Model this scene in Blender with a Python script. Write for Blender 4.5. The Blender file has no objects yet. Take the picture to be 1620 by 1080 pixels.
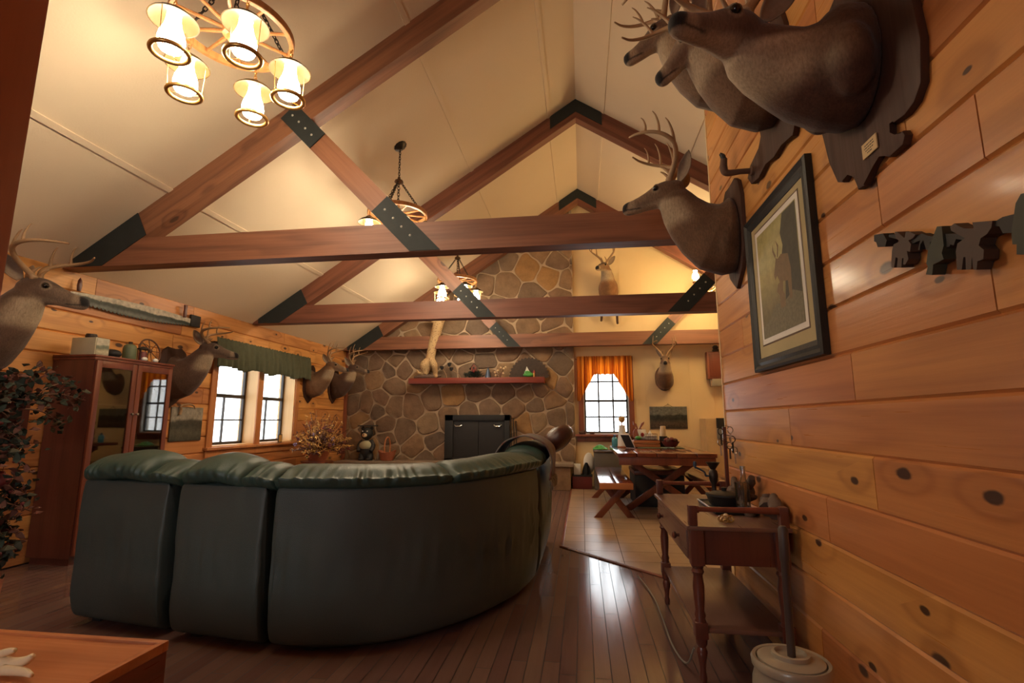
import bpy, bmesh, math, random
from mathutils import Vector, Matrix, Euler, noise
random.seed(11)
PI = math.pi
C = bpy.context.scene.collection
SC = bpy.context.scene
V = Vector

# ------------------------------------------------------------------ camera
FPX = 790.0
PITCH = math.radians(9.0)
YAW = math.radians(7.9)
CH = 1.2
FW = V((-math.sin(YAW) * math.cos(PITCH), math.cos(YAW) * math.cos(PITCH), math.sin(PITCH)))
RT = V((math.cos(YAW), math.sin(YAW), 0.0))
UP = RT.cross(FW)
CAM = V((0, 0, CH))


def at(px, py, ax, val):
    """world point seen at photo pixel (px, py) on the plane axis = val"""
    d = FW + RT * ((px - 810) / FPX) - UP * ((py - 540) / FPX)
    t = (val - CAM[ax]) / d[ax]
    return CAM + d * t


cd = bpy.data.cameras.new('camera')
cam = bpy.data.objects.new('camera', cd)
C.objects.link(cam)
cd.sensor_width = 36.0
cd.lens = FPX / 1620 * 36
cd.clip_start = 0.02
cam.location = CAM
cam.rotation_euler = (PI / 2 + PITCH, 0, YAW)
SC.camera = cam

# room dimensions
XL, XR, YB, YF = -4.7, 4.7, -1.6, 9.65
EZ, RZ = 2.59, 5.7
SL = (RZ - EZ) / 4.7
ANG = math.atan(SL)
PX, PE = 1.0, 3.74          # partition face and its far end
STN = 9.55                  # stone face


def ceil_z(x):
    return RZ - SL * abs(x)


# ------------------------------------------------------------------ objects
def basis(o):
    M = Matrix.Identity(4)
    while o is not None:
        M = o.matrix_basis @ M
        o = o.parent
    return M


def tag(o, label=None, cat=None, group=None, kind=None):
    for k, v in (('label', label), ('category', cat), ('group', group), ('kind', kind)):
        if v:
            o[k] = v
    return o


def thing(name, label, cat, loc=(0, 0, 0), rotz=0.0, group=None, rot=None):
    o = bpy.data.objects.new(name, None)
    C.objects.link(o)
    o.location = loc
    o.rotation_euler = rot if rot else (0, 0, rotz)
    o.empty_display_size = 0.1
    return tag(o, label, cat, group)


def sub(name, parent, loc=(0, 0, 0), rot=(0, 0, 0)):
    o = bpy.data.objects.new(name, None)
    C.objects.link(o)
    o.parent = parent
    o.location = loc
    o.rotation_euler = rot
    return o


def kids(o):
    return [c for c in C.objects if c.parent is o]


def copy_tree(o, parent=None):
    c = o.copy()
    C.objects.link(c)
    c.parent = parent
    for ch in [k for k in list(C.objects) if k.parent == o]:
        copy_tree(ch, c)
    return c


def cr(pts, n=6, closed=False):
    """Catmull-Rom through pts"""
    pts = [V(p) for p in pts]
    m = len(pts)
    out = []
    rng = m if closed else m - 1
    for i in range(rng):
        p1, p2 = pts[i], pts[(i + 1) % m]
        p0 = pts[(i - 1) % m] if (closed or i > 0) else p1 * 2 - p2
        p3 = pts[(i + 2) % m] if (closed or i + 2 < m) else p2 * 2 - p1
        for k in range(n):
            t = k / n
            out.append(0.5 * ((2 * p1) + (p2 - p0) * t + (2 * p0 - 5 * p1 + 4 * p2 - p3) * t * t + (3 * p1 - p0 - 3 * p2 + p3) * t ** 3))
    if not closed:
        out.append(pts[-1])
    return out


def lerp_list(vals, n):
    out = []
    for i in range(len(vals) - 1):
        for k in range(n):
            out.append(vals[i] + (vals[i + 1] - vals[i]) * k / n)
    out.append(vals[-1])
    return out


class B:
    """collects shapes into one mesh"""

    def __init__(s, M=None):
        s.bm = bmesh.new()
        s.bid = s.bm.faces.layers.float.new('bid')
        s.mi = 0
        s.M = M

    def _n0(s):
        return len(s.bm.verts), len(s.bm.faces)

    def _fin(s, n, b=None):
        s.bm.faces.ensure_lookup_table()
        for f in s.bm.faces[n[1]:]:
            f.material_index = s.mi
            if b is not None:
                f[s.bid] = b

    def v(s, p):
        p = V(p)
        return s.bm.verts.new(s.M @ p if s.M else p)

    def face(s, pts, b=0.0):
        f = s.bm.faces.new([s.v(p) for p in pts])
        f.material_index = s.mi
        f[s.bid] = b
        return f

    def box(s, a, b, bev=0.0, M=None, bid=None, seg=2):
        n = s._n0()
        x0, y0, z0 = a
        x1, y1, z1 = b
        P = [V((x, y, z)) for z in (z0, z1) for y in (y0, y1) for x in (x0, x1)]
        if M:
            P = [M @ p for p in P]
        v = [s.v(p) for p in P]
        fs = [s.bm.faces.new([v[i] for i in q]) for q in ((0, 2, 3, 1), (4, 5, 7, 6), (0, 1, 5, 4), (2, 6, 7, 3), (0, 4, 6, 2), (1, 3, 7, 5))]
        if bev:
            es = set(e for f in fs for e in f.edges)
            bmesh.ops.bevel(s.bm, geom=list(es), offset=bev, segments=seg, affect='EDGES', profile=0.6)
        s._fin(n, bid)

    def rod(s, p0, p1, r0, r1=None, n=10):
        s.tube([p0, p1], [r0, r0 if r1 is None else r1], n)

    def tube(s, pts, r, n=8, closed=False, cap=True, flat=1.0):
        m = s._n0()
        pts = [V(p) for p in pts]
        k = len(pts)
        if not isinstance(r, (list, tuple)):
            r = [r] * k
        prev = None
        rings = []
        for i, p in enumerate(pts):
            if closed:
                t = pts[(i + 1) % k] - pts[i - 1]
            else:
                t = pts[min(i + 1, k - 1)] - pts[max(i - 1, 0)]
            if t.length < 1e-9:
                t = V((0, 0, 1))
            t.normalize()
            if prev is None:
                a = V((0, 0, 1)) if abs(t.z) < 0.9 else V((1, 0, 0))
                u = t.cross(a).normalized()
            else:
                u = (prev - t * prev.dot(t))
                u = u.normalized() if u.length > 1e-6 else t.orthogonal().normalized()
            prev = u
            w = t.cross(u)
            rings.append([s.v(p + (u * math.cos(2 * PI * j / n) + w * math.sin(2 * PI * j / n) * flat) * r[i]) for j in range(n)])
        for i in range(k if closed else k - 1):
            a, b = rings[i], rings[(i + 1) % k]
            for j in range(n):
                s.bm.faces.new((a[j], a[(j + 1) % n], b[(j + 1) % n], b[j]))
        if cap and not closed:
            s.bm.faces.new(rings[0][::-1])
            s.bm.faces.new(rings[-1])
        s._fin(m)

    def rings(s, rs, cap=True, closed=True):
        """loft through rings of points"""
        m = s._n0()
        R = [[s.v(p) for p in r] for r in rs]
        n = len(R[0])
        for a, b in zip(R, R[1:]):
            for j in range(n if closed else n - 1):
                s.bm.faces.new((a[j], a[(j + 1) % n], b[(j + 1) % n], b[j]))
        if cap and closed:
            s.bm.faces.new(R[0][::-1])
            s.bm.faces.new(R[-1])
        s._fin(m)

    def lathe(s, prof, loc=(0, 0, 0), n=20, M=None):
        rs = []
        for r, z in prof:
            rs.append([V((max(r, 1e-4) * math.cos(2 * PI * j / n), max(r, 1e-4) * math.sin(2 * PI * j / n), z)) for j in range(n)])
        L = V(loc)
        rs = [[(M @ p if M else p) + L for p in r] for r in rs]
        s.rings(rs)

    def ball(s, c, r, n=14, m=9, M=None):
        if not isinstance(r, (tuple, list)):
            r = (r, r, r)
        rs = []
        for i in range(m + 1):
            th = PI * i / m
            th = min(max(th, 0.02), PI - 0.02)
            ring = [V((r[0] * math.sin(th) * math.cos(2 * PI * j / n), r[1] * math.sin(th) * math.sin(2 * PI * j / n), -r[2] * math.cos(th))) for j in range(n)]
            rs.append([(M @ p if M else p) + V(c) for p in ring])
        s.rings(rs)

    def prism(s, out, o, ea, eb, th, bev=0.0, bid=None):
        """outline (a,b) in the plane o + a*ea + b*eb, thickness th along ea x eb"""
        n = s._n0()
        o, ea, eb = V(o), V(ea), V(eb)
        en = ea.cross(eb).normalized()
        f0 = [s.v(o + ea * a + eb * b) for a, b in out]
        f1 = [s.v(o + ea * a + eb * b + en * th) for a, b in out]
        k = len(out)
        fs = [s.bm.faces.new(f0[::-1]), s.bm.faces.new(f1)]
        for j in range(k):
            s.bm.faces.new((f0[j], f0[(j + 1) % k], f1[(j + 1) % k], f1[j]))
        if bev:
            es = list(set(list(fs[1].edges)))
            bmesh.ops.bevel(s.bm, geom=es, offset=bev, segments=2, affect='EDGES', profile=0.5)
        s._fin(n, bid)

    def grid(s, fn, nu, nv, wrapu=False):
        """surface fn(u, v), u and v in 0..1"""
        m = s._n0()
        R = [[s.v(fn(i / nu, j / nv)) for j in range(nv + 1)] for i in range(nu + 1)]
        for i in range(nu):
            for j in range(nv):
                s.bm.faces.new((R[i][j], R[i + 1][j], R[i + 1][j + 1], R[i][j + 1]))
        s._fin(m)

    def out(s, name, mats, parent=None, local=False, smooth=40, label=None, cat=None, group=None, kind=None, solid=0.0):
        bm = s.bm
        bmesh.ops.recalc_face_normals(bm, faces=bm.faces[:])
        if solid:
            bmesh.ops.solidify(bm, geom=bm.faces[:], thickness=solid)
        me = bpy.data.meshes.new(name)
        o = bpy.data.objects.new(name, me)
        if not isinstance(mats, (list, tuple)):
            mats = [mats]
        if parent is not None:
            o.parent = parent
            if not local:
                bm.transform(basis(parent).inverted())
        elif bm.verts:
            lo = V([min(v.co[i] for v in bm.verts) for i in range(3)])
            hi = V([max(v.co[i] for v in bm.verts) for i in range(3)])
            c = V(((lo.x + hi.x) / 2, (lo.y + hi.y) / 2, lo.z))
            bm.transform(Matrix.Translation(-c))
            o.location = c
        bm.to_mesh(me)
        bm.free()
        for m in mats:
            me.materials.append(m)
        if smooth:
            me.polygons.foreach_set('use_smooth', [True] * len(me.polygons))
            me.set_sharp_from_angle(angle=math.radians(smooth))
        C.objects.link(o)
        return tag(o, label, cat, group, kind)


# ------------------------------------------------------------------ materials
def lin(c):
    def f(x):
        x = x / 255.0
        return x / 12.92 if x <= 0.04045 else ((x + 0.055) / 1.055) ** 2.4
    return (f(c[0]), f(c[1]), f(c[2]), 1.0)


class N:
    """small node-tree writer"""

    def __init__(s, name):
        s.m = bpy.data.materials.new(name)
        s.m.use_nodes = True
        s.nt = s.m.node_tree
        s.b = s.nt.nodes['Principled BSDF']
        s.outn = s.nt.nodes['Material Output']

    def n(s, t, **kw):
        nd = s.nt.nodes.new('ShaderNode' + t)
        for k, v in kw.items():
            setattr(nd, k, v)
        return nd

    def put(s, sock, val):
        if isinstance(val, bpy.types.NodeSocket):
            s.nt.links.new(val, sock)
        else:
            sock.default_value = val

    def math(s, op, a, b=0.0, c=None, clamp=False):
        nd = s.n('Math', operation=op, use_clamp=clamp)
        s.put(nd.inputs[0], a)
        s.put(nd.inputs[1], b)
        if c is not None:
            s.put(nd.inputs[2], c)
        return nd.outputs[0]

    def vmath(s, op, a, b):
        nd = s.n('VectorMath', operation=op)
        s.put(nd.inputs[0], a)
        s.put(nd.inputs[1], b)
        return nd.outputs[0]

    def co(s, kind='Object', scale=(1, 1, 1), off=None):
        tc = s.n('TexCoord').outputs[kind]
        if off is not None:
            tc = s.vmath('ADD', tc, off)
        mp = s.n('Mapping')
        s.put(mp.inputs['Vector'], tc)
        mp.inputs['Scale'].default_value = scale
        return mp.outputs[0]

    def noise(s, co, scale=5, detail=3, rough=0.5, dist=0.0):
        nd = s.n('TexNoise')
        s.put(nd.inputs['Vector'], co)
        nd.inputs['Scale'].default_value = scale
        nd.inputs['Detail'].default_value = detail
        nd.inputs['Roughness'].default_value = rough
        nd.inputs['Distortion'].default_value = dist
        return nd.outputs['Fac']

    def vor(s, co, scale=5, feature='F1', rnd=1.0):
        nd = s.n('TexVoronoi', feature=feature)
        s.put(nd.inputs['Vector'], co)
        nd.inputs['Scale'].default_value = scale
        nd.inputs['Randomness'].default_value = rnd
        return nd

    def ramp(s, fac, stops, mode='LINEAR'):
        nd = s.n('ValToRGB')
        nd.color_ramp.interpolation = mode
        e = nd.color_ramp.elements
        while len(e) < len(stops):
            e.new(0.5)
        for el, (p, c) in zip(e, stops):
            el.position = p
            el.color = c if len(c) == 4 else (*c, 1)
        s.put(nd.inputs[0], fac)
        return nd.outputs[0]

    def mix(s, f, a, b, blend='MIX'):
        nd = s.n('Mix', data_type='RGBA', blend_type=blend)
        s.put(nd.inputs[0], f)
        s.put(nd.inputs[6], a)
        s.put(nd.inputs[7], b)
        return nd.outputs[2]

    def mapr(s, v, a, b, c=0.0, d=1.0, smooth=True):
        nd = s.n('MapRange', interpolation_type='SMOOTHSTEP' if smooth else 'LINEAR')
        for i, x in enumerate((v, a, b, c, d)):
            s.put(nd.inputs[i], x)
        return nd.outputs[0]

    def attr(s, name):
        return s.n('Attribute', attribute_name=name)

    def bump(s, h, strength=0.3, dist=0.01):
        nd = s.n('Bump')
        nd.inputs['Strength'].default_value = strength
        nd.inputs['Distance'].default_value = dist
        s.put(nd.inputs['Height'], h)
        s.put(s.b.inputs['Normal'], nd.outputs[0])

    def set(s, **kw):
        names = {'col': 'Base Color', 'rough': 'Roughness', 'metal': 'Metallic', 'spec': 'Specular IOR Level', 'coat': 'Coat Weight', 'coatr': 'Coat Roughness',
                 'em': 'Emission Color', 'ems': 'Emission Strength', 'alpha': 'Alpha', 'trans': 'Transmission Weight', 'sheen': 'Sheen Weight', 'sss': 'Subsurface Weight'}
        for k, v in kw.items():
            s.put(s.b.inputs[names[k]], v)
        return s.m


def vary(c, k):
    return (min(c[0] * k, 1), min(c[1] * k, 1), min(c[2] * k, 1), 1)


def plain(name, c, rough=0.5, metal=0.0, amt=0.15, scale=8.0, bump=0.0, bscale=60.0, spec=0.5, coat=0.0):
    s = N(name)
    c = lin(c)
    co = s.co()
    f = s.noise(co, scale, 4, 0.6)
    col = s.mix(f, vary(c, 1 - amt), vary(c, 1 + amt))
    s.set(col=col, rough=rough, metal=metal, spec=spec, coat=coat)
    if bump:
        s.bump(s.noise(co, bscale, 3), bump, 0.01)
    return s.m


def wood(name, light, dark, axis=1, rings=7.0, rough=0.4, knots=0.0, scale=1.0, coat=0.0, bump=0.1, tint=0.18, contrast=0.6, spec=0.5, flat=None):
    s = N(name)
    lc, dc = lin(light), lin(dark)
    bid = s.attr('bid').outputs['Fac']
    offs = s.n('CombineXYZ')
    s.put(offs.inputs[0], s.math('MULTIPLY', bid, 13.7))
    s.put(offs.inputs[1], s.math('MULTIPLY', bid, 29.3))
    s.put(offs.inputs[2], s.math('MULTIPLY', bid, 7.1))
    sc = [scale * 3.0] * 3
    sc[axis] = scale * 0.35
    co = s.co(scale=sc, off=offs.outputs[0])
    sf = [scale * 55.0] * 3
    sf[axis] = scale * 1.6
    cof = s.co(scale=sf, off=offs.outputs[0])
    n1 = s.noise(co, 1.0, 2, 0.5, 0.3)
    v = s.math('MULTIPLY', n1, rings)
    if knots:
        ks = [scale * 4.2] * 3
        ks[axis] = scale * 2.1
        if flat is not None:
            ks[flat] = 0.001
        cok = s.co(scale=ks, off=offs.outputs[0])
        if flat is not None:
            sp_ = s.n('SeparateXYZ')
            s.put(sp_.inputs[0], cok)
            cm = s.n('CombineXYZ')
            for i_, j_ in enumerate([k_ for k_ in range(3) if k_ != flat]):
                s.put(cm.inputs[i_], sp_.outputs[j_])
            cok = cm.outputs[0]
        vo = s.vor(cok, 1.0)
        if flat is not None:
            vo.voronoi_dimensions = '2D'
        d = vo.outputs['Distance']
        gate = s.n('SeparateColor')
        s.put(gate.inputs[0], vo.outputs['Color'])
        g = s.math('GREATER_THAN', gate.outputs[0], 1.0 - knots)
        sz = s.math('MULTIPLY_ADD', gate.outputs[1], 0.5, 0.3) if flat is not None else 1.0
        dn = s.math('DIVIDE', d, sz)
        dn = s.math('ADD', dn, s.math('MULTIPLY', s.noise(cok, 9.0, 2), 0.06))
        kn = s.math('MULTIPLY', s.mapr(dn, 0.165, 0.11), g)
        halo = s.math('MULTIPLY', s.mapr(d, 0.36, 0.08), g)
        v = s.math('ADD', v, s.math('MULTIPLY', halo, 0.8))
    w = s.math('MULTIPLY_ADD', s.math('SINE', s.math('MULTIPLY', v, 6.283)), 0.5, 0.5)
    w = s.math('POWER', w, 2.2)
    fine = s.noise(cof, 1.0, 3, 0.6)
    f = s.math('ADD', s.math('MULTIPLY', w, contrast * 0.55), s.math('MULTIPLY', s.math('SUBTRACT', fine, 0.35), contrast), clamp=True)
    col = s.mix(f, lc, dc)
    if tint:
        wn = s.n('TexWhiteNoise', noise_dimensions='1D')
        s.put(wn.inputs['W'], s.math('MULTIPLY', bid, 91.7))
        hs = s.n('HueSaturation')
        s.put(hs.inputs['Value'], s.mapr(wn.outputs['Value'], 0, 1, 1 - tint, 1 + tint * 0.7, False))
        s.put(hs.inputs['Hue'], s.mapr(wn.outputs['Value'], 0, 1, 0.493, 0.512, False))
        s.put(hs.inputs['Color'], col)
        col = hs.outputs[0]
    if knots:
        col = s.mix(s.math('MULTIPLY', halo, 0.22), col, vary(dc, 0.8))
        col = s.mix(kn, col, (0.075, 0.033, 0.018, 1))
    s.set(col=col, rough=rough, coat=coat, spec=spec)
    s.put(s.b.inputs['Coat Roughness'], 0.12)
    s.put(s.b.inputs['Roughness'], s.mapr(fine, 0.2, 0.8, rough * 0.85, rough * 1.2, False))
    if bump:
        s.bump(s.math('ADD', f, s.math('MULTIPLY', s.noise(co, 1.3, 2), 1.2)), bump, 0.01)
    return s.m


def glass(name, tintc=(1, 1, 1, 1), refl=0.08):
    s = N(name)
    tr = s.n('BsdfTransparent')
    tr.inputs[0].default_value = tintc
    gl = s.n('BsdfGlossy')
    gl.inputs['Roughness'].default_value = 0.02
    lw = s.n('LayerWeight')
    lw.inputs[0].default_value = 0.35
    mx = s.n('MixShader')
    s.put(mx.inputs[0], s.math('MULTIPLY_ADD', lw.outputs['Fresnel'], 0.6, refl, clamp=True))
    s.nt.links.new(tr.outputs[0], mx.inputs[1])
    s.nt.links.new(gl.outputs[0], mx.inputs[2])
    s.nt.links.new(mx.outputs[0], s.outn.inputs['Surface'])
    return s.m


def emis(name, c, e):
    s = N(name)
    s.set(col=(*c, 1), em=(*c, 1), ems=e, rough=0.3)
    return s.m


M = {}
M['pine'] = wood('knotty_pine', (208, 141, 83), (158, 94, 50), 1, 4.5, 0.30, 0.62, coat=0.2, tint=0.12, contrast=0.75, flat=0)
M['pine_log'] = wood('amber_pine', (214, 148, 88), (154, 88, 44), 1, 5, 0.42, 0.55, tint=0.25, contrast=0.8, flat=0)
M['beamx'] = wood('beam_timber_across', (136, 84, 62), (78, 43, 34), 0, 5, 0.5, 0.3, tint=0.2, contrast=0.75)
M['beamz'] = wood('beam_timber_tilted', (138, 78, 52), (74, 36, 27), 0, 5, 0.5, 0.25, tint=0.2, contrast=0.75)
M['floor'] = wood('floor_boards', (120, 92, 84), (94, 68, 61), 1, 3, 0.14, 0, coat=0.0, tint=0.16, contrast=0.4, bump=0.006)
M['cherry'] = wood('cherry_wood', (122, 62, 46), (72, 32, 26), 2, 5, 0.35, 0, tint=0.1)
M['cherryy'] = wood('cherry_wood_flat', (126, 66, 50), (78, 38, 30), 1, 5, 0.3, 0, tint=0.1)
M['mahog'] = wood('dark_mahogany', (104, 56, 46), (58, 28, 25), 2, 4, 0.3, 0, tint=0.1, coat=0.2)
M['mahogy'] = wood('mahogany_top', (118, 86, 74), (92, 62, 52), 1, 4, 0.30, 0, tint=0.1, coat=0.1, contrast=0.3, bump=0.02)
M['picnic'] = wood('picnic_boards', (126, 66, 46), (74, 36, 28), 1, 4, 0.16, 0, tint=0.15, coat=0.4, bump=0.04)
M['picnicz'] = wood('picnic_leg_timber', (126, 66, 46), (74, 36, 28), 2, 4, 0.35, 0, tint=0.15)
M['chest'] = wood('amber_table_wood', (186, 112, 68), (140, 74, 42), 0, 4, 0.35, 0.25, tint=0.08)
M['mantel'] = wood('red_mantel_wood', (140, 62, 44), (92, 36, 28), 0, 4, 0.4, 0, tint=0)
M['oak'] = wood('wheel_oak', (190, 132, 78), (120, 72, 38), 2, 5, 0.4, 0, tint=0, scale=3)
M['basketw'] = plain('wicker', (160, 92, 62), 0.7, 0, 0.3, 60, 0.5, 90)
M['crate'] = wood('orange_crate_wood', (190, 116, 70), (140, 76, 44), 0, 4, 0.5, 0, tint=0.1)
M['log'] = plain('grey_driftwood', (98, 80, 68), 0.8, 0, 0.35, 14, 0.6, 30)
M['ceil'] = plain('ceiling_panel', (222, 202, 172), 0.85, 0, 0.03, 1.2, 0.10, 70)
M['cream'] = plain('cream_panelling', (226, 198, 150), 0.6, 0, 0.05, 2.0, 0.05, 80)
M['black'] = plain('black_steel', (44, 44, 42), 0.5, 0.3, 0.25, 14, 0.1, 60)
M['plate'] = plain('black_steel_plate', (42, 46, 45), 0.62, 0.0, 0.3, 9, 0.1, 30, spec=0.3)
M['bolt'] = plain('bright_bolt', (190, 190, 180), 0.35, 0.7)
M['dark'] = plain('matt_black', (36, 34, 33), 0.6)
M['iron'] = plain('dark_iron', (58, 50, 44), 0.45, 0.6, 0.3, 30)
M['bronze'] = plain('aged_bronze', (104, 82, 62), 0.4, 0.6, 0.3, 30)
M['brass'] = plain('brass', (196, 150, 84), 0.28, 0.85, 0.15, 20)
M['shade'] = plain('aged_brass_shade', (58, 42, 17), 0.55, 0.0, 0.08, 10, spec=0.2)
M['silver'] = plain('silver', (190, 190, 186), 0.25, 0.9)
M['whitep'] = plain('white_paint', (226, 224, 216), 0.5)
M['paper'] = plain('white_paper', (226, 220, 208), 0.8, 0, 0.05, 20, 0.2, 120)
M['creamp'] = plain('cream_pottery', (158, 148, 130), 0.3, 0, 0.1, 8, spec=0.6, coat=0.3)
M['ivory'] = plain('ivory_antler', (216, 190, 150), 0.5, 0, 0.15, 20)
M['antler'] = plain('brown_antler', (158, 124, 88), 0.55, 0, 0.3, 14, 0.3, 70)
M['eye'] = plain('glossy_eye', (18, 14, 12), 0.06)
M['red'] = plain('red_enamel', (150, 44, 36), 0.4)
M['redm'] = plain('dark_red', (110, 42, 40), 0.5)
M['green'] = plain('bright_green', (70, 150, 66), 0.5)
M['teal'] = plain('teal_plastic', (64, 136, 146), 0.35)
M['sage'] = plain('sage_green', (96, 106, 78), 0.6)
M['evergreen'] = plain('evergreen', (36, 48, 38), 0.8, 0, 0.4, 30)
M['blue'] = plain('slate_blue', (62, 78, 100), 0.35, 0.3)
M['grey'] = plain('grey_plastic', (130, 122, 110), 0.5)
M['gold'] = plain('gold', (176, 140, 84), 0.3, 0.8)
M['glasspane'] = glass('window_glass', (1, 1, 1, 1), 0.04)
M['cabglass'] = glass('cabinet_glass', (0.55, 0.52, 0.48, 1), 0.10)
M['jar'] = glass('jar_glass', (0.8, 0.82, 0.8, 1), 0.12)
M['lampglow'] = emis('lamp_glow', (1.0, 0.82, 0.58), 75.0)
M['sconce'] = emis('oil_lamp_glow', (1.0, 0.72, 0.34), 150.0)
M['vinyl'] = plain('white_sash', (200, 196, 186), 0.4)
M['sash'] = plain('dark_sash', (52, 46, 42), 0.5)
M['casing'] = wood('window_casing', (198, 132, 80), (146, 84, 48), 2, 4, 0.45, 0.2, tint=0)
M['redtrim'] = wood('red_brown_trim', (146, 84, 58), (98, 50, 36), 2, 4, 0.45, 0, tint=0)


def leather(name, c, rough=0.36):
    s = N(name)
    c = lin(c)
    co = s.co()
    f = s.noise(co, 3.0, 4, 0.6)
    s.set(col=s.mix(f, vary(c, 0.8), vary(c, 1.2)), rough=s.mapr(f, 0.2, 0.8, rough * 0.85, rough * 1.25, False), spec=0.5)
    h = s.math('ADD', s.vor(co, 260, 'F1').outputs['Distance'], s.math('MULTIPLY', s.noise(co, 7, 4, 0.6), 3.0))
    s.bump(h, 0.16, 0.008)
    return s.m


M['leather'] = leather('green_leather', (58, 80, 71))
M['leatherd'] = leather('dark_green_leather', (68, 79, 75), 0.5)
M['brownleather'] = leather('brown_leather', (74, 42, 34), 0.2)


def fur():
    s = N('deer_fur')
    a = s.attr('Col').outputs['Color']
    co = s.co(scale=(40, 40, 14))
    f = s.noise(co, 3.0, 3, 0.7)
    big = s.noise(s.co(), 7.0, 2)
    col = s.mix(1.0, a, s.ramp(f, [(0.25, (0.62, 0.6, 0.58)), (0.75, (1.2, 1.2, 1.2))]), 'MULTIPLY')
    col = s.mix(1.0, col, s.ramp(big, [(0.3, (0.82, 0.8, 0.78)), (0.7, (1.1, 1.1, 1.1))]), 'MULTIPLY')
    s.set(col=col, rough=0.75, spec=0.25, sheen=0.15)
    s.bump(f, 0.35, 0.006)
    return s.m


M['fur'] = fur()


def stone():
    s = N('field_stone')
    bid = s.attr('bid').outputs['Fac']
    wn = s.n('TexWhiteNoise', noise_dimensions='1D')
    s.put(wn.inputs['W'], s.math('MULTIPLY', bid, 63.1))
    base = s.ramp(wn.outputs['Value'], [(0.0, lin((112, 88, 70))), (0.2, lin((134, 108, 84))), (0.4, lin((104, 88, 76))), (0.55, lin((150, 118, 86))), (0.7, lin((122, 96, 78))),
                                        (0.82, lin((140, 122, 100))), (0.9, lin((160, 120, 72))), (1.0, lin((112, 100, 88)))])
    co = s.co()
    n1 = s.noise(co, 5.0, 6, 0.65)
    n2 = s.noise(co, 28.0, 4, 0.6)
    col = s.mix(1.0, base, s.ramp(n1, [(0.3, (0.68, 0.66, 0.64)), (0.7, (1.25, 1.22, 1.18))]), 'MULTIPLY')
    col = s.mix(s.math('MULTIPLY', n2, 0.4), col, lin((150, 128, 104)))
    s.set(col=col, rough=0.85, spec=0.2)
    s.bump(s.math('ADD', n1, s.math('MULTIPLY', n2, 0.4)), 0.5, 0.03)
    return s.m


M['stone'] = stone()
M['mortar'] = plain('mortar', (184, 160, 132), 0.95, 0, 0.2, 12, 0.5, 50)
M['ledge'] = plain('hearth_slab', (140, 122, 104), 0.8, 0, 0.2, 6, 0.3, 30)


def tile():
    s = N('floor_tile_ceramic')
    bid = s.attr('bid').outputs['Fac']
    wn = s.n('TexWhiteNoise', noise_dimensions='1D')
    s.put(wn.inputs['W'], s.math('MULTIPLY', bid, 63.1))
    base = s.ramp(wn.outputs['Value'], [(0, lin((172, 142, 112))), (0.5, lin((182, 154, 124))), (1, lin((160, 134, 108)))])
    col = s.mix(1.0, base, s.ramp(s.noise(s.co(), 4, 5, 0.6), [(0.3, (0.85, 0.84, 0.82)), (0.7, (1.1, 1.1, 1.1))]), 'MULTIPLY')
    s.set(col=col, rough=0.3, spec=0.5)
    s.bump(s.noise(s.co(), 6, 2), 0.05, 0.01)
    return s.m


M['tile'] = tile()
M['grout'] = plain('dark_grout', (92, 76, 64), 0.9)


def cloth(name, c, c2=None, axis=None, scale=30, rough=0.85, trans=0.0):
    s = N(name)
    c = lin(c)
    co = s.co()
    if c2:
        cc = s.co(scale=axis)
        f = s.noise(cc, scale, 1, 0.5)
        col = s.ramp(f, [(0.35, c), (0.5, lin(c2)), (0.62, c), (0.8, lin(c2))])
    else:
        col = s.mix(s.noise(co, 18, 3), vary(c, 0.8), vary(c, 1.2))
    s.set(col=col, rough=rough, spec=0.2)
    s.bump(s.noise(co, 240, 2), 0.2, 0.003)
    if trans:
        tl = s.n('BsdfTranslucent')
        s.put(tl.inputs[0], col)
        mx = s.n('MixShader')
        mx.inputs[0].default_value = trans
        s.nt.links.new(s.b.outputs[0], mx.inputs[1])
        s.nt.links.new(tl.outputs[0], mx.inputs[2])
        s.nt.links.new(mx.outputs[0], s.outn.inputs['Surface'])
    return s.m


M['valance'] = cloth('green_valance_cloth', (96, 98, 78), trans=0.2)
M['curtain'] = cloth('amber_curtain_cloth', (246, 180, 84), (186, 104, 48), (1, 1, 0.02), 16, trans=0.72)
M['throw'] = cloth('patterned_throw', (116, 116, 112), (120, 80, 72), (2, 14, 2), 2)
M['fringe'] = cloth('fringe_yarn', (160, 150, 134))


def landscape(name, sky, hill, field, amp=0.12, dark=0.5, axis=2):
    """painted landscape: bands up the picture broken by noise (object space, metres scaled to 0..1 by 'bid'-free generated coords)"""
    s = N(name)
    co = s.n('TexCoord').outputs['Generated']
    sep = s.n('SeparateXYZ')
    s.put(sep.inputs[0], co)
    h = sep.outputs[axis]
    n = s.noise(s.co(scale=(1, 1, 1)), 7, 5, 0.6)
    n2 = s.noise(s.co(scale=(1, 1, 1)), 26, 4, 0.6)
    hh = s.math('ADD', h, s.math('MULTIPLY', s.math('SUBTRACT', n, 0.5), amp * 4))
    col = s.ramp(hh, [(0.0, vary(lin(field), 0.6)), (0.25, lin(field)), (0.45, vary(lin(hill), 0.8)), (0.58, lin(hill)), (0.66, lin(sky)), (1.0, vary(lin(sky), 0.9))])
    col = s.mix(1.0, col, s.ramp(n2, [(0.3, (dark, dark, dark)), (0.65, (1.1, 1.1, 1.1))]), 'MULTIPLY')
    s.set(col=col, rough=0.5, spec=0.3)
    return s.m


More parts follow.
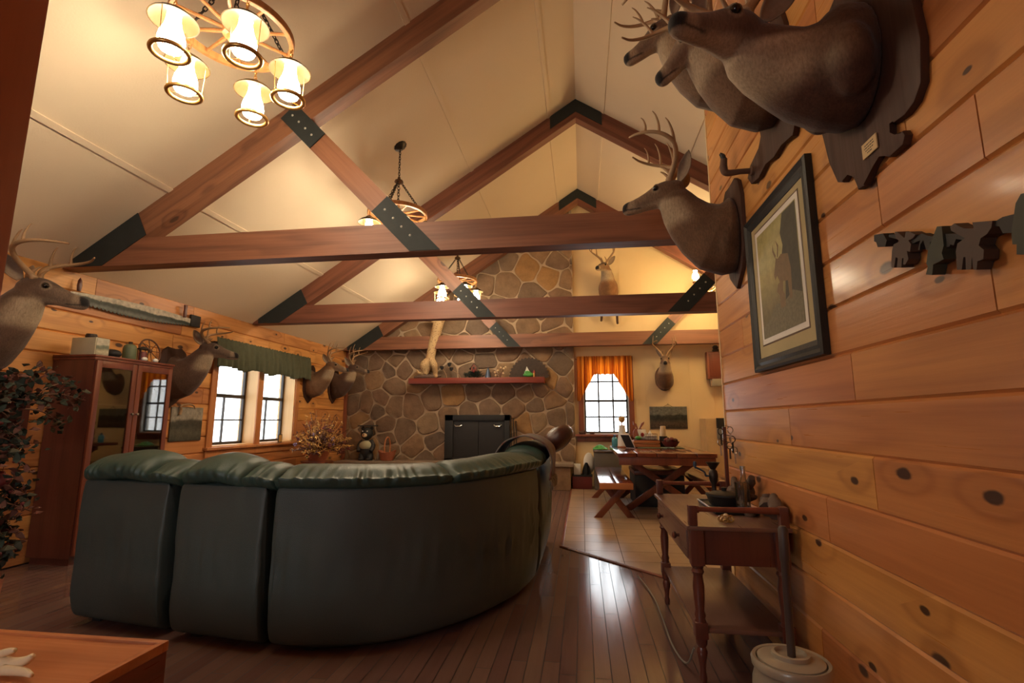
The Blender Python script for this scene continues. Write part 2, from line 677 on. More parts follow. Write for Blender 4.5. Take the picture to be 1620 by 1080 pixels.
M['sawpaint'] = landscape('painted_saw_scene', (206, 196, 176), (58, 66, 58), (110, 116, 110), 0.07, 0.55)
M['slatepaint'] = landscape('painted_meadow_scene', (150, 142, 128), (74, 72, 62), (92, 90, 78), 0.06, 0.6)
M['lakepaint'] = landscape('painted_valley_scene', (112, 112, 104), (60, 62, 54), (92, 78, 66), 0.08, 0.5)
M['darkpaint'] = landscape('dark_forest_picture', (52, 60, 52), (36, 44, 38), (44, 46, 42), 0.12, 0.4)
M['tin'] = landscape('tin_tree_picture', (190, 184, 164), (120, 128, 110), (186, 178, 150), 0.1, 0.7)
M['tinside'] = plain('cream_tin', (178, 168, 140), 0.45)
M['leaf'] = plain('autumn_leaf', (92, 52, 38), 0.7, 0, 0.5, 9)
M['leafg'] = plain('olive_leaf', (58, 56, 38), 0.7, 0, 0.5, 9)
M['leafy'] = plain('straw_leaf', (196, 150, 80), 0.7, 0, 0.4, 9)
M['twig'] = plain('brown_twig', (96, 64, 48), 0.8, 0, 0.3, 20)
M['lilac'] = plain('lilac_petal', (150, 130, 160), 0.7)
M['skin_print'] = plain('print_deer_brown', (122, 98, 66), 0.6, 0, 0.3, 40)
EXPO = 0.3
M['matboard'] = plain('olive_mat', (176, 160, 118), 0.8)
M['printsheet'] = landscape('print_sky', (176, 166, 110), (168, 152, 92), (120, 108, 74), 0.05, 0.8)
M['printdark'] = plain('print_tree_dark', (70, 66, 50), 0.6, 0, 0.5, 30)
M['printmid'] = plain('print_brush', (112, 104, 78), 0.6, 0, 0.6, 60)
M['cutbrown'] = plain('cutout_brown', (74, 58, 50), 0.6)
M['cutgreen'] = plain('cutout_green', (56, 60, 48), 0.6)
M['tagp'] = plain('tag_paper', (206, 176, 128), 0.7)
M['furplain'] = plain('hide_brown', (104, 76, 58), 0.8, 0, 0.25, 40, 0.3, 120)
M['dasher'] = plain('dark_pole_wood', (70, 58, 54), 0.5, 0, 0.2, 20)
M['fan'] = plain('dark_feather', (66, 52, 42), 0.7, 0, 0.5, 30)
M['sagec'] = plain('cream_shirt', (168, 164, 134), 0.8)
M['teals'] = plain('blue_grey_foil', (120, 140, 140), 0.35, 0.4)
M['tan'] = plain('tan_cabinet_paint', (206, 172, 122), 0.55)
s_ = N('spotted_fur')
co_ = s_.co()
vv = s_.vor(co_, 34)
sp = s_.mapr(s_.math('ADD', vv.outputs['Distance'], s_.math('MULTIPLY', s_.noise(co_, 40, 2), 0.2)), 0.42, 0.34)
s_.set(col=s_.mix(sp, lin((190, 160, 116)), lin((116, 86, 58))), rough=0.85)
M['spots'] = s_.m
M['darkgrey'] = plain('dark_grey_plastic', (92, 86, 78), 0.5)
M['jamb'] = wood('daylit_window_jamb', (232, 190, 132), (200, 146, 92), 2, 4, 0.45, 0.2, tint=0)  # window wood made paler: daylight on the reveals put into its colour
M['post'] = wood('post_wood', (178, 116, 96), (140, 82, 66), 2, 4, 0.5, 0, tint=0, contrast=0.3)
# ------------------------------------------------------------------ setting
def planks(b, u0, u1, rows, pos, joints=None, holes=(), lens=(1.6, 3.6), bev=0.007, dep=0.012, top=None):
    for (z0, z1) in rows:
        zc = (z0 + z1) / 2
        js = sorted(u for (u, z) in (joints or []) if z0 < z < z1)
        if not js:
            u = u0 + random.uniform(0.2, lens[1])
            while u < u1 - 0.3:
                js.append(u)
                u += random.uniform(*lens)
        cuts = [u0] + js + [u1]
        segs = [(a, c) for a, c in zip(cuts, cuts[1:])]
        for (a, c) in segs:
            bid = random.random()
            parts = [(a, c, z0, z1)]
            for (ha, hc, hz0, hz1) in holes:
                nxt = []
                for (pa, pc, pz0, pz1) in parts:
                    if pc <= ha or pa >= hc or pz1 <= hz0 or pz0 >= hz1:
                        nxt.append((pa, pc, pz0, pz1))
                        continue
                    if pa < ha:
                        nxt.append((pa, ha, pz0, pz1))
                    if pc > hc:
                        nxt.append((hc, pc, pz0, pz1))
                    if pz0 < hz0:
                        nxt.append((max(pa, ha), min(pc, hc), pz0, hz0))
                    if pz1 > hz1:
                        nxt.append((max(pa, ha), min(pc, hc), hz1, pz1))
                parts = nxt
            for (pa, pc, pz0, pz1) in parts:
                e = 0.0012
                O = [b.v(pos(u, z, -dep)) for u, z in ((pa + e, pz0), (pc - e, pz0), (pc - e, pz1), (pa + e, pz1))]
                I = [b.v(pos(u, z, 0)) for u, z in ((pa + e * 2, pz0 + bev), (pc - e * 2, pz0 + bev), (pc - e * 2, pz1 - bev), (pa + e * 2, pz1 - bev))]
                fs = [b.bm.faces.new(I)] + [b.bm.faces.new((O[i], O[(i + 1) % 4], I[(i + 1) % 4], I[i])) for i in range(4)]
                for f in fs:
                    f.material_index = b.mi
                    f[b.bid] = bid


# partition wall of knotty pine (right)
b = B()
pitch = 0.1893
rows = [(0.13 + pitch * (k - 1), 0.13 + pitch * k) for k in range(0, 27)]
rows = [(max(a, 0.0), c) for a, c in rows if c > 0]
zt = ceil_z(PX)
rows = [(a, min(c, zt)) for a, c in rows if a < zt - 0.01]
jn = []
for q in [(1350, 600), (1250, 675), (1550, 200), (1390, 310), (1308, 800), (1268, 880), (1300, 1000)]:
    p = at(q[0], q[1], 0, PX)
    jn.append((p.y, p.z))
planks(b, YB, PE, rows, lambda u, z, d: V((PX - d, u, z)), jn, bev=0.009, dep=0.009)
b.mi = 1
b.box((PX + 0.0121, YB, 0), (PX + 0.14, PE, zt - 0.02))
b.box((PX - 0.004, PE - 0.001, 0), (PX + 0.144, PE + 0.012, zt - 0.02))
b.out('wall_right', [M['pine'], M['cream']], kind='structure', smooth=0)

# log-style pine wall with a double window (left)
WY0, WY1, WZ0, WZ1 = 5.90, 7.72, 0.86, 2.12
b = B()
rows = []
z = 0.0
while z < EZ - 0.02:
    rows.append((z, min(z + 0.2, EZ)))
    z += 0.2
planks(b, YB, STN, rows, lambda u, z, d: V((XL + d, u, z)), None, [(WY0, WY1, WZ0, WZ1)], (1.0, 3.0), 0.012, 0.016)
b.mi = 1
for (y0, y1, z0, z1) in ((YB, WY0, 0, EZ), (WY1, YF, 0, EZ), (WY0, WY1, 0, WZ0), (WY0, WY1, WZ1, EZ)):
    b.box((XL - 0.28, y0, z0), (XL - 0.0161, y1, z1))
b.out('wall_left', [M['pine_log'], M['redtrim']], kind='structure', smooth=0)
b = B()
b.box((XL + 0.0, STN - 0.09, 0), (XL + 0.05, STN, EZ), 0.004)
b.out('trim_1', M['redtrim'], kind='structure')

# far cream wall with a window hole, and the outer shell
FX0, FX1, FZ0, FZ1 = 0.03, 0.88, 0.95, 2.32
b = B()
for (x0, x1, z0, z1) in ((-0.4, FX0, 0, 2.6), (FX1, XR, 0, 2.6), (FX0, FX1, 0, FZ0), (FX0, FX1, FZ1, 2.6)):
    b.box((x0, YF, z0), (x1, YF + 0.2, z1))
b.prism([(XL, 2.6), (XR, 2.6), (0, RZ + 0.02)], (0, YF + 0.2, 0), (1, 0, 0), (0, 0, 1), 0.2)
b.box((XL, YF, 0), (-0.4, YF + 0.2, 2.6))
x = -0.05
while x < XR - 0.1:
    if not (FX0 - 0.02 < x < FX1 + 0.02):
        b.box((x, YF - 0.004, 0.0), (x + 0.012, YF, ceil_z(x + 0.02)))
    else:
        b.box((x, YF - 0.004, FZ1 + 0.1), (x + 0.012, YF, ceil_z(x + 0.02)))
        b.box((x, YF - 0.004, 0.0), (x + 0.012, YF, FZ0 - 0.1))
    x += 0.41
b.out('wall_far', M['cream'], kind='structure', smooth=0)
b = B()
BX0, BX1, BZ0, BZ1 = -2.9, -1.1, 0.95, 2.15  # opening for the added fill window
for (x0, x1, z0, z1) in ((XL - 0.28, BX0, 0, 2.6), (BX1, XR + 0.2, 0, 2.6), (BX0, BX1, 0, BZ0), (BX0, BX1, BZ1, 2.6)):
    b.box((x0, YB - 0.2, z0), (x1, YB, z1))
b.prism([(XL, 2.6), (XR, 2.6), (0, RZ + 0.02)], (0, YB, 0), (1, 0, 0), (0, 0, 1), 0.2)
b.out('wall_back', M['pine_log'], kind='structure', smooth=0)
b = B()
b.box((XR, YB, 0), (XR + 0.2, YF + 0.2, EZ + 0.1))
b.out('wall_east', M['cream'], kind='structure', smooth=0)

# ceiling slopes with their panel seams
b = B()
for s in (-1, 1):
    e0 = V((s * (4.7 + 0.25), 0, RZ - SL * 4.95))
    r0 = V((0, 0, RZ))
    n = V((s * math.sin(ANG), 0, math.cos(ANG)))
    P = [e0 + V((0, YB - 0.2, 0)), e0 + V((0, YF + 0.2, 0)), r0 + V((0, YF + 0.2, 0)), r0 + V((0, YB - 0.2, 0))]
    Q = [p + n * 0.06 for p in P]
    v = [b.v(p) for p in P + Q]
    for q in ((0, 1, 2, 3), (7, 6, 5, 4), (0, 4, 5, 1), (1, 5, 6, 2), (2, 6, 7, 3), (3, 7, 4, 0)):
        b.bm.faces.new([v[i] for i in q])
    for xs in (0.375, 1.48, 3.67):
        x0, x1 = s * (xs - 0.022), s * (xs + 0.022)
        for (a, c, h) in ((x0, x1, 0.012),):
            A = [V((a, YB, ceil_z(a) - 0.0)), V((c, YB, ceil_z(c)))]
            v = []
            for yy in (YB, YF):
                for hh in (0.0, h):
                    for xx in (a, c):
                        v.append(b.v(V((xx, yy, ceil_z(xx))) - n * hh))
            for q in ((2, 3, 7, 6), (0, 2, 6, 4), (1, 3, 7, 5)):
                b.bm.faces.new([v[i] for i in q])
b.out('ceiling', M['ceil'], kind='structure', smooth=0)

# floors
b = B()
b.mi = 1
b.face([(XL - 0.3, YB - 0.2, -0.004), (XR + 0.3, YB - 0.2, -0.004), (XR + 0.3, YF + 0.2, -0.004), (XL - 0.3, YF + 0.2, -0.004)])
b.mi = 0
w = 0.083
x = XL
while x < 1.2:
    y = YB - random.uniform(0, 1.2)
    while y < YF:
        L = random.uniform(0.5, 1.5)
        y0, y1 = max(y, YB), min(y + L, YF)
        if y1 > y0 + 0.01 and not (x > -0.12 and y0 > 5.3):
            g = 0.0018
            b.face([(x + g, y0 + g, 0), (x + w - g, y0 + g, 0), (x + w - g, y1 - g, 0), (x + g, y1 - g, 0)], random.random())
        y += L
    x += w
b.out('floor', [M['floor'], M['dark']], kind='structure', smooth=0)
D0, D1 = V((-0.215, 5.07, 0)), V((1.06, 3.74, 0))
b = B()
T = 0.33
i0 = 0
for i in range(-1, 15):
    for j in range(0, 20):
        x0, y0 = i * T, 3.3 + j * T
        x1, y1 = min(x0 + T, XR), min(y0 + T, YF)
        x0 = max(x0, -0.215)
        if x1 - x0 < 0.02 or y1 - y0 < 0.02:
            continue
        g = 0.003
        b.face([(x0 + g, y0 + g, 0.0075), (x1 - g, y0 + g, 0.0075), (x1 - g, y1 - g, 0.0075), (x0 + g, y1 - g, 0.0075)], random.random())
b.mi = 1
b.face([(-0.215, 3.3, 0.006), (XR, 3.3, 0.006), (XR, YF, 0.006), (-0.215, YF, 0.006)])
dn = (D1 - D0).cross(V((0, 0, 1))).normalized()
bmesh.ops.bisect_plane(b.bm, geom=b.bm.verts[:] + b.bm.edges[:] + b.bm.faces[:], plane_co=D0, plane_no=dn, clear_outer=True)
b.mi = 1
b.face([(1.06, YB, 0.0), (XR, YB, 0.0), (XR, 3.9, 0.0), (1.06, 3.9, 0.0)])
b.out('floor_tile', [M['tile'], M['grout']], kind='structure', smooth=0)
b = B()
d = (D1 - D0).normalized()
nn = V((-d.y, d.x, 0))
b.prism([(-0.02, -0.0), (0.02, 0.0), (0.02, 0.008), (0.012, 0.013), (-0.012, 0.013), (-0.02, 0.008)], D0 + d * 1.75, nn, (0, 0, 1), -1.77)
b.out('trim_2', M['cherryy'], kind='structure')
b = B()
b.box((-0.235, 5.07, 0), (-0.205, 9.2, 0.011), 0.003)
b.out('trim_3', M['cherryy'], kind='structure')
# door post close to the camera (left edge of the view)
b = B()
b.box((-1.43, 0.78, 0), (-1.253, 0.9, 3.4), 0.004)
b.out('trim_4', M['post'], kind='structure')

# ------------------------------------------------------------------ stone chimney wall: irregular stones clipped from Voronoi cells
def voro_cells(x0, x1, z0f, z1f, seeds):
    cells = []
    for i, s in enumerate(seeds):
        poly = [V((s[0] - 2.5, s[1] - 2.5)), V((s[0] + 2.5, s[1] - 2.5)), V((s[0] + 2.5, s[1] + 2.5)), V((s[0] - 2.5, s[1] + 2.5))]
        near = sorted(seeds, key=lambda q: (q[0] - s[0]) ** 2 + (q[1] - s[1]) ** 2)[1:26]
        for q in near:
            mid = V(((s[0] + q[0]) / 2, (s[1] + q[1]) / 2))
            nrm = V((q[0] - s[0], q[1] - s[1]))
            new = []
            for k in range(len(poly)):
                a, c = poly[k], poly[(k + 1) % len(poly)]
                da, dc = (a - mid).dot(nrm), (c - mid).dot(nrm)
                if da <= 0:
                    new.append(a)
                if (da < 0 < dc) or (dc < 0 < da):
                    new.append(a + (c - a) * (da / (da - dc)))
            poly = new
            if len(poly) < 3:
                break
        if len(poly) >= 3:
            cells.append(poly)
    return cells


def clip(poly, mid, nrm):
    new = []
    for k in range(len(poly)):
        a, c = poly[k], poly[(k + 1) % len(poly)]
        da, dc = (a - mid).dot(nrm), (c - mid).dot(nrm)
        if da <= 0:
            new.append(a)
        if (da < 0 < dc) or (dc < 0 < da):
            new.append(a + (c - a) * (da / (da - dc)))
    return new


def inset(poly, d):
    """inward offset of a convex polygon by clipping with shifted edges"""
    out = poly[:]
    n = len(poly)
    ar = sum(poly[k].x * poly[(k + 1) % n].y - poly[(k + 1) % n].x * poly[k].y for k in range(n))
    for k in range(n):
        a, c = poly[k], poly[(k + 1) % n]
        e = c - a
        if e.length < 1e-5:
            continue
        nr = V((e.y, -e.x)).normalized() * (1 if ar > 0 else -1)
        out = clip(out, a - nr * d, nr)
        if len(out) < 3:
            return None
    return out


def rounded(poly, it=2, w=0.22):
    for _ in range(it):
        new = []
        for k in range(len(poly)):
            a, c = poly[k], poly[(k + 1) % len(poly)]
            new += [a * (1 - w) + c * w, a * w + c * (1 - w)]
        poly = new
    return poly


rs = random.Random(5)
seeds = []
tries = 0
SX0, SX1 = XL, -0.13
while tries < 9000 and len(seeds) < 270:
    tries += 1
    p = (rs.uniform(SX0 - 0.2, SX1 + 0.2), rs.uniform(-0.2, 5.9))
    if p[1] > ceil_z(p[0]) + 0.4:
        continue
    r = rs.choice((0.22, 0.34, 0.46, 0.56))
    if all((p[0] - q[0]) ** 2 + ((p[1] - q[1]) * 1.15) ** 2 > (0.5 * (r + q[2])) ** 2 * 1.25 for q in seeds):
        seeds.append((p[0], p[1], r))
b = B()
b.mi = 1
FRX0, FRX1, FRZ0, FRZ1 = -2.62, -1.42, 0.46, 1.27
b.prism([(SX0, 0), (SX1, 0), (SX1, ceil_z(SX1) - 0.004), (SX0, EZ - 0.004)], (0, STN + 0.002, 0), (1, 0, 0), (0, 0, 1), -0.09)
b.mi = 0
for poly in voro_cells(SX0, SX1, None, None, seeds):
    for mid, nrm in ((V((SX0 + 0.01, 0)), V((-1, 0))), (V((SX1, 0)), V((1, 0))), (V((0, 0.0)), V((0, -1))), (V((0, RZ - 0.02)), V((-SL, 1)))):
        poly = clip(poly, mid, nrm)
        if len(poly) < 3:
            break
    if len(poly) < 3:
        continue
    cx = sum(p.x for p in poly) / len(poly)
    cz = sum(p.y for p in poly) / len(poly)
    if FRX0 + 0.2 < cx < FRX1 - 0.2 and FRZ0 + 0.05 < cz < FRZ1 - 0.2:
        continue
    q = inset(poly, rs.uniform(0.006, 0.017))
    if not q:
        continue
    q = rounded(rounded(q, 1, 0.14), 1, 0.25)
    # ragged outline
    q = [p + V((noise.noise(V((p.x * 7, p.y * 7, 0))), noise.noise(V((p.x * 7, p.y * 7, 9))))) * 0.016 for p in q]
    c = V((sum(p.x for p in q) / len(q), sum(p.y for p in q) / len(q)))
    dep = rs.uniform(0.012, 0.026)
    bid = rs.random()
    n0 = b._n0()
    tx, tz = rs.uniform(-0.04, 0.04), rs.uniform(-0.04, 0.04)
    R = []
    for sc, dd in ((1.0, 0.0), (0.985, 0.6), (0.93, 0.9), (0.62, 1.04)):
        R.append([b.v((c.x + (p.x - c.x) * sc, STN - dep * dd + 0.02 * noise.noise(V((p.x * 5 * sc, p.y * 5, bid * 9))) * (dd > 0.5) + (tx * (p.x - c.x) + tz * (p.y - c.y)) * 0.5 * (dd > 0), c.y + (p.y - c.y) * sc)) for p in q])
    for A, D in zip(R, R[1:]):
        for j in range(len(q)):
            b.bm.faces.new((A[j], A[(j + 1) % len(q)], D[(j + 1) % len(q)], D[j]))
    ctr = b.v((c.x, STN - dep * 1.05, c.y))
    for j in range(len(q)):
        b.bm.faces.new((R[-1][j], R[-1][(j + 1) % len(q)], ctr))
    b._fin(n0, bid)
b.out('wall_stone', [M['stone'], M['mortar']], kind='structure', smooth=50)

# hearth bench and mantel
b = B()
b.box((-4.55, 9.02, 0), (-0.22, STN - 0.05, 0.40), 0.02)
b.mi = 1
b.box((-4.6, 8.97, 0.40), (-0.17, STN - 0.05, 0.455), 0.012)
hearth = b.out('hearth_bench', [M['stone'], M['ledge']], label='raised stone hearth bench with flat slab top along the chimney foot', cat='hearth')
b = B()
mz = at(750, 606, 1, 9.27).z
MTOP = at(750, 597, 1, 9.27).z
mx0, mx1 = at(646, 602, 1, 9.27).x, at(861, 602, 1, 9.27).x
b.box((mx0, 9.27, mz), (mx1, STN - 0.03, MTOP), 0.006)
tag(b.out('mantel_shelf', M['mantel']), 'long red-brown wooden mantel shelf on the stone chimney', 'shelf')

# fireplace
fp = thing('fireplace', 'black steel fireplace front with two handles set in the stone chimney', 'fireplace', (-2.02, STN - 0.09, 0.456))
b = B()
fx0, fx1, fz1 = at(703, 690, 1, 9.42).x, at(806, 690, 1, 9.42).x, at(750, 656, 1, 9.42).z
for (x0, x1, z0, z1) in ((fx0, fx0 + 0.16, 0.456, fz1), (fx1 - 0.10, fx1, 0.456, fz1), (fx0, fx1, fz1 - 0.11, fz1), (fx0, fx1, 0.456, 0.50)):
    b.box((x0, 9.43, z0), (x1, 9.53, z1), 0.004)
b.out('surround', M['black'], fp)
b = B()
b.box((fx0 + 0.1, 9.5, 0.46), (fx1 - 0.08, 9.53, fz1 - 0.1))
b.out('firebox', M['dark'], fp)
for k in (0, 1):
    x0 = fx0 + 0.16 + k * (fx1 - fx0 - 0.26) / 2
    x1 = x0 + (fx1 - fx0 - 0.26) / 2 - 0.008
    b = B()
    b.box((x0, 9.455, 0.505), (x1, 9.475, fz1 - 0.115), 0.004)
    dr = b.out('glass_door', M['dark'], fp)
    b = B()
    xc = x0 + 0.10 if k == 0 else x1 - 0.12
    b.tube([(xc - 0.07, 9.45, fz1 - 0.19), (xc - 0.045, 9.43, fz1 - 0.215), (xc + 0.045, 9.43, fz1 - 0.215), (xc + 0.07, 9.45, fz1 - 0.19)], 0.011, 6)
    b.out('handle', M['silver'], dr)

# ------------------------------------------------------------------ windows
def sash_unit(parent, y0, y1, z0, z1, zm, X):
    b = B()
    t = 0.035
    for (a, c, e, f) in ((y0, y0 + t, z0, z1), (y1 - t, y1, z0, z1), (y0, y1, z0, z0 + t), (y0, y1, z1 - t, z1), (y0, y1, zm - 0.025, zm + 0.025)):
        b.box((X - 0.02, a, e), (X + 0.02, c, f), 0.003)
    fr = b.out('sash', M['sash'], parent)
    b = B()
    yc, zc = (y0 + y1) / 2, (z0 + zm) / 2
    b.box((X - 0.012, yc - 0.010, z0 + t), (X + 0.012, yc + 0.010, zm - 0.02))
    b.box((X - 0.012, y0 + t, zc - 0.010), (X + 0.012, y1 - t, zc + 0.010))
    b.out('muntin', M['sash'], fr)
    b = B()
    b.box((X - 0.003, y0 + 0.02, z0 + 0.02), (X + 0.001, y1 - 0.02, z1 - 0.02))
    b.out('pane', M['glasspane'], parent)


w1 = bpy.data.objects.new('window_1', None)
C.objects.link(w1)
w1.location = (XL, 6.8, WZ0)
tag(w1, kind='structure')
b = B()
ym = 6.80
for (y0, y1, z0, z1) in ((WY0, WY0 + 0.02, WZ0, WZ1), (WY1 - 0.02, WY1, WZ0, WZ1), (WY0, WY1, WZ0, WZ0 + 0.02), (WY0, WY1, WZ1 - 0.02, WZ1), (ym - 0.05, ym + 0.05, WZ0, WZ1)):
    b.box((XL - 0.26, y0, z0), (XL + 0.004, y1, z1))
b.out('jamb', M['jamb'], w1)
b = B()
for (y0, y1, z0, z1) in ((WY0 - 0.1, WY0 + 0.004, WZ0 - 0.02, WZ1 + 0.1), (WY1 - 0.004, WY1 + 0.1, WZ0 - 0.02, WZ1 + 0.1), (WY0 - 0.1, WY1 + 0.1, WZ1, WZ1 + 0.1), (ym - 0.06, ym + 0.06, WZ0, WZ1)):
    b.box((XL + 0.002, y0, z0), (XL + 0.024, y1, z1), 0.003)
b.out('casing', M['casing'], w1)
b = B()
b.box((XL - 0.02, WY0 - 0.13, WZ0 - 0.03), (XL + 0.07, WY1 + 0.13, WZ0 + 0.004), 0.005)
b.box((XL + 0.002, WY0 - 0.1, WZ0 - 0.12), (XL + 0.022, WY1 + 0.1, WZ0 - 0.03), 0.003)
b.out('sill', M['casing'], w1)
zm = at(370, 627, 0, XL - 0.2).z
sash_unit(w1, WY0 + 0.02, ym - 0.05, WZ0 + 0.02, WZ1 - 0.02, zm, XL - 0.2)
sash_unit(w1, ym + 0.05, WY1 - 0.02, WZ0 + 0.02, WZ1 - 0.02, zm, XL - 0.2)

w2 = bpy.data.objects.new('window_2', None)
C.objects.link(w2)
w2.location = (0.45, YF, FZ0)
tag(w2, kind='structure')
b = B()
for (x0, x1, z0, z1) in ((FX0, FX0 + 0.02, FZ0, FZ1), (FX1 - 0.02, FX1, FZ0, FZ1), (FX0, FX1, FZ0, FZ0 + 0.02), (FX0, FX1, FZ1 - 0.02, FZ1)):
    b.box((x0, YF - 0.004, z0), (x1, YF + 0.18, z1))
b.out('jamb', M['vinyl'], w2)
b = B()
for (x0, x1, z0, z1) in ((FX0 - 0.09, FX0 + 0.004, FZ0 - 0.02, FZ1 + 0.09), (FX1 - 0.004, FX1 + 0.09, FZ0 - 0.02, FZ1 + 0.09), (FX0 - 0.09, FX1 + 0.09, FZ1, FZ1 + 0.09)):
    b.box((x0, YF - 0.028, z0), (x1, YF - 0.005, z1), 0.003)
b.out('casing', M['redtrim'], w2)
b = B()
b.box((FX0 - 0.16, YF - 0.12, FZ0 - 0.04), (FX1 + 0.14, YF - 0.005, FZ0 + 0.0), 0.005)
b.box((FX0 - 0.13, YF - 0.03, FZ0 - 0.14), (FX1 + 0.11, YF - 0.005, FZ0 - 0.04), 0.004)
b.out('sill', M['redtrim'], w2)
b = B()
t = 0.03
Yw = YF + 0.08
zm2 = at(955, 634, 1, Yw).z
a0, a1, z0, z1 = FX0 + 0.02, FX1 - 0.02, FZ0 + 0.02, FZ1 - 0.02
for (x0, x1, e, f) in ((a0, a0 + t, z0, z1), (a1 - t, a1, z0, z1), (a0, a1, z0, z0 + t), (a0, a1, z1 - t, z1), (a0, a1, zm2 - 0.022, zm2 + 0.022)):
    b.box((x0, Yw - 0.02, e), (x1, Yw + 0.02, f), 0.003)
fr = b.out('sash', M['sash'], w2)
b = B()
for k in (1, 2):
    xx = a0 + (a1 - a0) * k / 3
    b.box((xx - 0.015, Yw - 0.012, z0 + t), (xx + 0.015, Yw + 0.012, z1 - t))
for zz in ((z0 + zm2) / 2, (zm2 + z1) / 2):
    b.box((a0 + t, Yw - 0.008, zz - 0.014), (a1 - t, Yw + 0.008, zz + 0.014))
b.out('muntin', M['sash'], fr)
b = B()
b.box((a0 + 0.01, Yw - 0.002, z0 + 0.01), (a1 - 0.01, Yw + 0.002, z1 - 0.01))
b.out('pane', M['glasspane'], w2)

w3 = bpy.data.objects.new('fill_window', None)  # unseen window added behind the camera as fill light for the sofa back
C.objects.link(w3)
w3.location = ((BX0 + BX1) / 2, YB, BZ0)
tag(w3, kind='structure')
b = B()
nw = 2
for k in range(nw + 1):
    xx = BX0 + (BX1 - BX0) * k / nw
    b.box((xx - 0.04, YB - 0.16, BZ0), (xx + 0.04, YB + 0.01, BZ1))
for zz_ in (BZ0, BZ1 - 0.05):
    b.box((BX0, YB - 0.15, zz_), (BX1, YB + 0.012, zz_ + 0.05))
b.out('frame', M['casing'], w3)
b = B()
b.box((BX0, YB - 0.1, BZ0), (BX1, YB - 0.096, BZ1))
b.out('pane', M['glasspane'], w3)

# curtains
cu = thing('window_curtain', 'amber gathered curtain swagged over the far dining window', 'curtain', (0.46, YF - 0.06, 1.6))
b = B()
cx0, cx1 = at(912, 570, 1, 9.56).x, at(999, 570, 1, 9.56).x
ctop = at(955, 563, 1, 9.56).z
zarch = at(955, 592, 1, 9.56).z
zedge = at(1000, 634, 1, 9.56).z


def curt(u, v):
    x = cx0 + (cx1 - cx0) * u
    t = abs(u - 0.5) * 2
    k = min(max((t - 0.36) / 0.55, 0), 1)
    zb = zarch + (zedge - zarch) * k + 0.008 * math.sin(u * 70)
    y = 9.56 + 0.018 * math.sin(u * 2 * PI * 15 + 0.6 * math.sin(u * 40)) * (0.5 + 0.5 * v) + 0.006 * math.sin(u * 130)
    return V((x, y, ctop + (zb - ctop) * v))


b.grid(curt, 220, 14)
b.out('cloth', M['curtain'], cu, solid=0.003, smooth=180)
b = B()
b.rod((cx0 - 0.02, 9.585, ctop - 0.05), (cx1 + 0.02, 9.585, ctop - 0.05), 0.010)
b.out('rod', M['redtrim'], cu)

vl = thing('window_valance', 'dark green gathered valance above the left double window', 'curtain', (XL + 0.1, 6.85, 1.85))
vy0, vy1 = 5.72, 7.96
b = B()
vz0 = 2.26


def vala(u, v):
    y = vy0 + (vy1 - vy0) * u
    zb = 1.85 + 0.045 * abs(math.sin(u * PI * 3.7 + 0.5)) + 0.014 * noise.noise(V((u * 40, 1, 1)))
    x = XL + 0.10 + 0.028 * math.sin(u * 2 * PI * 20 + 2.6 * noise.noise(V((u * 14, 0, 3)))) * (0.35 + 0.65 * v) * (0.6 + 0.8 * abs(noise.noise(V((u * 9, v, 7))))) + 0.035 * math.sin(v * PI * 0.6)
    zt_ = vz0 + 0.010 * noise.noise(V((u * 60, 0, 1))) + 0.004 * math.sin(u * 210)
    return V((x, y, zt_ + (zb - zt_) * v))


b.grid(vala, 300, 16)
b.out('cloth', M['valance'], vl, solid=0.004, smooth=180)
b = B()
b.rod((XL + 0.08, vy0 - 0.02, 2.19), (XL + 0.08, vy1 + 0.02, 2.19), 0.012)
b.rod((XL + 0.002, vy0, 2.19), (XL + 0.08, vy0, 2.19), 0.008)
b.rod((XL + 0.002, vy1, 2.19), (XL + 0.08, vy1, 2.19), 0.008)
b.out('rod', M['iron'], vl)

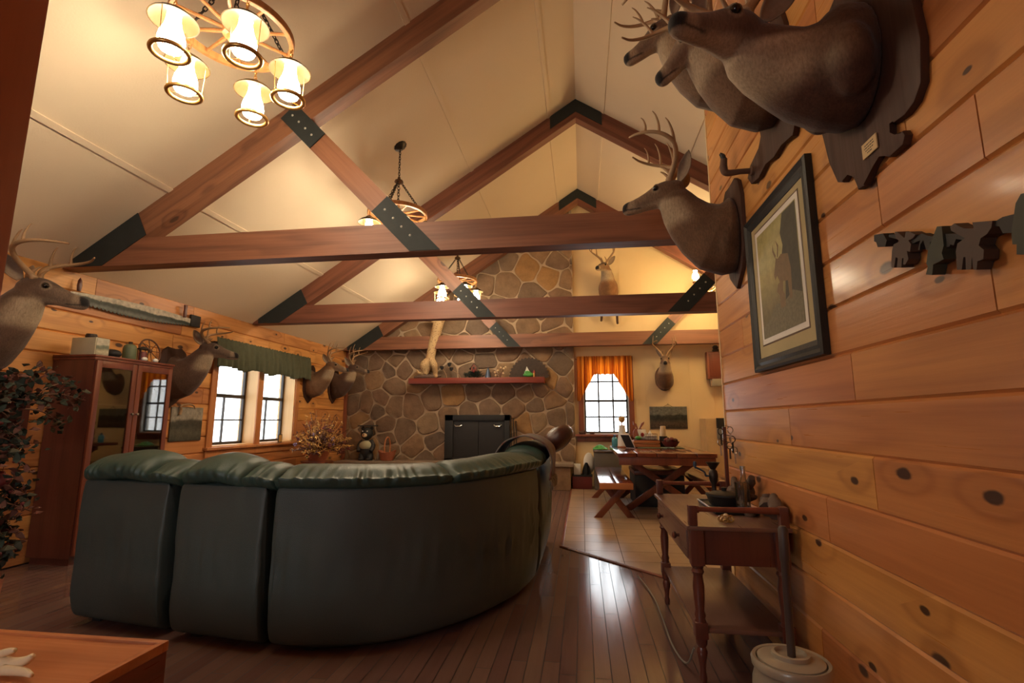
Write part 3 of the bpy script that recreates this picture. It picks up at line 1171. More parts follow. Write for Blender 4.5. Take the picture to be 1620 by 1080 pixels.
# ------------------------------------------------------------------ roof trusses
def truss(Y, label):
    y0, y1 = Y - 0.07, Y + 0.07
    t = thing('roof_truss', label, 'roof truss', (0, Y, 2.58), group='timber roof trusses')
    tb, tt, tv = 2.58, 2.83, 0.29

    def beam(name, pts, ea, m, lo, hi, bid):
        """outline in XZ, grain along ea"""
        b = B()
        a = math.atan2(ea[1], ea[0])
        ca, sa = math.cos(a), math.sin(a)
        o = V((pts[0][0], lo, pts[0][1]))
        loc = [((p[0] - o.x) * ca + (p[1] - o.z) * sa, -(p[0] - o.x) * sa + (p[1] - o.z) * ca) for p in pts]
        b.prism(loc, (0, hi - lo, 0), (1, 0, 0), (0, 0, 1), hi - lo, bid=bid)
        es = [e for e in b.bm.edges if len(e.link_faces) == 2 and e.calc_face_angle() > 1.2 and abs((e.verts[0].co - e.verts[1].co).normalized().x) > 0.9]
        bmesh.ops.bevel(b.bm, geom=es, offset=0.006, segments=1, affect='EDGES')
        ob = b.out(name, m, t, local=True, smooth=0)
        ob.location = basis(t).inverted() @ o
        ob.rotation_euler = (0, -a, 0)
        return ob
    xr = (RZ - tv - tb) / SL
    for s in (-1, 1):
        beam('rafter', [(s * 4.68, tb), (s * 4.68, ceil_z(4.68) - 0.003), (0, RZ - 0.003), (0, RZ - tv), (s * xr, tb)], (-s, SL), M['beamx'], y0, y1, random.random())
    xt = (RZ - tt) / SL - 0.01
    beam('tie_beam', [(-4.69, tb - 0.002), (4.69, tb - 0.002), (xt, tt), (-xt, tt)], (1, 0), M['beamx'], y0 - 0.004, y1 + 0.004, random.random())
    for s in (-1, 1):
        A, D = V((s * 2.56, 3.95)), V((s * 1.25, tb))
        dr = (D - A).normalized()
        nr = V((-dr.y, dr.x)) * 0.095
        # web, cut level with the underside of the tie beam
        def cut(p):
            return p + dr * ((tb + 0.003 - p.y) / dr.y)
        beam('web', [tuple(A + nr), tuple(A - nr), tuple(cut(A - nr)), tuple(cut(A + nr))], tuple(dr), M['beamx'], y0 + 0.006, y1 - 0.006, random.random())
        for face in (-1, 1):
            yy = y0 - 0.012 if face < 0 else y1 + 0.012 - 0.008
            n2 = nr * 1.0
            for nm, (p, q) in (('web_plate', (A - dr * 0.0, A + dr * 0.43)), ('tie_plate', (A + dr * 1.30, None))):
                b = B()
                if q is None:
                    pts = [tuple(p + n2), tuple(p - n2), tuple(cut(p - n2)), tuple(cut(p + n2))]
                    q = p + dr * 0.5
                else:
                    top = [p + n2, p - n2]
                    pts = [tuple(x_) for x_ in (p + n2, p - n2, q - n2, q + n2)]
                b.prism(pts, (0, yy + 0.008, 0), (1, 0, 0), (0, 0, 1), 0.008)
                pl = b.out('steel_plate', M['plate'], t, smooth=0)
                for k in range(4):
                    c = p + (q - p) * (0.15 + 0.22 * k)
                    b = B()
                    b.ball((c.x, yy if face < 0 else yy + 0.008, c.y), (0.011, 0.007, 0.011), 8, 5)
                    b.out('bolt', M['bolt'], pl)
    for face in (-1, 1):
        yy = y0 - 0.011 if face < 0 else y1 + 0.011 - 0.008
        b = B()
        d = 0.36
        b.prism([(-d, ceil_z(d) - 0.01), (0, RZ - 0.01), (d, ceil_z(d) - 0.01), (d, ceil_z(d) - 0.2), (0, RZ - 0.2), (-d, ceil_z(d) - 0.2)], (0, yy + 0.008, 0), (1, 0, 0), (0, 0, 1), 0.008)
        b.out('steel_plate', M['plate'], t, smooth=0)
        for s in (-1, 1):
            b = B()
            b.prism([(s * 4.6, tb + 0.004), (s * 4.6, ceil_z(4.6) - 0.005), (s * 3.97, ceil_z(3.97) - 0.005), (s * 3.86, ceil_z(3.86) - tv), (s * (xr - 0.0), tb + 0.004)], (0, yy + 0.008, 0), (1, 0, 0), (0, 0, 1), 0.008)
            b.out('steel_plate', M['plate'], t, smooth=0)
    return t


truss(3.88, 'nearest timber roof truss, its tie beam crossing above the green sofa')
truss(6.58, 'middle timber roof truss, between the second and third wagon-wheel chandeliers')
truss(9.37, 'farthest timber roof truss, right against the stone chimney')
# ------------------------------------------------------------------ wagon-wheel chandeliers
def chain(b, p0, p1, link=0.034, r=0.0035, w=0.010):
    p0, p1 = V(p0), V(p1)
    d = p1 - p0
    n = max(1, int(round(d.length / (link * 0.72))))
    t = d.normalized()
    a = t.orthogonal().normalized()
    c = t.cross(a)
    for k in range(n):
        m = p0 + d * ((k + 0.5) / n)
        s = a if k % 2 else c
        b.tube([m + t * (math.cos(q) * link / 2) + s * (math.sin(q) * w) for q in [2 * PI * j / 9 for j in range(9)]], r, 5, closed=True)


def chandelier(x, y, z, rot, label):
    t = thing('wagon_wheel_chandelier', label, 'chandelier', (x, y, z), rot, 'wagon-wheel chandeliers')
    R = 0.335
    b = B()
    n = 48
    rg = []
    for k in range(n):
        a = 2 * PI * k / n
        rg.append([V((r * math.cos(a), r * math.sin(a), zz)) for r, zz in ((R - 0.03, -0.022), (R - 0.004, -0.022), (R, -0.018), (R, 0.018), (R - 0.004, 0.022), (R - 0.03, 0.022))])
    rg.append(rg[0])
    b.rings(rg, cap=False)
    bmesh.ops.remove_doubles(b.bm, verts=b.bm.verts[:], dist=1e-5)
    b.out('wheel_rim', M['oak'], t, local=True)
    b = B()
    b.lathe([(0.0, -0.07), (0.03, -0.065), (0.04, -0.04), (0.062, -0.03), (0.066, 0), (0.06, 0.03), (0.04, 0.04), (0.03, 0.07), (0, 0.075)], n=18)
    b.out('hub', M['oak'], t, local=True)
    for k in range(10):
        a = 2 * PI * k / 10 + 0.31
        c, s_ = math.cos(a), math.sin(a)
        b = B()
        b.tube([(c * 0.05, s_ * 0.05, 0), (c * 0.12, s_ * 0.12, 0), (c * 0.2, s_ * 0.2, 0), (c * (R - 0.02), s_ * (R - 0.02), 0)], [0.011, 0.013, 0.011, 0.009], 8)
        b.out('spoke', M['oak'], t, local=True)
    top = 0.40
    b = B()
    b.lathe([(0, top - 0.035), (0.03, top - 0.03), (0.052, top - 0.012), (0.045, top + 0.008), (0.02, top + 0.02), (0.014, top + 0.05), (0, top + 0.055)], n=14)
    b.out('top_crown', M['bronze'], t, local=True)
    for k in range(3):
        a = 2 * PI * k / 3 + 0.55
        b = B()
        chain(b, (math.cos(a) * 0.035, math.sin(a) * 0.035, top - 0.02), (math.cos(a) * (R - 0.015), math.sin(a) * (R - 0.015), 0.03), 0.04, 0.004, 0.011)
        b.out('support_chain', M['iron'], t, local=True)
    b = B()
    chain(b, (0, 0, top - 0.03), (0, 0, 0.07), 0.05, 0.004, 0.014)
    b.out('support_chain', M['iron'], t, local=True)
    zc = ceil_z(x) - z
    b = B()
    chain(b, (0, 0, top + 0.04), (0, 0, zc - 0.04), 0.045, 0.004, 0.011)
    b.out('hanging_chain', M['iron'], t, local=True)
    b = B()
    Mx = Matrix.Rotation(-rot, 4, 'Z') @ Matrix.Rotation(-ANG if x < 0 else ANG, 4, 'Y')
    prof = [(0.0, 0.0)]
    n = 24
    rs_ = []
    for r, zz in ((0.074, 0.004), (0.076, -0.008), (0.06, -0.014), (0.03, -0.03), (0.012, -0.045), (0.004, -0.05)):
        rs_.append([Mx @ V((r * (1 + (0.06 if (j % 2 and r > 0.06) else 0)) * math.cos(2 * PI * j / n), r * (1 + (0.06 if (j % 2 and r > 0.06) else 0)) * math.sin(2 * PI * j / n), zz)) + V((0, 0, zc)) for j in range(n)])
    b.rings(rs_)
    b.out('canopy', M['iron'], t, local=True)
    for k in range(5):
        a = 2 * PI * k / 5
        L = sub('lantern', t, (0.32 * math.cos(a), 0.32 * math.sin(a), 0), (0, 0, a))
        b = B()
        chain(b, (0, 0, -0.015), (0, 0, -0.10), 0.03, 0.0028, 0.008)
        b.out('lantern_chain', M['brass'], L, local=True)
        b = B()
        b.lathe([(0.0, -0.088), (0.012, -0.09), (0.03, -0.098), (0.042, -0.112), (0.04, -0.12), (0.0, -0.121)], n=18)
        b.out('cap', M['bronze'], L, local=True)
        b = B()
        b.lathe([(0.036, -0.118), (0.06, -0.126), (0.09, -0.142), (0.118, -0.168), (0.122, -0.176), (0.116, -0.176), (0.088, -0.152), (0.058, -0.138), (0.034, -0.134)], n=32)
        b.out('lamp_shade', M['shade'], L, local=True)
        b = B()
        b.lathe([(0.0, -0.136), (0.034, -0.140), (0.035, -0.17), (0.044, -0.215), (0.060, -0.255), (0.066, -0.29), (0.064, -0.32), (0.052, -0.345), (0.0, -0.355)], n=22)
        b.out('glass_chimney', M['lampglow'], L, local=True)
        b = B()
        pr_ = [(0.090 + 0.0125 * math.cos(q), -0.362 + 0.0125 * math.sin(q)) for q in [2 * PI * i / 10 for i in range(10)]]
        rg = [[V((r * math.cos(2 * PI * j / 30), r * math.sin(2 * PI * j / 30), zq)) for r, zq in pr_] for j in range(30)]
        b.rings(rg + [rg[0]], cap=False)
        bmesh.ops.remove_doubles(b.bm, verts=b.bm.verts[:], dist=1e-5)
        b.out('base_dish', M['brass'], L, local=True)
        for q in (0.6, 0.6 + PI):
            c, s_ = math.cos(q), math.sin(q)
            b = B()
            b.tube([(c * 0.10, s_ * 0.10, -0.15), (c * 0.097, s_ * 0.097, -0.25), (c * 0.090, s_ * 0.090, -0.355), (c * 0.05, s_ * 0.05, -0.366), (0, 0, -0.366)], 0.0024, 5)
            b.out('bail_wire', M['brass'], L, local=True)
    return t


chandelier(-2.03, 2.43, 3.52, math.radians(31), 'near wagon-wheel chandelier of lit lanterns, above the left end of the sofa')
chandelier(-2.03, 5.16, 3.52, math.radians(5), 'wagon-wheel chandelier hanging behind the nearest roof truss')
chandelier(-2.03, 7.93, 3.52, math.radians(20), 'wagon-wheel chandelier hanging in front of the stone chimney')

# oil-lamp chandelier over the dining side, mostly behind the partition
oc = thing('oil_lamp_chandelier', 'oil-lamp style chandelier glowing beside the end of the pine partition', 'chandelier', (2.235, 8.1, 3.35), 0)
b = B()
b.lathe([(0, -0.16), (0.03, -0.15), (0.05, -0.1), (0.07, -0.05), (0.05, 0), (0.025, 0.05), (0.03, 0.12), (0.012, 0.2), (0, 0.21)], n=16)
b.out('column', M['oak'], oc, local=True)
b = B()
chain(b, (0, 0, 0.2), (0, 0, ceil_z(2.235) - 3.35 - 0.01), 0.045, 0.004, 0.011)
b.out('hanging_chain', M['iron'], oc, local=True)
for k in range(5):
    a = PI + 2 * PI * k / 5
    A = sub('lamp_arm', oc, (0, 0, 0), (0, 0, a))
    b = B()
    b.tube(cr([(0.05, 0, -0.05), (0.15, 0, -0.12), (0.27, 0, -0.10), (0.36, 0, -0.02), (0.38, 0, 0.03)], 6), 0.011, 8)
    b.tube(cr([(0.2, 0, -0.12), (0.24, 0, -0.03), (0.18, 0, 0.0), (0.15, 0, -0.05)], 5), 0.006, 6)
    b.out('scroll', M['brass'], A, local=True)
    b = B()
    b.lathe([(0, 0.01), (0.03, 0.012), (0.05, 0.035), (0.052, 0.055), (0.035, 0.075), (0.03, 0.09), (0, 0.09)], (0.38, 0, 0), n=16)
    b.out('oil_font', M['oak'], A, local=True)
    b = B()
    b.lathe([(0.0, 0.091), (0.034, 0.092), (0.05, 0.115), (0.052, 0.14), (0.04, 0.175), (0.027, 0.205), (0.03, 0.235), (0.0, 0.236)], (0.38, 0, 0), n=18)
    b.out('glass_chimney', M['sconce'], A, local=True)

# ------------------------------------------------------------------ mounted deer
BROWN, DARKB, CREAM, NOSE, MUZ = (0.165, 0.086, 0.043), (0.065, 0.034, 0.022), (0.42, 0.32, 0.21), (0.012, 0.010, 0.010), (0.25, 0.19, 0.135)


def ellipse_ring(c, fwd, up, a, bb, n=20, flatb=0.0):
    fwd = V(fwd).normalized()
    side = V(up).cross(fwd).normalized()
    u2 = fwd.cross(side)
    return [V(c) + side * (a * math.cos(2 * PI * j / n)) + u2 * (bb * math.sin(2 * PI * j / n)) for j in range(n)]


HEAD = [(-0.07, 0.005, 0.045, 0.05), (-0.04, 0.0, 0.07, 0.08), (0.02, 0.004, 0.078, 0.088), (0.075, 0.003, 0.072, 0.085), (0.12, -0.004, 0.062, 0.074), (0.17, -0.016, 0.049, 0.060),
        (0.22, -0.029, 0.042, 0.053), (0.265, -0.037, 0.037, 0.048), (0.30, -0.040, 0.036, 0.045), (0.322, -0.041, 0.028, 0.035), (0.333, -0.042, 0.011, 0.014)]


def antler_parts(parent, Hm, s, spread=1.0, height=1.0, tines=4, mat=None, skip=None):
    for sd in (-1, 1):
        b = B()
        bp = [(0.015, 0.032, 0.075), (-0.01, 0.055, 0.12), (-0.045, 0.11, 0.19), (-0.04, 0.175, 0.26), (0.02, 0.215, 0.31), (0.10, 0.215, 0.345), (0.17, 0.18, 0.37), (0.215, 0.13, 0.39)]
        bp = [V((p[0] * s, sd * (0.032 + (p[1] - 0.032) * spread) * s, 0.075 * s + (p[2] - 0.075) * s * height)) for p in bp]
        c = cr(bp, 5)
        m = len(c)
        rr = [0.0195 * s * (1 - 0.72 * (i / (m - 1)) ** 1.3) * (1.25 if i < 2 else 1) for i in range(m)]
        b.tube([Hm @ p for p in c], rr, 8)
        b.ball(Hm @ bp[0], 0.022 * s, 10, 6)
        tt = [(0.10, 0.10, (0.55, -0.1, 0.85)), (0.42, 0.20, (0.12, -0.05, 1)), (0.60, 0.17, (0.1, -0.12, 1)), (0.76, 0.12, (0.1, -0.2, 1))][:tines]
        for f, ln, dr in tt:
            i = int(f * (m - 1))
            d = V((dr[0], dr[1] * sd, dr[2])).normalized()
            L = ln * s * height
            p = c[i]
            pts = cr([p, p + d * L * 0.4 + V((-0.012 * s, 0, 0)), p + d * L * 0.8 + V((-0.01 * s, 0, 0)), p + d * L], 3)
            k = len(pts)
            b.tube([Hm @ q for q in pts], [rr[i] * 0.75 * (1 - 0.85 * j / (k - 1)) + 0.0012 for j in range(k)], 7)
        b.out('antler', mat or M['antler'], parent, local=True, smooth=180)


def deer(label, loc, rotz, s=1.0, yaw=0.0, pitch=8.0, roll=0.0, neck=None, spread=1.0, height=1.0, tines=4, plaque='shield', brown=BROWN, dark=DARKB, legs=False, lean=0.0, hs=1.06, ear_back=0.0, group='mounted deer heads', grow=1.0):
    t = thing('deer_mount', label, 'deer mount', loc, rotz, group)
    yaw, pitch = math.radians(yaw), math.radians(pitch)
    nk = neck or [(0.0, 0.0, 0.0, 0.165, 0.25), (0.05, 0, 0.0, 0.185, 0.265), (0.13, 0, 0.015, 0.175, 0.245), (0.20, 0, 0.06, 0.15, 0.20), (0.265, 0, 0.125, 0.128, 0.165), (0.315, 0, 0.20, 0.112, 0.138), (0.345, 0, 0.27, 0.10, 0.118), (0.36, 0, 0.325, 0.078, 0.09)]
    off = 0.026 if plaque else 0.0
    pts = []
    K = len(nk)
    hx = nk[-1]
    for i, (x, y, z, a, bb) in enumerate(nk):
        k = i / (K - 1)
        pts.append((V((x * s + off, (y + math.sin(yaw) * 0.13 * k * k + lean * k) * s, z * s)), a * s, bb * s))
    hb = pts[-1][0] + V((0, 0, 0.01 * s))
    Hm = Matrix.Translation(hb) @ Matrix.Rotation(yaw, 4, 'Z') @ Matrix.Rotation(pitch, 4, 'Y') @ Matrix.Rotation(math.radians(roll), 4, 'X')
    h = s * hs
    Hi = Hm.inverted()
    b = B()
    rg = []
    for i, (c, a, bb) in enumerate(pts):
        d = pts[min(i + 1, K - 1)][0] - pts[max(i - 1, 0)][0]
        if i == 0:
            d = V((1, 0, 0))
        rg.append(ellipse_ring(c, d, (0, 0, 1) if abs(d.normalized().z) < 0.9 else (-1, 0, 0), a, bb, 22))
    b.rings(rg)
    rg = []
    for f, zc, a, bb in HEAD:
        rg.append([Hm @ p for p in ellipse_ring((f * h, 0, zc * h), (1, 0, 0), (0, 0, 1), a * h, bb * h, 18)])
    b.rings(rg)
    for sd in (-1, 1):   # brow ridges and shoulders
        b.ball(Hm @ V((0.095 * h, sd * 0.05 * h, 0.04 * h)), 0.028 * h, 10, 7)
        b.ball((0.08 * s + off, sd * 0.115 * s, -0.05 * s), (0.075 * s, 0.07 * s, 0.13 * s), 12, 8)
    if legs:
        for sd, bend in ((-1, 0), (1, 0.06)):
            lp = cr([(0.12 * s, sd * 0.11 * s, -0.16 * s), (0.17 * s, sd * 0.12 * s, -0.34 * s), (0.13 * s, sd * 0.14 * s, -0.48 * s - bend), (0.06 * s, sd * 0.15 * s, -0.62 * s - bend)], 5)
            b.tube(lp, lerp_list([0.07 * s, 0.045 * s, 0.026 * s, 0.024 * s], 5), 10)
    me = bpy.data.meshes.new('tmp')
    b.bm.to_mesh(me)
    b.bm.free()
    ob = bpy.data.objects.new('tmp', me)
    C.objects.link(ob)
    md = ob.modifiers.new('r', 'REMESH')
    md.mode = 'VOXEL'
    md.voxel_size = 0.0095 * s
    sm = ob.modifiers.new('s', 'SMOOTH')
    sm.iterations = 5
    sm.factor = 0.5
    dg = bpy.context.evaluated_depsgraph_get()
    m2 = bpy.data.meshes.new_from_object(ob.evaluated_get(dg))
    bpy.data.objects.remove(ob)
    m2.name = 'deer_body'
    m2.materials.clear()
    m2.materials.append(M['fur'])
    col = m2.color_attributes.new('Col', 'FLOAT_COLOR', 'POINT')
    dat = []

    def mixc(a, b_, k):
        k = min(max(k, 0), 1)
        return tuple(a[i] + (b_[i] - a[i]) * k for i in range(3))

    def sst(x, e0, e1):
        k = min(max((x - e0) / (e1 - e0), 0), 1)
        return k * k * (3 - 2 * k)
    FD = (Hm.to_3x3() @ V((0.75, 0, -0.66))).normalized()
    for v in m2.vertices:
        p = v.co
        q = (Hi @ p) / h
        nz = noise.noise(p * 9) * 0.5 + noise.noise(p * 23) * 0.25
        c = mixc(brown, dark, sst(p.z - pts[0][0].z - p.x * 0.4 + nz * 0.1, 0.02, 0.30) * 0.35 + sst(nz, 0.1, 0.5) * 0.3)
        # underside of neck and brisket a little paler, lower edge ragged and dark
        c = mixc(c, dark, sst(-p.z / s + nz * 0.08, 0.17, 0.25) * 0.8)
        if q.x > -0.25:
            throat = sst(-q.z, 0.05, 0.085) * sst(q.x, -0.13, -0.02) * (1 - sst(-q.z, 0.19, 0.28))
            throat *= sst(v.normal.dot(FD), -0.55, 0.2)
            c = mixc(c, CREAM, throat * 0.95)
            if q.x > -0.05 and -0.2 < q.z:
                c = mixc(c, mixc(brown, MUZ, 0.45), sst(q.x, 0.0, 0.2) * 0.7)
                top = sst(q.z + 0.17 * max(q.x, 0), 0.055, 0.085)
                c = mixc(c, dark, top * 0.6)
                c = mixc(c, CREAM, sst(-q.z - 0.10 * q.x, 0.02, 0.055) * sst(q.x, 0.02, 0.12) * 0.7)
                eye = V((q.x - 0.105, abs(q.y) - 0.066, q.z - 0.034)).length
                c = mixc(c, CREAM, (1 - sst(eye, 0.025, 0.036)) * 0.4)
                c = mixc(c, NOSE, 1 - sst(eye, 0.017, 0.022))
                c = mixc(c, CREAM, sst(q.x, 0.235, 0.262) * (1 - sst(q.x, 0.285, 0.30)) * 0.55)
                nose_ = sst(q.x + 0.45 * (q.z + 0.04), 0.292, 0.304) * sst(q.z, -0.066, -0.056)
                c = mixc(c, NOSE, nose_)
                mouth = (1 - sst(abs(q.z + 0.058 + 0.06 * (0.3 - q.x)), 0.002, 0.006)) * sst(q.x, 0.20, 0.23)
                c = mixc(c, NOSE, mouth * 0.8)
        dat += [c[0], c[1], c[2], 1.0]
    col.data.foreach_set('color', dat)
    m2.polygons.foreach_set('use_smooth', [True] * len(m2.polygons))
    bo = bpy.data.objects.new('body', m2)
    C.objects.link(bo)
    bo.parent = t
    for sd in (-1, 1):
        b = B()
        b.ball(Hm @ V((0.105 * h, sd * 0.0625 * h, 0.034 * h)), 0.0185 * h, 12, 8)
        b.out('eye', M['eye'], t, local=True, smooth=180)
        # cupped ear
        base = V((-0.04, sd * 0.058, 0.05)) * h
        dr = V((-0.42 - ear_back, sd * 0.46, 0.72)).normalized()
        fw = V((0.55, sd * 0.8, 0.0))
        fw = (fw - dr * fw.dot(dr)).normalized()
        wd = dr.cross(fw)
        L = 0.19 * h

        def earf(u, v, k=0.0):
            uu = u
            w = 0.048 * h * (math.sin(PI * min(uu * 0.92 + 0.08, 1)) ** 0.7) * (1.0 if uu < 0.98 else 0.3)
            a = (v - 0.5) * 2.5
            return Hm @ (base + dr * (L * uu) + wd * (w * math.sin(a)) - fw * (w * 0.75 * math.cos(a) - k))
        b = B()
        b.grid(lambda u, v: earf(u, v), 12, 8)
        eo = b.out('ear', M['ear'], t, local=True, smooth=180, solid=0.006 * s)
    antler_parts(t, Hm, h * grow, spread, height, tines)
    if plaque:
        b = B()
        if plaque == 'shield':
            o = [(-0.02, 0.34), (0.10, 0.36), (0.17, 0.31), (0.205, 0.2), (0.20, 0.02), (0.19, -0.14), (0.13, -0.26), (0.05, -0.32), (0.0, -0.36)]
            o = [(0, 0.34)] + o[1:]
            out = [(a * s, c_ * s) for a, c_ in o] + [(-a * s, c_ * s) for a, c_ in o[::-1][1:-1]]
        elif plaque == 'scroll':
            o = [(1.43, 2.45), (1.416, 2.275), (1.437, 2.152), (1.475, 2.115), (1.521, 2.104), (1.575, 2.112), (1.594, 2.134), (1.60, 2.09), (1.575, 2.066), (1.54, 2.065), (1.53, 2.045), (1.545, 2.022), (1.615, 2.02), (1.66, 2.055), (1.70, 2.04), (1.76, 1.995), (1.80, 2.0), (1.81, 2.06), (1.85, 2.09), (1.89, 2.072), (1.925, 2.09), (1.965, 2.19), (1.997, 2.338), (2.03, 2.45), (2.02, 2.62), (1.93, 2.74), (1.75, 2.79), (1.57, 2.72), (1.47, 2.6)]
            out = [(1.72 - a, c_ - 2.42) for a, c_ in o]
        elif plaque == 'unused':
            o = [(0.0, 0.45), (0.12, 0.46), (0.24, 0.41), (0.29, 0.30), (0.30, 0.1), (0.29, -0.07), (0.24, -0.15), (0.18, -0.16), (0.165, -0.20), (0.19, -0.235), (0.235, -0.235), (0.25, -0.27), (0.235, -0.315), (0.18, -0.325), (0.12, -0.30), (0.10, -0.36), (0.07, -0.43), (0.035, -0.45), (0.02, -0.38), (0.0, -0.33)]
            out = [(a * s, c_ * s) for a, c_ in o] + [(-a * s, c_ * s) for a, c_ in o[::-1][1:-1]]
        b.prism([(c_ if False else a, c_) for a, c_ in out], (0.001, 0, 0), (0, 1, 0), (0, 0, 1), 0.024, 0.006)
        b.out('plaque', M['plaquew'], t, local=True)
    return t


M['plaquew'] = wood('dark_plaque_wood', (78, 54, 44), (44, 31, 27), 2, 4, 0.6, 0, tint=0, spec=0.25)
se = N('ear_fur')
se.set(col=se.mix(se.noise(se.co(), 60, 3), (0.30, 0.22, 0.15, 1), (0.19, 0.12, 0.075, 1)), rough=0.8)
M['ear'] = se.m
GREY = (0.125, 0.072, 0.045)
# left wall
deer('buck mount above the left-hand dark picture, antlers swept wide, nearest on the pine window wall', (XL, 3.22, 1.83), 0, 1.15, yaw=22, pitch=6, spread=1.15, height=0.75, tines=3, plaque=None, brown=GREY)
deer('buck mount on a dark plaque between the glass cabinet and the green valance', (XL, 5.17, 1.69), 0, 0.97, yaw=28, pitch=4, spread=0.9, height=0.6, tines=3, brown=(0.115, 0.066, 0.045))
deer('small golden-lit buck mount on the pine wall just past the green valance', (XL, 8.12, 1.83), 0, 0.92, yaw=20, pitch=6, spread=0.9, height=0.9, tines=3, brown=(0.20, 0.105, 0.05))  # fur tone warmed to carry the golden light on it
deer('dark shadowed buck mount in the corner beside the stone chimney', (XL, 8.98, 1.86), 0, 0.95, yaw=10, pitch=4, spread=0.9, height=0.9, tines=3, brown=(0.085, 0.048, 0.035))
# far wall
deer('buck mount facing forward on the cream wall above the valley painting', (1.53, YF, 1.98), -PI / 2, 0.92, yaw=-8, pitch=10, spread=0.95, height=0.95, tines=3, plaque=None, ear_back=-0.1)
deer('buck half-mount with front legs, high on the cream wall beside the chimney', (0.56, YF, 3.72), -PI / 2, 1.02, yaw=-30, pitch=8, spread=1.0, height=1.0, tines=4, plaque=None, legs=True, brown=(0.24, 0.115, 0.05))
# partition wall
deer('buck mount with tall many-pointed antlers on a dark plaque beside the framed print', (PX, 3.20, 2.36), PI, 0.96, yaw=-10, pitch=6, spread=1.0, height=1.0, tines=4, brown=(0.165, 0.090, 0.048))
deer('large dark buck mount on a scrolled plaque with a paper tag', (PX, 1.72, 2.42), PI, 1.0, yaw=33, pitch=2, lean=-0.10, hs=1.06, neck=[(0.0, 0.0, 0.0, 0.155, 0.215), (0.05, 0, 0.0, 0.17, 0.225), (0.11, 0, 0.0, 0.162, 0.20), (0.17, 0, 0.012, 0.145, 0.168), (0.225, 0, 0.04, 0.126, 0.142), (0.285, 0, 0.08, 0.113, 0.127), (0.33, 0, 0.12, 0.10, 0.112), (0.355, 0, 0.155, 0.08, 0.09)], spread=1.0, height=1.0, tines=4, plaque='scroll', brown=(0.085, 0.040, 0.026), dark=(0.038, 0.021, 0.016))
deer('pale-faced buck mount with muzzle pointing down, half hidden behind the large dark buck', (PX, 2.42, 2.86), PI, 0.9, yaw=-4, pitch=38, spread=0.9, height=1.0, tines=3, brown=(0.20, 0.12, 0.072))
deer('buck mount at the back of the trio, its profile clear against the ceiling', (PX, 2.98, 3.36), PI, 0.98, yaw=-4, pitch=24, spread=0.9, height=0.85, tines=3, brown=(0.18, 0.108, 0.066))

# tag on the scrolled plaque
tg = at(1378, 232, 0, 0.975)
b = B()
b.box((0.969, tg.y - 0.042, tg.z - 0.026), (0.973, tg.y + 0.042, tg.z + 0.026))
lb = b.out('plaque_tag', M['tagp'] if 'tagp' in M else M['paper'], None)
tag(lb, 'small cream paper tag stuck low on the scrolled deer plaque', 'tag')
b = B()
for k, w in enumerate((0.05, 0.056, 0.044, 0.026)):
    z = tg.z + 0.014 - k * 0.0095
    x = -w / 2
    while x < w / 2:
        l = random.uniform(0.004, 0.012)
        b.box((0.9684, tg.y + x, z - 0.0015), (0.9692, tg.y + min(x + l, w / 2), z + 0.0015))
        x += l + 0.003
b.out('faint_print', M['dark'], lb)

# hoof hook on a plaque
hh = thing('hoof_hook', 'bent deer-hoof hook on a jagged brown wooden plaque above the framed print', 'wall hook', (PX, 2.6, 2.42))
pts = [at(x, y, 0, 0.985) for x, y in ((1188, 172), (1222, 175), (1262, 195), (1258, 215), (1240, 228), (1228, 250), (1215, 258), (1205, 280), (1192, 291), (1186, 282), (1190, 262), (1204, 235), (1208, 215), (1205, 200), (1192, 190))]
b = B()
b.prism([(p.y, p.z) for p in pts], (0.998, 0, 0), (0, 1, 0), (0, 0, 1), -0.026, 0.004)
b.out('plaque', M['plaquew'], hh)
c = at(1192, 270, 0, 0.972)
b = B()
b.lathe([(0, 0), (0.026, 0.0), (0.024, 0.014), (0.016, 0.02), (0, 0.02)], c, 14, Matrix.Rotation(-PI / 2, 4, 'Y'))
b.tube(cr([c, c + V((-0.07, 0.0, 0.0)), c + V((-0.14, 0.005, 0.0)), c + V((-0.155, 0.005, 0.03)), c + V((-0.150, 0.005, 0.085))], 5), lerp_list([0.016, 0.015, 0.019, 0.021, 0.018], 5), 10)
b.out('hoof_leg', M['furplain'] if 'furplain' in M else M['ear'], hh)
b = B()
for d in (-0.008, 0.008):
    b.tube(cr([c + V((-0.152, 0.005 + d, 0.08)), c + V((-0.156, 0.005 + d, 0.10)), c + V((-0.170, 0.005 + d, 0.118))], 4), lerp_list([0.013, 0.012, 0.003], 4), 8)
b.out('hoof', M['dark'], hh)
# ------------------------------------------------------------------ green leather sectional sofa
path = cr([(-3.06, 2.80, 0), (-2.7, 2.745, 0), (-2.35, 2.69, 0), (-2.0, 2.64, 0), (-1.65, 2.60, 0), (-1.28, 2.62, 0), (-0.92, 2.80, 0), (-0.63, 3.14, 0), (-0.44, 3.55, 0), (-0.355, 3.95, 0), (-0.345, 4.35, 0), (-0.345, 4.8, 0), (-0.345, 5.3, 0)], 12)
acc = [0.0]
for a, c in zip(path, path[1:]):
    acc.append(acc[-1] + (c - a).length)


def pth(sv):
    sv = min(max(sv, 0), acc[-1] - 1e-6)
    i = 0
    while acc[i + 1] < sv:
        i += 1
    k = (sv - acc[i]) / (acc[i + 1] - acc[i])
    p = path[i].lerp(path[i + 1], k)
    i0, i1 = max(i - 2, 0), min(i + 3, len(path) - 1)
    t = (path[i1] - path[i0]).normalized()
    return p, V((t.y, -t.x, 0))      # point, outward normal (towards the camera)


def s_at(pred):
    for i, p in enumerate(path):
        if pred(p):
            return acc[i]
    return acc[-1]


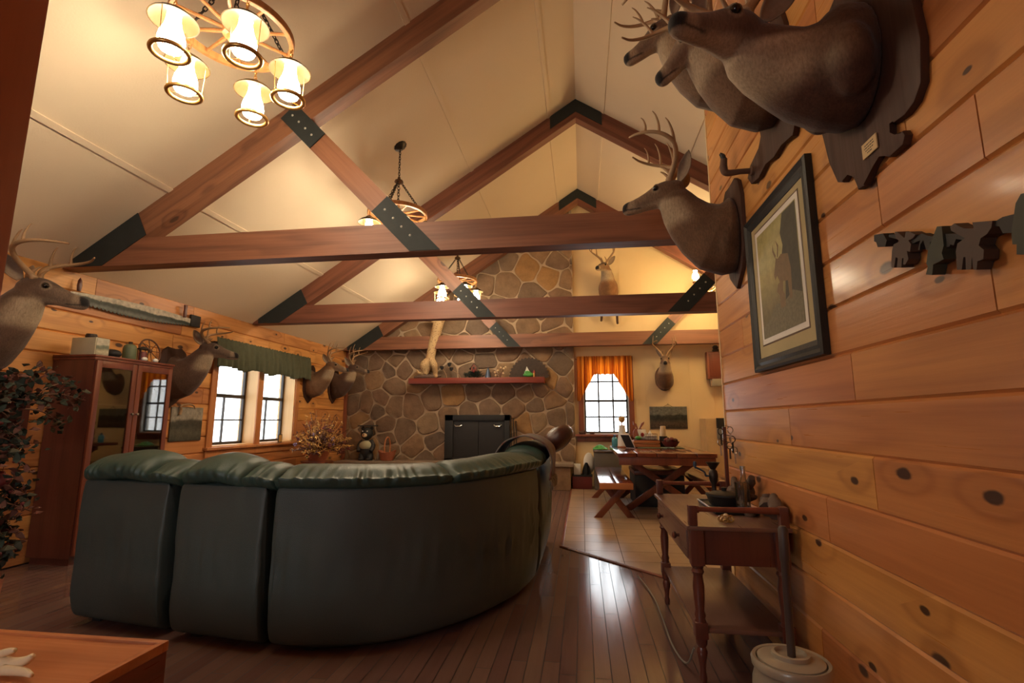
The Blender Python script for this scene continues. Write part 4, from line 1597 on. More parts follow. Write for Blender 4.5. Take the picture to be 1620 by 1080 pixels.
s1 = s_at(lambda p: p.x > -2.385)
s2 = s_at(lambda p: p.x > -2.305)
s3 = s_at(lambda p: p.x > -1.725)
s4 = s_at(lambda p: p.x > -1.655)
s5 = s_at(lambda p: p.y > 3.93 and p.x > -0.5)
s6 = s_at(lambda p: p.y > 4.02 and p.x > -0.5)
sofa = thing('sectional_sofa', 'dark green leather curved sectional sofa seen from behind', 'sofa', (-1.5, 3.2, 0))


def swept(name, a, c, prof, mat, edge=0.05, du=0.03, amp=0.0, hump=0.0, hpos=0.5, parent=None, wr=None, bulge=0.0):
    """closed cross-section prof [(outward, z)] carried along the sofa's back line from arc a to c"""
    P = [V((o, z, 0)) for o, z in prof]
    P = cr(P, 4, True)
    cc = V((sum(p.x for p in P) / len(P), sum(p.y for p in P) / len(P), 0))
    n = max(8, int((c - a) / du))
    us = sorted(set([0, 0.15 * edge / (c - a), 0.4 * edge / (c - a), 0.7 * edge / (c - a), edge / (c - a)] + [k / n for k in range(n + 1)] + [1 - x for x in (0, 0.15 * edge / (c - a), 0.4 * edge / (c - a), 0.7 * edge / (c - a))]))
    us = [x for x in us if 0 <= x <= 1]
    b = B()
    rg = []
    zmax = max(p.y for p in P)
    zmin = min(p.y for p in P)
    for u in us:
        sv = a + (c - a) * u
        p, nr = pth(sv)
        d = min(u, 1 - u) * (c - a) / edge
        k = 1.0 if d >= 1 else math.sqrt(max(1 - (1 - d) ** 2, 0))
        sh = edge * (1 - k)
        ring = []
        for q in P:
            o, z = q.x, q.y
            v = V((o - cc.x, z - cc.y))
            if v.length > 1e-4:
                v2 = v * max(0.0, 1 - sh * 0.9 / v.length)
            o, z = cc.x + v2.x, cc.y + v2.y
            tz = (z - zmin) / (zmax - zmin)
            if hump:
                z += hump * math.exp(-((u - hpos) / 0.33) ** 2) * max(0, tz - 0.35) * 1.5
            if bulge and o > cc.x:
                o += bulge * math.sin(PI * min(max(u, 0), 1)) ** 0.5 * math.sin(PI * min(max(tz, 0), 1))
            if amp and wr:
                w = math.exp(-((z - wr[0]) / wr[1]) ** 2)
                f = math.sin(sv * 95 + 5 * noise.noise(V((sv * 9, z * 6, 1)))) * (0.4 + 0.6 * abs(noise.noise(V((sv * 5, 0, 4)))) * 2)
                f += 1.2 * noise.noise(V((sv * 26, z * 10, 3)))
                dx = amp * w * f
                o += dx
                z += dx * 0.6
            o += 0.006 * noise.noise(V((sv * 3.1, z * 3.5, 7))) + 0.003 * noise.noise(V((sv * 11, z * 9, 2)))
            ring.append(V((p.x, p.y, 0)) + nr * o + V((0, 0, z)))
        rg.append(ring)
    b.rings(rg)
    return b.out(name, mat, parent or sofa, smooth=60)


backp = [(-0.035, 0.045), (-0.005, 0.10), (0.012, 0.25), (0.014, 0.55), (0.004, 0.815), (-0.02, 0.832), (-0.11, 0.83), (-0.13, 0.4), (-0.12, 0.05)]


def headp(top=1.0):
    return [(-0.015, 0.828), (0.03, 0.850), (0.045, 0.89), (0.02, top - 0.055), (-0.06, top - 0.012), (-0.16, top), (-0.26, top - 0.03), (-0.33, top - 0.12), (-0.37, 0.72), (-0.36, 0.5), (-0.28, 0.45), (-0.14, 0.5), (-0.135, 0.78)]


for a, c, bl in ((0.0, s1, 0.015), (s2, s3, 0.015), (s4, s5, 0.0), (s6, acc[-1], 0.01)):
    swept('back_panel', a, c, backp, M['leatherd'], 0.025, 0.03, 0.012, bulge=bl, wr=(0.42, 0.14))
r0 = s1 - 0.155
r1 = s3 - 0.155
sc_ = s_at(lambda p: p.x > -0.78)
for a, c, top, hm, hp in ((-0.0, r0, 0.985, 0.035, 0.62), (r0 - 0.01, s1 + 0.06, 0.955, 0.012, 0.4), (s2 + 0.005, r1, 0.975, 0.04, 0.5), (r1 - 0.01, s3 + 0.045, 0.955, 0.01, 0.4), (s4 - 0.015, sc_, 0.95, 0.008, 0.25), (sc_ - 0.01, s5 + 0.03, 0.955, 0.02, 0.6), (s6 + 0.0, acc[-1], 1.0, 0.02, 0.4)):
    swept('head_cushion', a, c, headp(top), M['leather'], 0.075, 0.006, 0.0085, hm, hp, wr=(0.885, 0.045))
for a, c in ((0.0, s1), (s2, s3), (s4, s5), (s6, acc[-1])):
    dd = -0.86
    swept('seat_cushion', a, c, [(-0.3, 0.30), (-0.3, 0.47), (-0.6, 0.49), (dd + 0.03, 0.47), (dd, 0.42), (dd, 0.32), (-0.6, 0.28)], M['leather'], 0.05, 0.06)
    swept('seat_base', a, c, [(-0.1, 0.05), (-0.1, 0.29), (dd + 0.03, 0.29), (dd + 0.02, 0.05)], M['leatherd'], 0.02, 0.06)
# left arm
p, nr = pth(0)
b = B()
b.box((0.02, -0.02, 0.05), (0.24, 0.86, 0.60), 0.06, Matrix.Translation((p.x + 0.01, p.y + 0.16, 0)) @ Matrix.Rotation(math.radians(-8), 4, 'Z'), seg=4)
b.out('armrest', M['leather'], sofa)
# short dark feet
for sv in (0.1, s2 + 0.1, s4 + 0.2, s5 - 0.2):
    q, nr = pth(sv)
    c = q - nr * 0.12
    b = B()
    b.box((c.x - 0.03, c.y - 0.03, 0), (c.x + 0.03, c.y + 0.03, 0.09), 0.005)
    b.out('foot', M['dark'], sofa)

# throw draped over the right-hand back of the sofa
b = B()
q0, n0 = pth(s6 + 0.05)


def thr(u, v):
    sv = s6 + 0.02 + 0.60 * u + 0.03 * math.sin(v * 9)
    q, nr = pth(sv)
    prof = cr([(-0.41, 0.74, 0), (-0.39, 0.90, 0), (-0.31, 1.015, 0), (-0.16, 1.07, 0), (-0.04, 1.05, 0), (0.06, 0.98, 0), (0.085, 0.88, 0), (0.075, 0.72, 0)], 5)
    k = v * (len(prof) - 1)
    i = min(int(k), len(prof) - 2)
    w = prof[i].lerp(prof[i + 1], k - i)
    wob = 0.010 * math.sin(u * 23 + v * 3) * abs(v - 0.4) + 0.012 * noise.noise(V((u * 5, v * 6, 0)))
    return V((q.x, q.y, 0)) + nr * (w.x + wob + 0.012) + V((0, 0, w.y + 0.012 + wob * 0.5))


b.grid(thr, 40, 48)
th = thing('throw_blanket', 'patterned woven throw draped over the right end of the sofa back', 'blanket', (-0.4, 4.3, 0.7))
b.out('cloth', M['throw'], th, solid=0.012, smooth=180)
b = B()
for k in range(46):
    a = thr(k / 45, 1.0)
    d = V((random.uniform(-0.01, 0.03), random.uniform(-0.015, 0.015), -random.uniform(0.05, 0.09)))
    b.tube([a, a + d * 0.5 + V((0.008, 0, 0)), a + d], 0.0035, 4)
b.out('fringe', M['fringe'], th)
# glossy brown leather pillow standing on the sofa back
b = B()
cpl = at(882, 697, 1, 4.85)
Mx = Matrix.Rotation(math.radians(-38), 4, 'Y')
b.ball(cpl + V((-0.005, 0, 0.015)), (0.175, 0.13, 0.105), 24, 16, Mx)
tag(b.out('leather_pillow', M['brownleather'], smooth=180), 'glossy dark brown leather pillow propped past the draped throw', 'pillow')

# ------------------------------------------------------------------ picnic table and benches
TZ = 0.785
tx0, tx1, ty0, ty1 = 0.44, 1.68, 6.72, 8.75
pt = thing('picnic_table', 'glossy red-brown plank picnic table in front of the far window', 'table', ((tx0 + tx1) / 2, 7.8, 0))
nb = 5
w = (tx1 - tx0) / nb
for k in range(nb):
    b = B()
    b.box((tx0 + k * w + 0.004, ty0, TZ - 0.05), (tx0 + (k + 1) * w - 0.004, ty1, TZ), 0.006, bid=random.random())
    b.out('top_plank', M['picnic'], pt)
b = B()
for yy in (ty0 + 0.35, ty1 - 0.4):
    b.box((tx0 + 0.06, yy, TZ - 0.13), (tx1 - 0.06, yy + 0.045, TZ - 0.051), 0.004)
b.out('batten', M['picnicz'], pt)
b = B()
b.box((tx0 + 0.02, ty0 + 0.012, TZ - 0.15), (tx1 - 0.02, ty0 + 0.05, TZ - 0.051), 0.004)
b.out('apron', M['picnicz'], pt)


def xleg(parent, x0, x1, xt0, xt1, y, z1, th=0.045, wd=0.085):
    for (a, c, dy) in ((x0, xt1, 0), (x1, xt0, th + 0.001)):
        b = B()
        d = V((c - a, z1)).normalized()
        hw = wd / 2 / d.y
        b.prism([(a - hw, 0.008), (a + hw, 0.008), (c + hw, z1), (c - hw, z1)], (0, y + dy + th, 0), (1, 0, 0), (0, 0, 1), th, 0.004)
        b.out('leg', M['picnicz'], parent)


for yy in (ty0 + 0.42, ty1 - 0.42):
    xleg(pt, tx0 + 0.12, tx1 - 0.12, tx0 + 0.2, tx1 - 0.2, yy, TZ - 0.13)
b = B()
b.box(((tx0 + tx1) / 2 - 0.04, ty0 + 0.45, 0.36), ((tx0 + tx1) / 2 + 0.04, ty1 - 0.4, 0.42), 0.004)
b.out('stretcher', M['picnic'], pt)


def bench(x0, x1, y0, y1, z, label):
    t = thing('picnic_bench', label, 'bench', ((x0 + x1) / 2, (y0 + y1) / 2, 0), group='picnic benches')
    xm = (x0 + x1) / 2
    for a, c in ((x0, xm - 0.004), (xm + 0.004, x1)):
        b = B()
        b.box((a, y0, z - 0.055), (c, y1, z), 0.006, bid=random.random())
        b.out('seat_plank', M['picnic'], t)
    b = B()
    b.box((x0 + 0.004, y0 - 0.022, z - 0.075), (x1 - 0.004, y0 - 0.001, z - 0.004), 0.003)
    b.out('end_board', M['crate'], t)
    for yy in (y0 + 0.16, y1 - 0.3):
        xleg(t, x0 - 0.02, x1 - 0.02, x0 + 0.08, x1 - 0.08, yy, z - 0.057, 0.04, 0.075)
    return t


bench(0.19, 0.60, 6.40, 8.5, 0.45, 'shiny picnic bench reflecting the window, on the sofa side of the table')
bench(1.50, 1.93, 6.75, 8.6, 0.45, 'picnic bench on the partition side of the table, seen behind the washstand')

tk_ = thing('storage_chest', 'dark storage chest in the shadow under the picnic table', 'chest', (1.05, 7.9, 0))
b = B()
b.box((0.72, 7.45, 0.0085), (1.40, 8.25, 0.44), 0.01)
b.out('body', M['dark'], tk_)
b = B()
b.box((0.71, 7.44, 0.441), (1.41, 8.26, 0.50), 0.012)
b.out('lid', M['mahog'], tk_)
# ------------------------------------------------------------------ washstand by the partition
WX0, WX1, WYa, WYb, WZ = 0.50, 0.965, 2.60, 3.70, 0.70
ws = thing('washstand', 'dark mahogany washstand with towel rails and turned legs beside the churn', 'table', (0.73, 3.15, 0))
b = B()
b.box((WX0 - 0.015, WYa + 0.0, WZ - 0.02), (WX1, WYb, WZ), 0.005)
b.out('table_top', M['mahogy'], ws)
b = B()
b.box((WX0 + 0.012, WYa + 0.04, WZ - 0.185), (WX1 - 0.02, WYb - 0.04, WZ - 0.021), 0.003)
b.out('apron', M['mahog'], ws)
b = B()
b.box((WX0 - 0.002, WYa + 0.09, WZ - 0.17), (WX0 + 0.013, WYb - 0.09, WZ - 0.035), 0.004)
dw = b.out('drawer', M['mahogy'], ws)
for yy in (WYa + 0.28, WYb - 0.28):
    b = B()
    b.lathe([(0, 0.0), (0.009, 0.0), (0.008, 0.012), (0.018, 0.02), (0.02, 0.028), (0.012, 0.036), (0, 0.038)], (WX0 - 0.002, yy, WZ - 0.10), 14, Matrix.Rotation(-PI / 2, 4, 'Y'))
    b.out('knob', M['mahog'], dw)
legprof = [(0.0, 0.0), (0.014, 0.0), (0.018, 0.02), (0.013, 0.05), (0.018, 0.09), (0.026, 0.13), (0.018, 0.15), (0.026, 0.165), (0.028, 0.19), (0.028, 0.26), (0.022, 0.275), (0.027, 0.29), (0.020, 0.31), (0.025, 0.36), (0.027, 0.42), (0.021, 0.47), (0.03, 0.485), (0.024, 0.50), (0.031, 0.515), (0.0, 0.516)]
for xx in (WX0 + 0.035, WX1 - 0.045):
    for yy in (WYa + 0.045, WYb - 0.045):
        b = B()
        b.lathe(legprof, (xx, yy, 0), 16)
        b.box((xx - 0.031, yy - 0.031, 0.515), (xx + 0.031, yy + 0.031, WZ - 0.021), 0.003)
        b.box((xx - 0.029, yy - 0.029, 0.19), (xx + 0.029, yy + 0.029, 0.262), 0.003)
        b.out('leg', M['mahog'], ws)
b = B()
b.box((WX0 + 0.02, WYa + 0.03, 0.215), (WX1 - 0.03, WYb - 0.03, 0.235), 0.004)
b.out('lower_shelf', M['mahogy'], ws)
for yy in (WYa + 0.025, WYb - 0.025):
    for xx in (WX0 + 0.02, WX1 - 0.03):
        b = B()
        b.box((xx - 0.02, yy - 0.022, WZ), (xx + 0.02, yy + 0.022, WZ + 0.095), 0.006)
        b.out('rail_post', M['mahog'], ws)
    b = B()
    x0, x1 = WX0 + 0.02, WX1 - 0.03
    b.tube(cr([(x0 - 0.01, yy, WZ + 0.075), (x0 + 0.03, yy, WZ + 0.075), (x0 + 0.035, yy, WZ + 0.075), ((x0 + x1) / 2, yy, WZ + 0.075), (x1 - 0.03, yy, WZ + 0.075), (x1 + 0.01, yy, WZ + 0.075)], 4), lerp_list([0.014, 0.018, 0.012, 0.013, 0.018, 0.014], 4), 10)
    b.out('towel_rail', M['cherry'], ws)

# cord trailing past the washstand leg
pts = [at(1057, 930, 1, 3.62), at(1062, 960, 1, 3.4), at(1078, 985, 1, 3.0), at(1093, 1004, 1, 2.66)]
b = B()
cp = [(0.40, 4.2, 0.016), (0.455, 3.78, 0.01), (0.46, 3.4, 0.009), (0.455, 3.0, 0.009), (0.47, 2.7, 0.05), (0.492, 2.6, 0.16)]
b.tube(cr(cp, 8), 0.005, 6)
tag(b.out('power_cord', M['grey']), 'thin pale cord trailing along the floor to the washstand leg', 'cord')

# items on the washstand
tr = thing('serving_tray', 'black tray with a silver rim on the washstand', 'tray', (0.76, 3.2, WZ))
b = B()
b.box((0.70, 2.92, WZ + 0.001), (0.925, 3.34, WZ + 0.012), 0.004)
b.out('tray_base', M['black'], tr)
b = B()
for a, c in (((0.70, 2.92), (0.925, 2.92)), ((0.925, 2.92), (0.925, 3.34)), ((0.925, 3.34), (0.70, 3.34)), ((0.70, 3.34), (0.70, 2.92))):
    b.rod((a[0], a[1], WZ + 0.018), (c[0], c[1], WZ + 0.018), 0.006)
b.out('rim', M['silver'], tr)
pot = thing('round_pot', 'low round dark pot standing on the black tray', 'pot', (0.815, 3.17, WZ + 0.013))
b = B()
b.lathe([(0, 0.0), (0.075, 0.0), (0.09, 0.02), (0.097, 0.05), (0.104, 0.056), (0.104, 0.064), (0.095, 0.064), (0.08, 0.03), (0, 0.02)], (0.815, 3.17, WZ + 0.0125), 28)
b.out('body', M['dark'], pot)
b = B()
b.lathe([(0.095, 0.066), (0.07, 0.075), (0.03, 0.08), (0.012, 0.082), (0.016, 0.10), (0.0, 0.105)], (0.815, 3.17, WZ + 0.0125), 24)
b.out('lid', M['black'], pot)
# key tree: dark post with hanging rings
kt = thing('key_tree', 'tall dark post hung with metal rings and keys, at the back of the washstand', 'stand', (0.925, 3.50, WZ))
b = B()
b.lathe([(0, 0), (0.035, 0), (0.035, 0.018), (0.03, 0.03), (0.022, 0.06), (0, 0.06)], (0.925, 3.50, WZ), 20)
b.box((0.914, 3.489, WZ + 0.05), (0.936, 3.511, WZ + 0.46), 0.004)
b.out('post', M['mahog'], kt)
for k, (dx, dz) in enumerate(((-0.03, 0.45), (0.03, 0.46), (0.04, 0.40), (-0.035, 0.38), (0.02, 0.36), (0.05, 0.33))):
    b = B()
    c = V((0.925 + dx, 3.475, WZ + dz - 0.02))
    b.tube([c + V((0.017 * math.sin(q), 0.004 * math.cos(q * 2), 0.021 * math.cos(q))) for q in [2 * PI * j / 14 for j in range(14)]], 0.003, 5, closed=True)
    b.box((c.x - 0.004, c.y - 0.003, c.z - 0.085), (c.x + 0.006, c.y + 0.0, c.z - 0.02))
    b.rod((c.x, c.y, c.z + 0.02), (0.925, 3.488, c.z + 0.028), 0.0025, n=6)
    b.out('key_ring', M['silver'] if k % 2 else M['iron'], kt)
# hand grinder
gr = thing('hand_grinder', 'cast-iron hand grinder with a crank, clamped at the far rail of the washstand', 'grinder', (0.86, 3.585, WZ))
gr.scale = (0.72, 0.72, 0.8)
b = B()
c = V((0, 0, 0.0005))
b.lathe([(0, 0), (0.045, 0), (0.04, 0.02), (0.022, 0.04), (0.02, 0.10), (0.035, 0.13), (0.042, 0.17), (0.036, 0.21), (0.02, 0.225), (0, 0.226)], c, 18)
b.out('body', M['iron'], gr, local=True)
b = B()
b.lathe([(0.02, 0.22), (0.03, 0.235), (0.06, 0.275), (0.063, 0.28), (0.055, 0.278), (0.02, 0.24)], c, 20)
b.out('hopper', M['iron'], gr, local=True)
b = B()
b.tube(cr([c + V((-0.03, 0, 0.17)), c + V((-0.07, 0, 0.17)), c + V((-0.08, -0.01, 0.20)), c + V((-0.15, -0.02, 0.235)), c + V((-0.17, -0.02, 0.235))], 4), 0.008, 8)
b.out('crank', M['blue'], gr, local=True)
b = B()
b.lathe([(0, 0), (0.012, 0.0), (0.017, 0.02), (0.014, 0.045), (0, 0.05)], c + V((-0.165, -0.02, 0.24)), 12)
b.out('crank_knob', M['blue'], gr, local=True)
# jars, tumblers and trinkets
for i, (x, y, h, r, lb) in enumerate(((0.86, 3.0, 0.15, 0.028, 'clear glass tumbler on the washstand, by the partition'), (0.90, 3.08, 0.21, 0.03, 'tall clear bottle with a blue label on the washstand'))):
    t = thing('glass_bottle' if i else 'glass_tumbler', lb, 'glassware', (x, y, WZ + 0.013))
    b = B()
    if i == 0:
        b.lathe([(0, 0), (r, 0), (r * 1.15, h), (r * 1.05, h), (r * 0.9, 0.01), (0, 0.01)], (x, y, WZ + 0.013), 18)
        b.out('body', M['jar'], t)
    else:
        b.lathe([(0, 0), (r, 0), (r, h * 0.6), (r * 0.5, h * 0.75), (r * 0.4, h), (0, h)], (x, y, WZ + 0.013), 18)
        b.out('body', M['jar'], t)
        b = B()
        b.lathe([(r + 0.001, 0.04), (r + 0.001, 0.10), (r, 0.10), (r, 0.04)], (x, y, WZ + 0.013), 18)
        b.out('paper_label', M['blue'], t)
        b = B()
        b.lathe([(0, h), (r * 0.5, h), (r * 0.5, h + 0.02), (0, h + 0.02)], (x, y, WZ + 0.013), 12)
        b.out('cap', M['silver'], t)
for i, (x, y, r, lb) in enumerate(((0.87, 2.90, 0.035, 'small dark bowl with silver rim at the partition side of the washstand'),)):
    b = B()
    b.lathe([(0, 0), (r * 0.7, 0), (r * 1.3, 0.035), (r * 1.25, 0.037), (r * 0.6, 0.008), (0, 0.008)], (x, y, WZ + 0.0005), 20)
    tag(b.out('small_bowl', M['silver']), lb, 'bowl')
tk = thing('gold_trinket', 'small gold trinket of knotted loops on the near end of the washstand', 'ornament', (0.70, 2.72, WZ))
b = B()
for k in range(6):
    a = k * 1.05
    c = V((0.70 + 0.022 * math.cos(a), 2.72 + 0.022 * math.sin(a), WZ + 0.018))
    b.tube([c + V((0.015 * math.cos(q), 0.006 * math.sin(q * 2), 0.015 * math.sin(q))) for q in [2 * PI * j / 12 for j in range(12)]], 0.003, 5, closed=True)
b.out('loops', M['gold'], tk)
b = B()
b.ball((0.70, 2.72, WZ + 0.03), 0.013, 10, 7)
b.out('bead', M['ivory'], tk)
# weathered antler-like driftwood pieces leaning on the partition
for i, (pts_, lb) in enumerate((
    ([(1165, 800), (1168, 775), (1160, 757)], 'pale grey driftwood stub leaning on the partition, nearest the key tree'),
    ([(1190, 800), (1186, 772), (1190, 755)], 'tallest grey driftwood stub leaning on the partition behind the washstand'),
    ([(1222, 812), (1214, 792), (1212, 781)], 'short dark driftwood stub leaning on the partition beside the towel rail'),
    ([(1236, 812), (1228, 796), (1222, 784)], 'driftwood stub closest to the near towel-rail post'))):
    P = [at(x, y, 0, 0.955) for x, y in pts_]
    P[0].z = WZ + 0.05
    b = B()
    c = cr(P, 5)
    m = len(c)
    b.tube([p + V((noise.noise(p * 30) * 0.01 - 0.015 * (1 - j / m), 0, 0)) for j, p in enumerate(c)], [0.046 * (1 - 0.6 * (j / (m - 1))) * (1 + 0.35 * noise.noise(V((j * 0.7, i, 0)))) for j in range(m)], 9)
    tag(b.out('driftwood_piece', M['log'], smooth=60), lb, 'driftwood', 'driftwood stubs on the washstand')

# ------------------------------------------------------------------ butter churn
ch = thing('butter_churn', 'cream stoneware butter churn with a lid and dark dasher pole', 'churn', (0.70, 2.0, 0))
b = B()
L = (0.70, 2.0, 0)
b.lathe([(0, 0.0), (0.105, 0.0), (0.122, 0.03), (0.130, 0.12), (0.132, 0.22), (0.126, 0.31), (0.116, 0.345), (0.119, 0.352), (0.126, 0.356), (0.128, 0.375), (0.122, 0.384), (0.112, 0.382), (0.108, 0.37), (0, 0.37)], L, 40)
b.out('crock', M['creamp'], ch)
b = B()
b.lathe([(0, 0.371), (0.106, 0.371), (0.106, 0.384), (0.085, 0.392), (0.062, 0.392), (0.06, 0.404), (0.05, 0.406), (0.045, 0.394), (0.02, 0.392), (0, 0.392)], L, 36)
b.out('lid', M['creamp'], ch)
for a in (-1.35, 1.8):
    b = B()
    d = V((math.cos(a), math.sin(a), 0))
    c = V(L) + d * 0.125
    b.tube(cr([c + V((0, 0, 0.30)), c + d * 0.028 + V((0, 0, 0.31)), c + d * 0.036 + V((0, 0, 0.28)), c + d * 0.028 + V((0, 0, 0.22)), c + V((0, 0, 0.19))], 5), 0.014, 10)
    b.out('lug_handle', M['creamp'], ch)
b = B()
b.tube([(0.703, 2.0, 0.38), (0.706, 2.0, 0.70), (0.706, 2.0, 0.71), (0.708, 2.0, 0.815), (0.708, 2.0, 0.825)], [0.0135, 0.0135, 0.0165, 0.0165, 0.010], 14)
b.out('dasher_pole', M['dasher'] if 'dasher' in M else M['iron'], ch)

# ------------------------------------------------------------------ foreground low table
lt = thing('low_table', 'amber wooden low table with a raised edge in the near corner', 'table', (-1.9, 1.25, 0))
c = at(268, 1012, 2, 0.5)
X1, Y1 = c.x, c.y
X0, Y0 = X1 - 1.25, Y1 - 0.62
b = B()
b.box((X0 + 0.02, Y0 + 0.02, 0.46), (X1 - 0.02, Y1 - 0.02, 0.492), 0.0)
b.out('table_top', M['chest'], lt)
b = B()
for a, e in (((X0, Y0, 0.47), (X1, Y0 + 0.022, 0.5)), ((X0, Y1 - 0.022, 0.47), (X1, Y1, 0.5)), ((X0, Y0 + 0.022, 0.47), (X0 + 0.022, Y1 - 0.022, 0.5)), ((X1 - 0.022, Y0 + 0.022, 0.47), (X1, Y1 - 0.022, 0.5))):
    b.box(a, e, 0.003)
b.out('edge_lip', M['chest'], lt)
b = B()
for a, e in (((X0 + 0.003, Y0 + 0.003, 0.05), (X1 - 0.003, Y0 + 0.02, 0.47)), ((X0 + 0.003, Y1 - 0.02, 0.05), (X1 - 0.003, Y1 - 0.003, 0.47)), ((X0 + 0.003, Y0 + 0.02, 0.05), (X0 + 0.02, Y1 - 0.02, 0.47)), ((X1 - 0.02, Y0 + 0.02, 0.05), (X1 - 0.003, Y1 - 0.02, 0.47))):
    b.box(a, e)
b.out('side_panel', M['cherryy'], lt)
for xx in (X0 + 0.05, X1 - 0.05):
    for yy in (Y0 + 0.05, Y1 - 0.05):
        b = B()
        b.box((xx - 0.03, yy - 0.03, 0), (xx + 0.03, yy + 0.03, 0.05))
        b.out('foot', M['cherry'], lt)
an = thing('antler_ornament', 'cream antler ornament on the low foreground table', 'ornament', (at(25, 1075, 2, 0.495)))
b = B()
z5 = 0.492
A = [at(x, y, 2, 0.515) for x, y in ((-20, 1075), (5, 1062), (20, 1052))]
base = at(20, 1058, 2, 0.506)
top1 = at(52, 1037, 1, base.y)
top2 = at(24, 1028, 1, base.y)
low = at(50, 1068, 1, base.y - 0.03)
b.tube(cr([base + V((-0.12, -0.02, 0.0)), base + V((-0.05, 0, 0.012)), base + V((0.0, 0, 0.014)), base.lerp(top1, 0.6) + V((0, 0, 0.0)), top1], 5), lerp_list([0.02, 0.019, 0.016, 0.013, 0.0075], 5), 10)
b.tube(cr([base + V((-0.045, 0, 0.01)), (base + V((-0.06, 0, 0.03))), base.lerp(top2, 0.7) + V((-0.02, 0, 0.01)), top2], 5), lerp_list([0.014, 0.012, 0.010, 0.006], 5), 10)
b.tube(cr([base + V((-0.01, -0.02, 0.006)), low.lerp(base, 0.5) + V((0, 0, 0.002)), low], 5), lerp_list([0.014, 0.012, 0.006], 5), 10)
b.out('antler', M['ivory'], an, smooth=180)

# ------------------------------------------------------------------ glass-door cabinet
CX, CY0, CY1, CZ = -4.26, 3.84, 4.69, at(150, 560, 0, -4.26).z
cb = thing('display_cabinet', 'tall cherry display cabinet with two glass doors against the pine wall', 'cabinet', (-4.46, 4.26, 0))
b = B()
wx = XL + 0.02
for a, e in (((wx, CY0, 0.06), (CX, CY0 + 0.022, CZ - 0.02)), ((wx, CY1 - 0.022, 0.06), (CX, CY1, CZ - 0.02)), ((wx, CY0 + 0.022, 0.06), (wx + 0.012, CY1 - 0.022, CZ - 0.02)), ((wx + 0.012, CY0 + 0.022, 0.06), (CX, CY1 - 0.022, 0.1)), ((wx + 0.02, CY0 + 0.02, 0.0), (CX - 0.02, CY1 - 0.02, 0.06))):
    b.box(a, e)
b.out('carcass', M['mahog'], cb)
b = B()
b.box((wx, CY0 - 0.015, CZ - 0.02), (CX + 0.02, CY1 + 0.015, CZ), 0.005)
b.box((wx, CY0 - 0.006, CZ - 0.045), (CX + 0.01, CY1 + 0.006, CZ - 0.021), 0.004)
b.out('cornice', M['cherry'], cb)
for z in (0.55, 0.95, 1.35):
    b = B()
    b.box((wx + 0.012, CY0 + 0.023, z), (CX - 0.04, CY1 - 0.023, z + 0.015))
    b.out('shelf', M['cherryy'], cb)
ymid = (CY0 + CY1) / 2
for k, (y0, y1) in enumerate(((CY0 + 0.01, ymid - 0.003), (ymid + 0.003, CY1 - 0.01))):
    b = B()
    for a, e in (((y0, 0.08), (y0 + 0.05, CZ - 0.05)), ((y1 - 0.05, 0.08), (y1, CZ - 0.05)), ((y0 + 0.05, 0.08), (y1 - 0.05, 0.16)), ((y0 + 0.05, CZ - 0.11), (y1 - 0.05, CZ - 0.05))):
        b.box((CX + 0.001, a[0], a[1]), (CX + 0.022, e[0], e[1]), 0.003)
    dr = b.out('door', M['cherry'], cb)
    b = B()
    b.box((CX + 0.009, y0 + 0.045, 0.15), (CX + 0.013, y1 - 0.045, CZ - 0.1))
    b.out('glass_pane', M['cabglass'], dr)
    b = B()
    yk = y1 - 0.025 if k == 0 else y0 + 0.025
    b.lathe([(0, 0.0), (0.006, 0), (0.006, 0.012), (0.013, 0.02), (0.011, 0.03), (0, 0.032)], (CX + 0.022, yk, at(212, 655, 0, CX).z), 12, Matrix.Rotation(PI / 2, 4, 'Y'))
    b.out('knob', M['silver'], dr)
# shelf contents seen dimly through the glass
for (y, z, h, r, m, nm, lb) in ((4.05, 1.365, 0.16, 0.045, 'creamp', 'vase', 'pale vase behind the left glass door of the cabinet'), (4.20, 0.965, 0.12, 0.05, 'blue', 'jug', 'blue jug behind the left glass door, lower shelf'), (4.52, 0.965, 0.15, 0.05, 'whitep', 'pitcher', 'white pitcher behind the right glass door of the cabinet'), (4.5, 1.365, 0.14, 0.04, 'bronze', 'cup', 'bronze cup behind the right glass door of the cabinet')):
    b = B()
    b.lathe([(0, 0), (r * 0.7, 0), (r, h * 0.35), (r * 0.85, h * 0.7), (r * 0.5, h * 0.85), (r * 0.6, h), (r * 0.5, h), (0, h * 0.9)], (-4.48, y, z + 0.0005), 18)
    tag(b.out(nm, M[m]), lb, nm)
# ------------------------------------------------------------------ things on the partition
fY0, fY1, fZ0, fZ1 = 2.15, 2.965, 1.465, 2.335
fr = thing('framed_print', 'deer print with an olive mat in a wide black frame on the partition', 'picture', (PX, 2.56, fZ0))
b = B()
w = 0.07
prof = [(0.001, 0.0), (0.030, 0.0), (0.036, 0.012), (0.026, 0.03), (0.030, 0.045), (0.020, w), (0.001, w)]
rg = []
for (yy, zz, sy, sz) in ((fY0, fZ0, 1, 1), (fY1, fZ0, -1, 1), (fY1, fZ1, -1, -1), (fY0, fZ1, 1, -1)):
    rg.append([V((PX - d, yy + sy * i, zz + sz * i)) for d, i in prof])
rg.append(rg[0])
b.rings(rg, cap=False)
bmesh.ops.remove_doubles(b.bm, verts=b.bm.verts[:], dist=1e-5)
b.out('frame', M['black'], fr, smooth=30)
b = B()
b.box((PX - 0.016, fY0 + w - 0.01, fZ0 + w - 0.01), (PX - 0.006, fY1 - w + 0.01, fZ1 - w + 0.01))
b.out('mat_board', M['matboard'], fr)
a0, a1, c0, c1 = fY0 + 0.155, fY1 - 0.155, fZ0 + 0.165, fZ1 - 0.135
b = B()
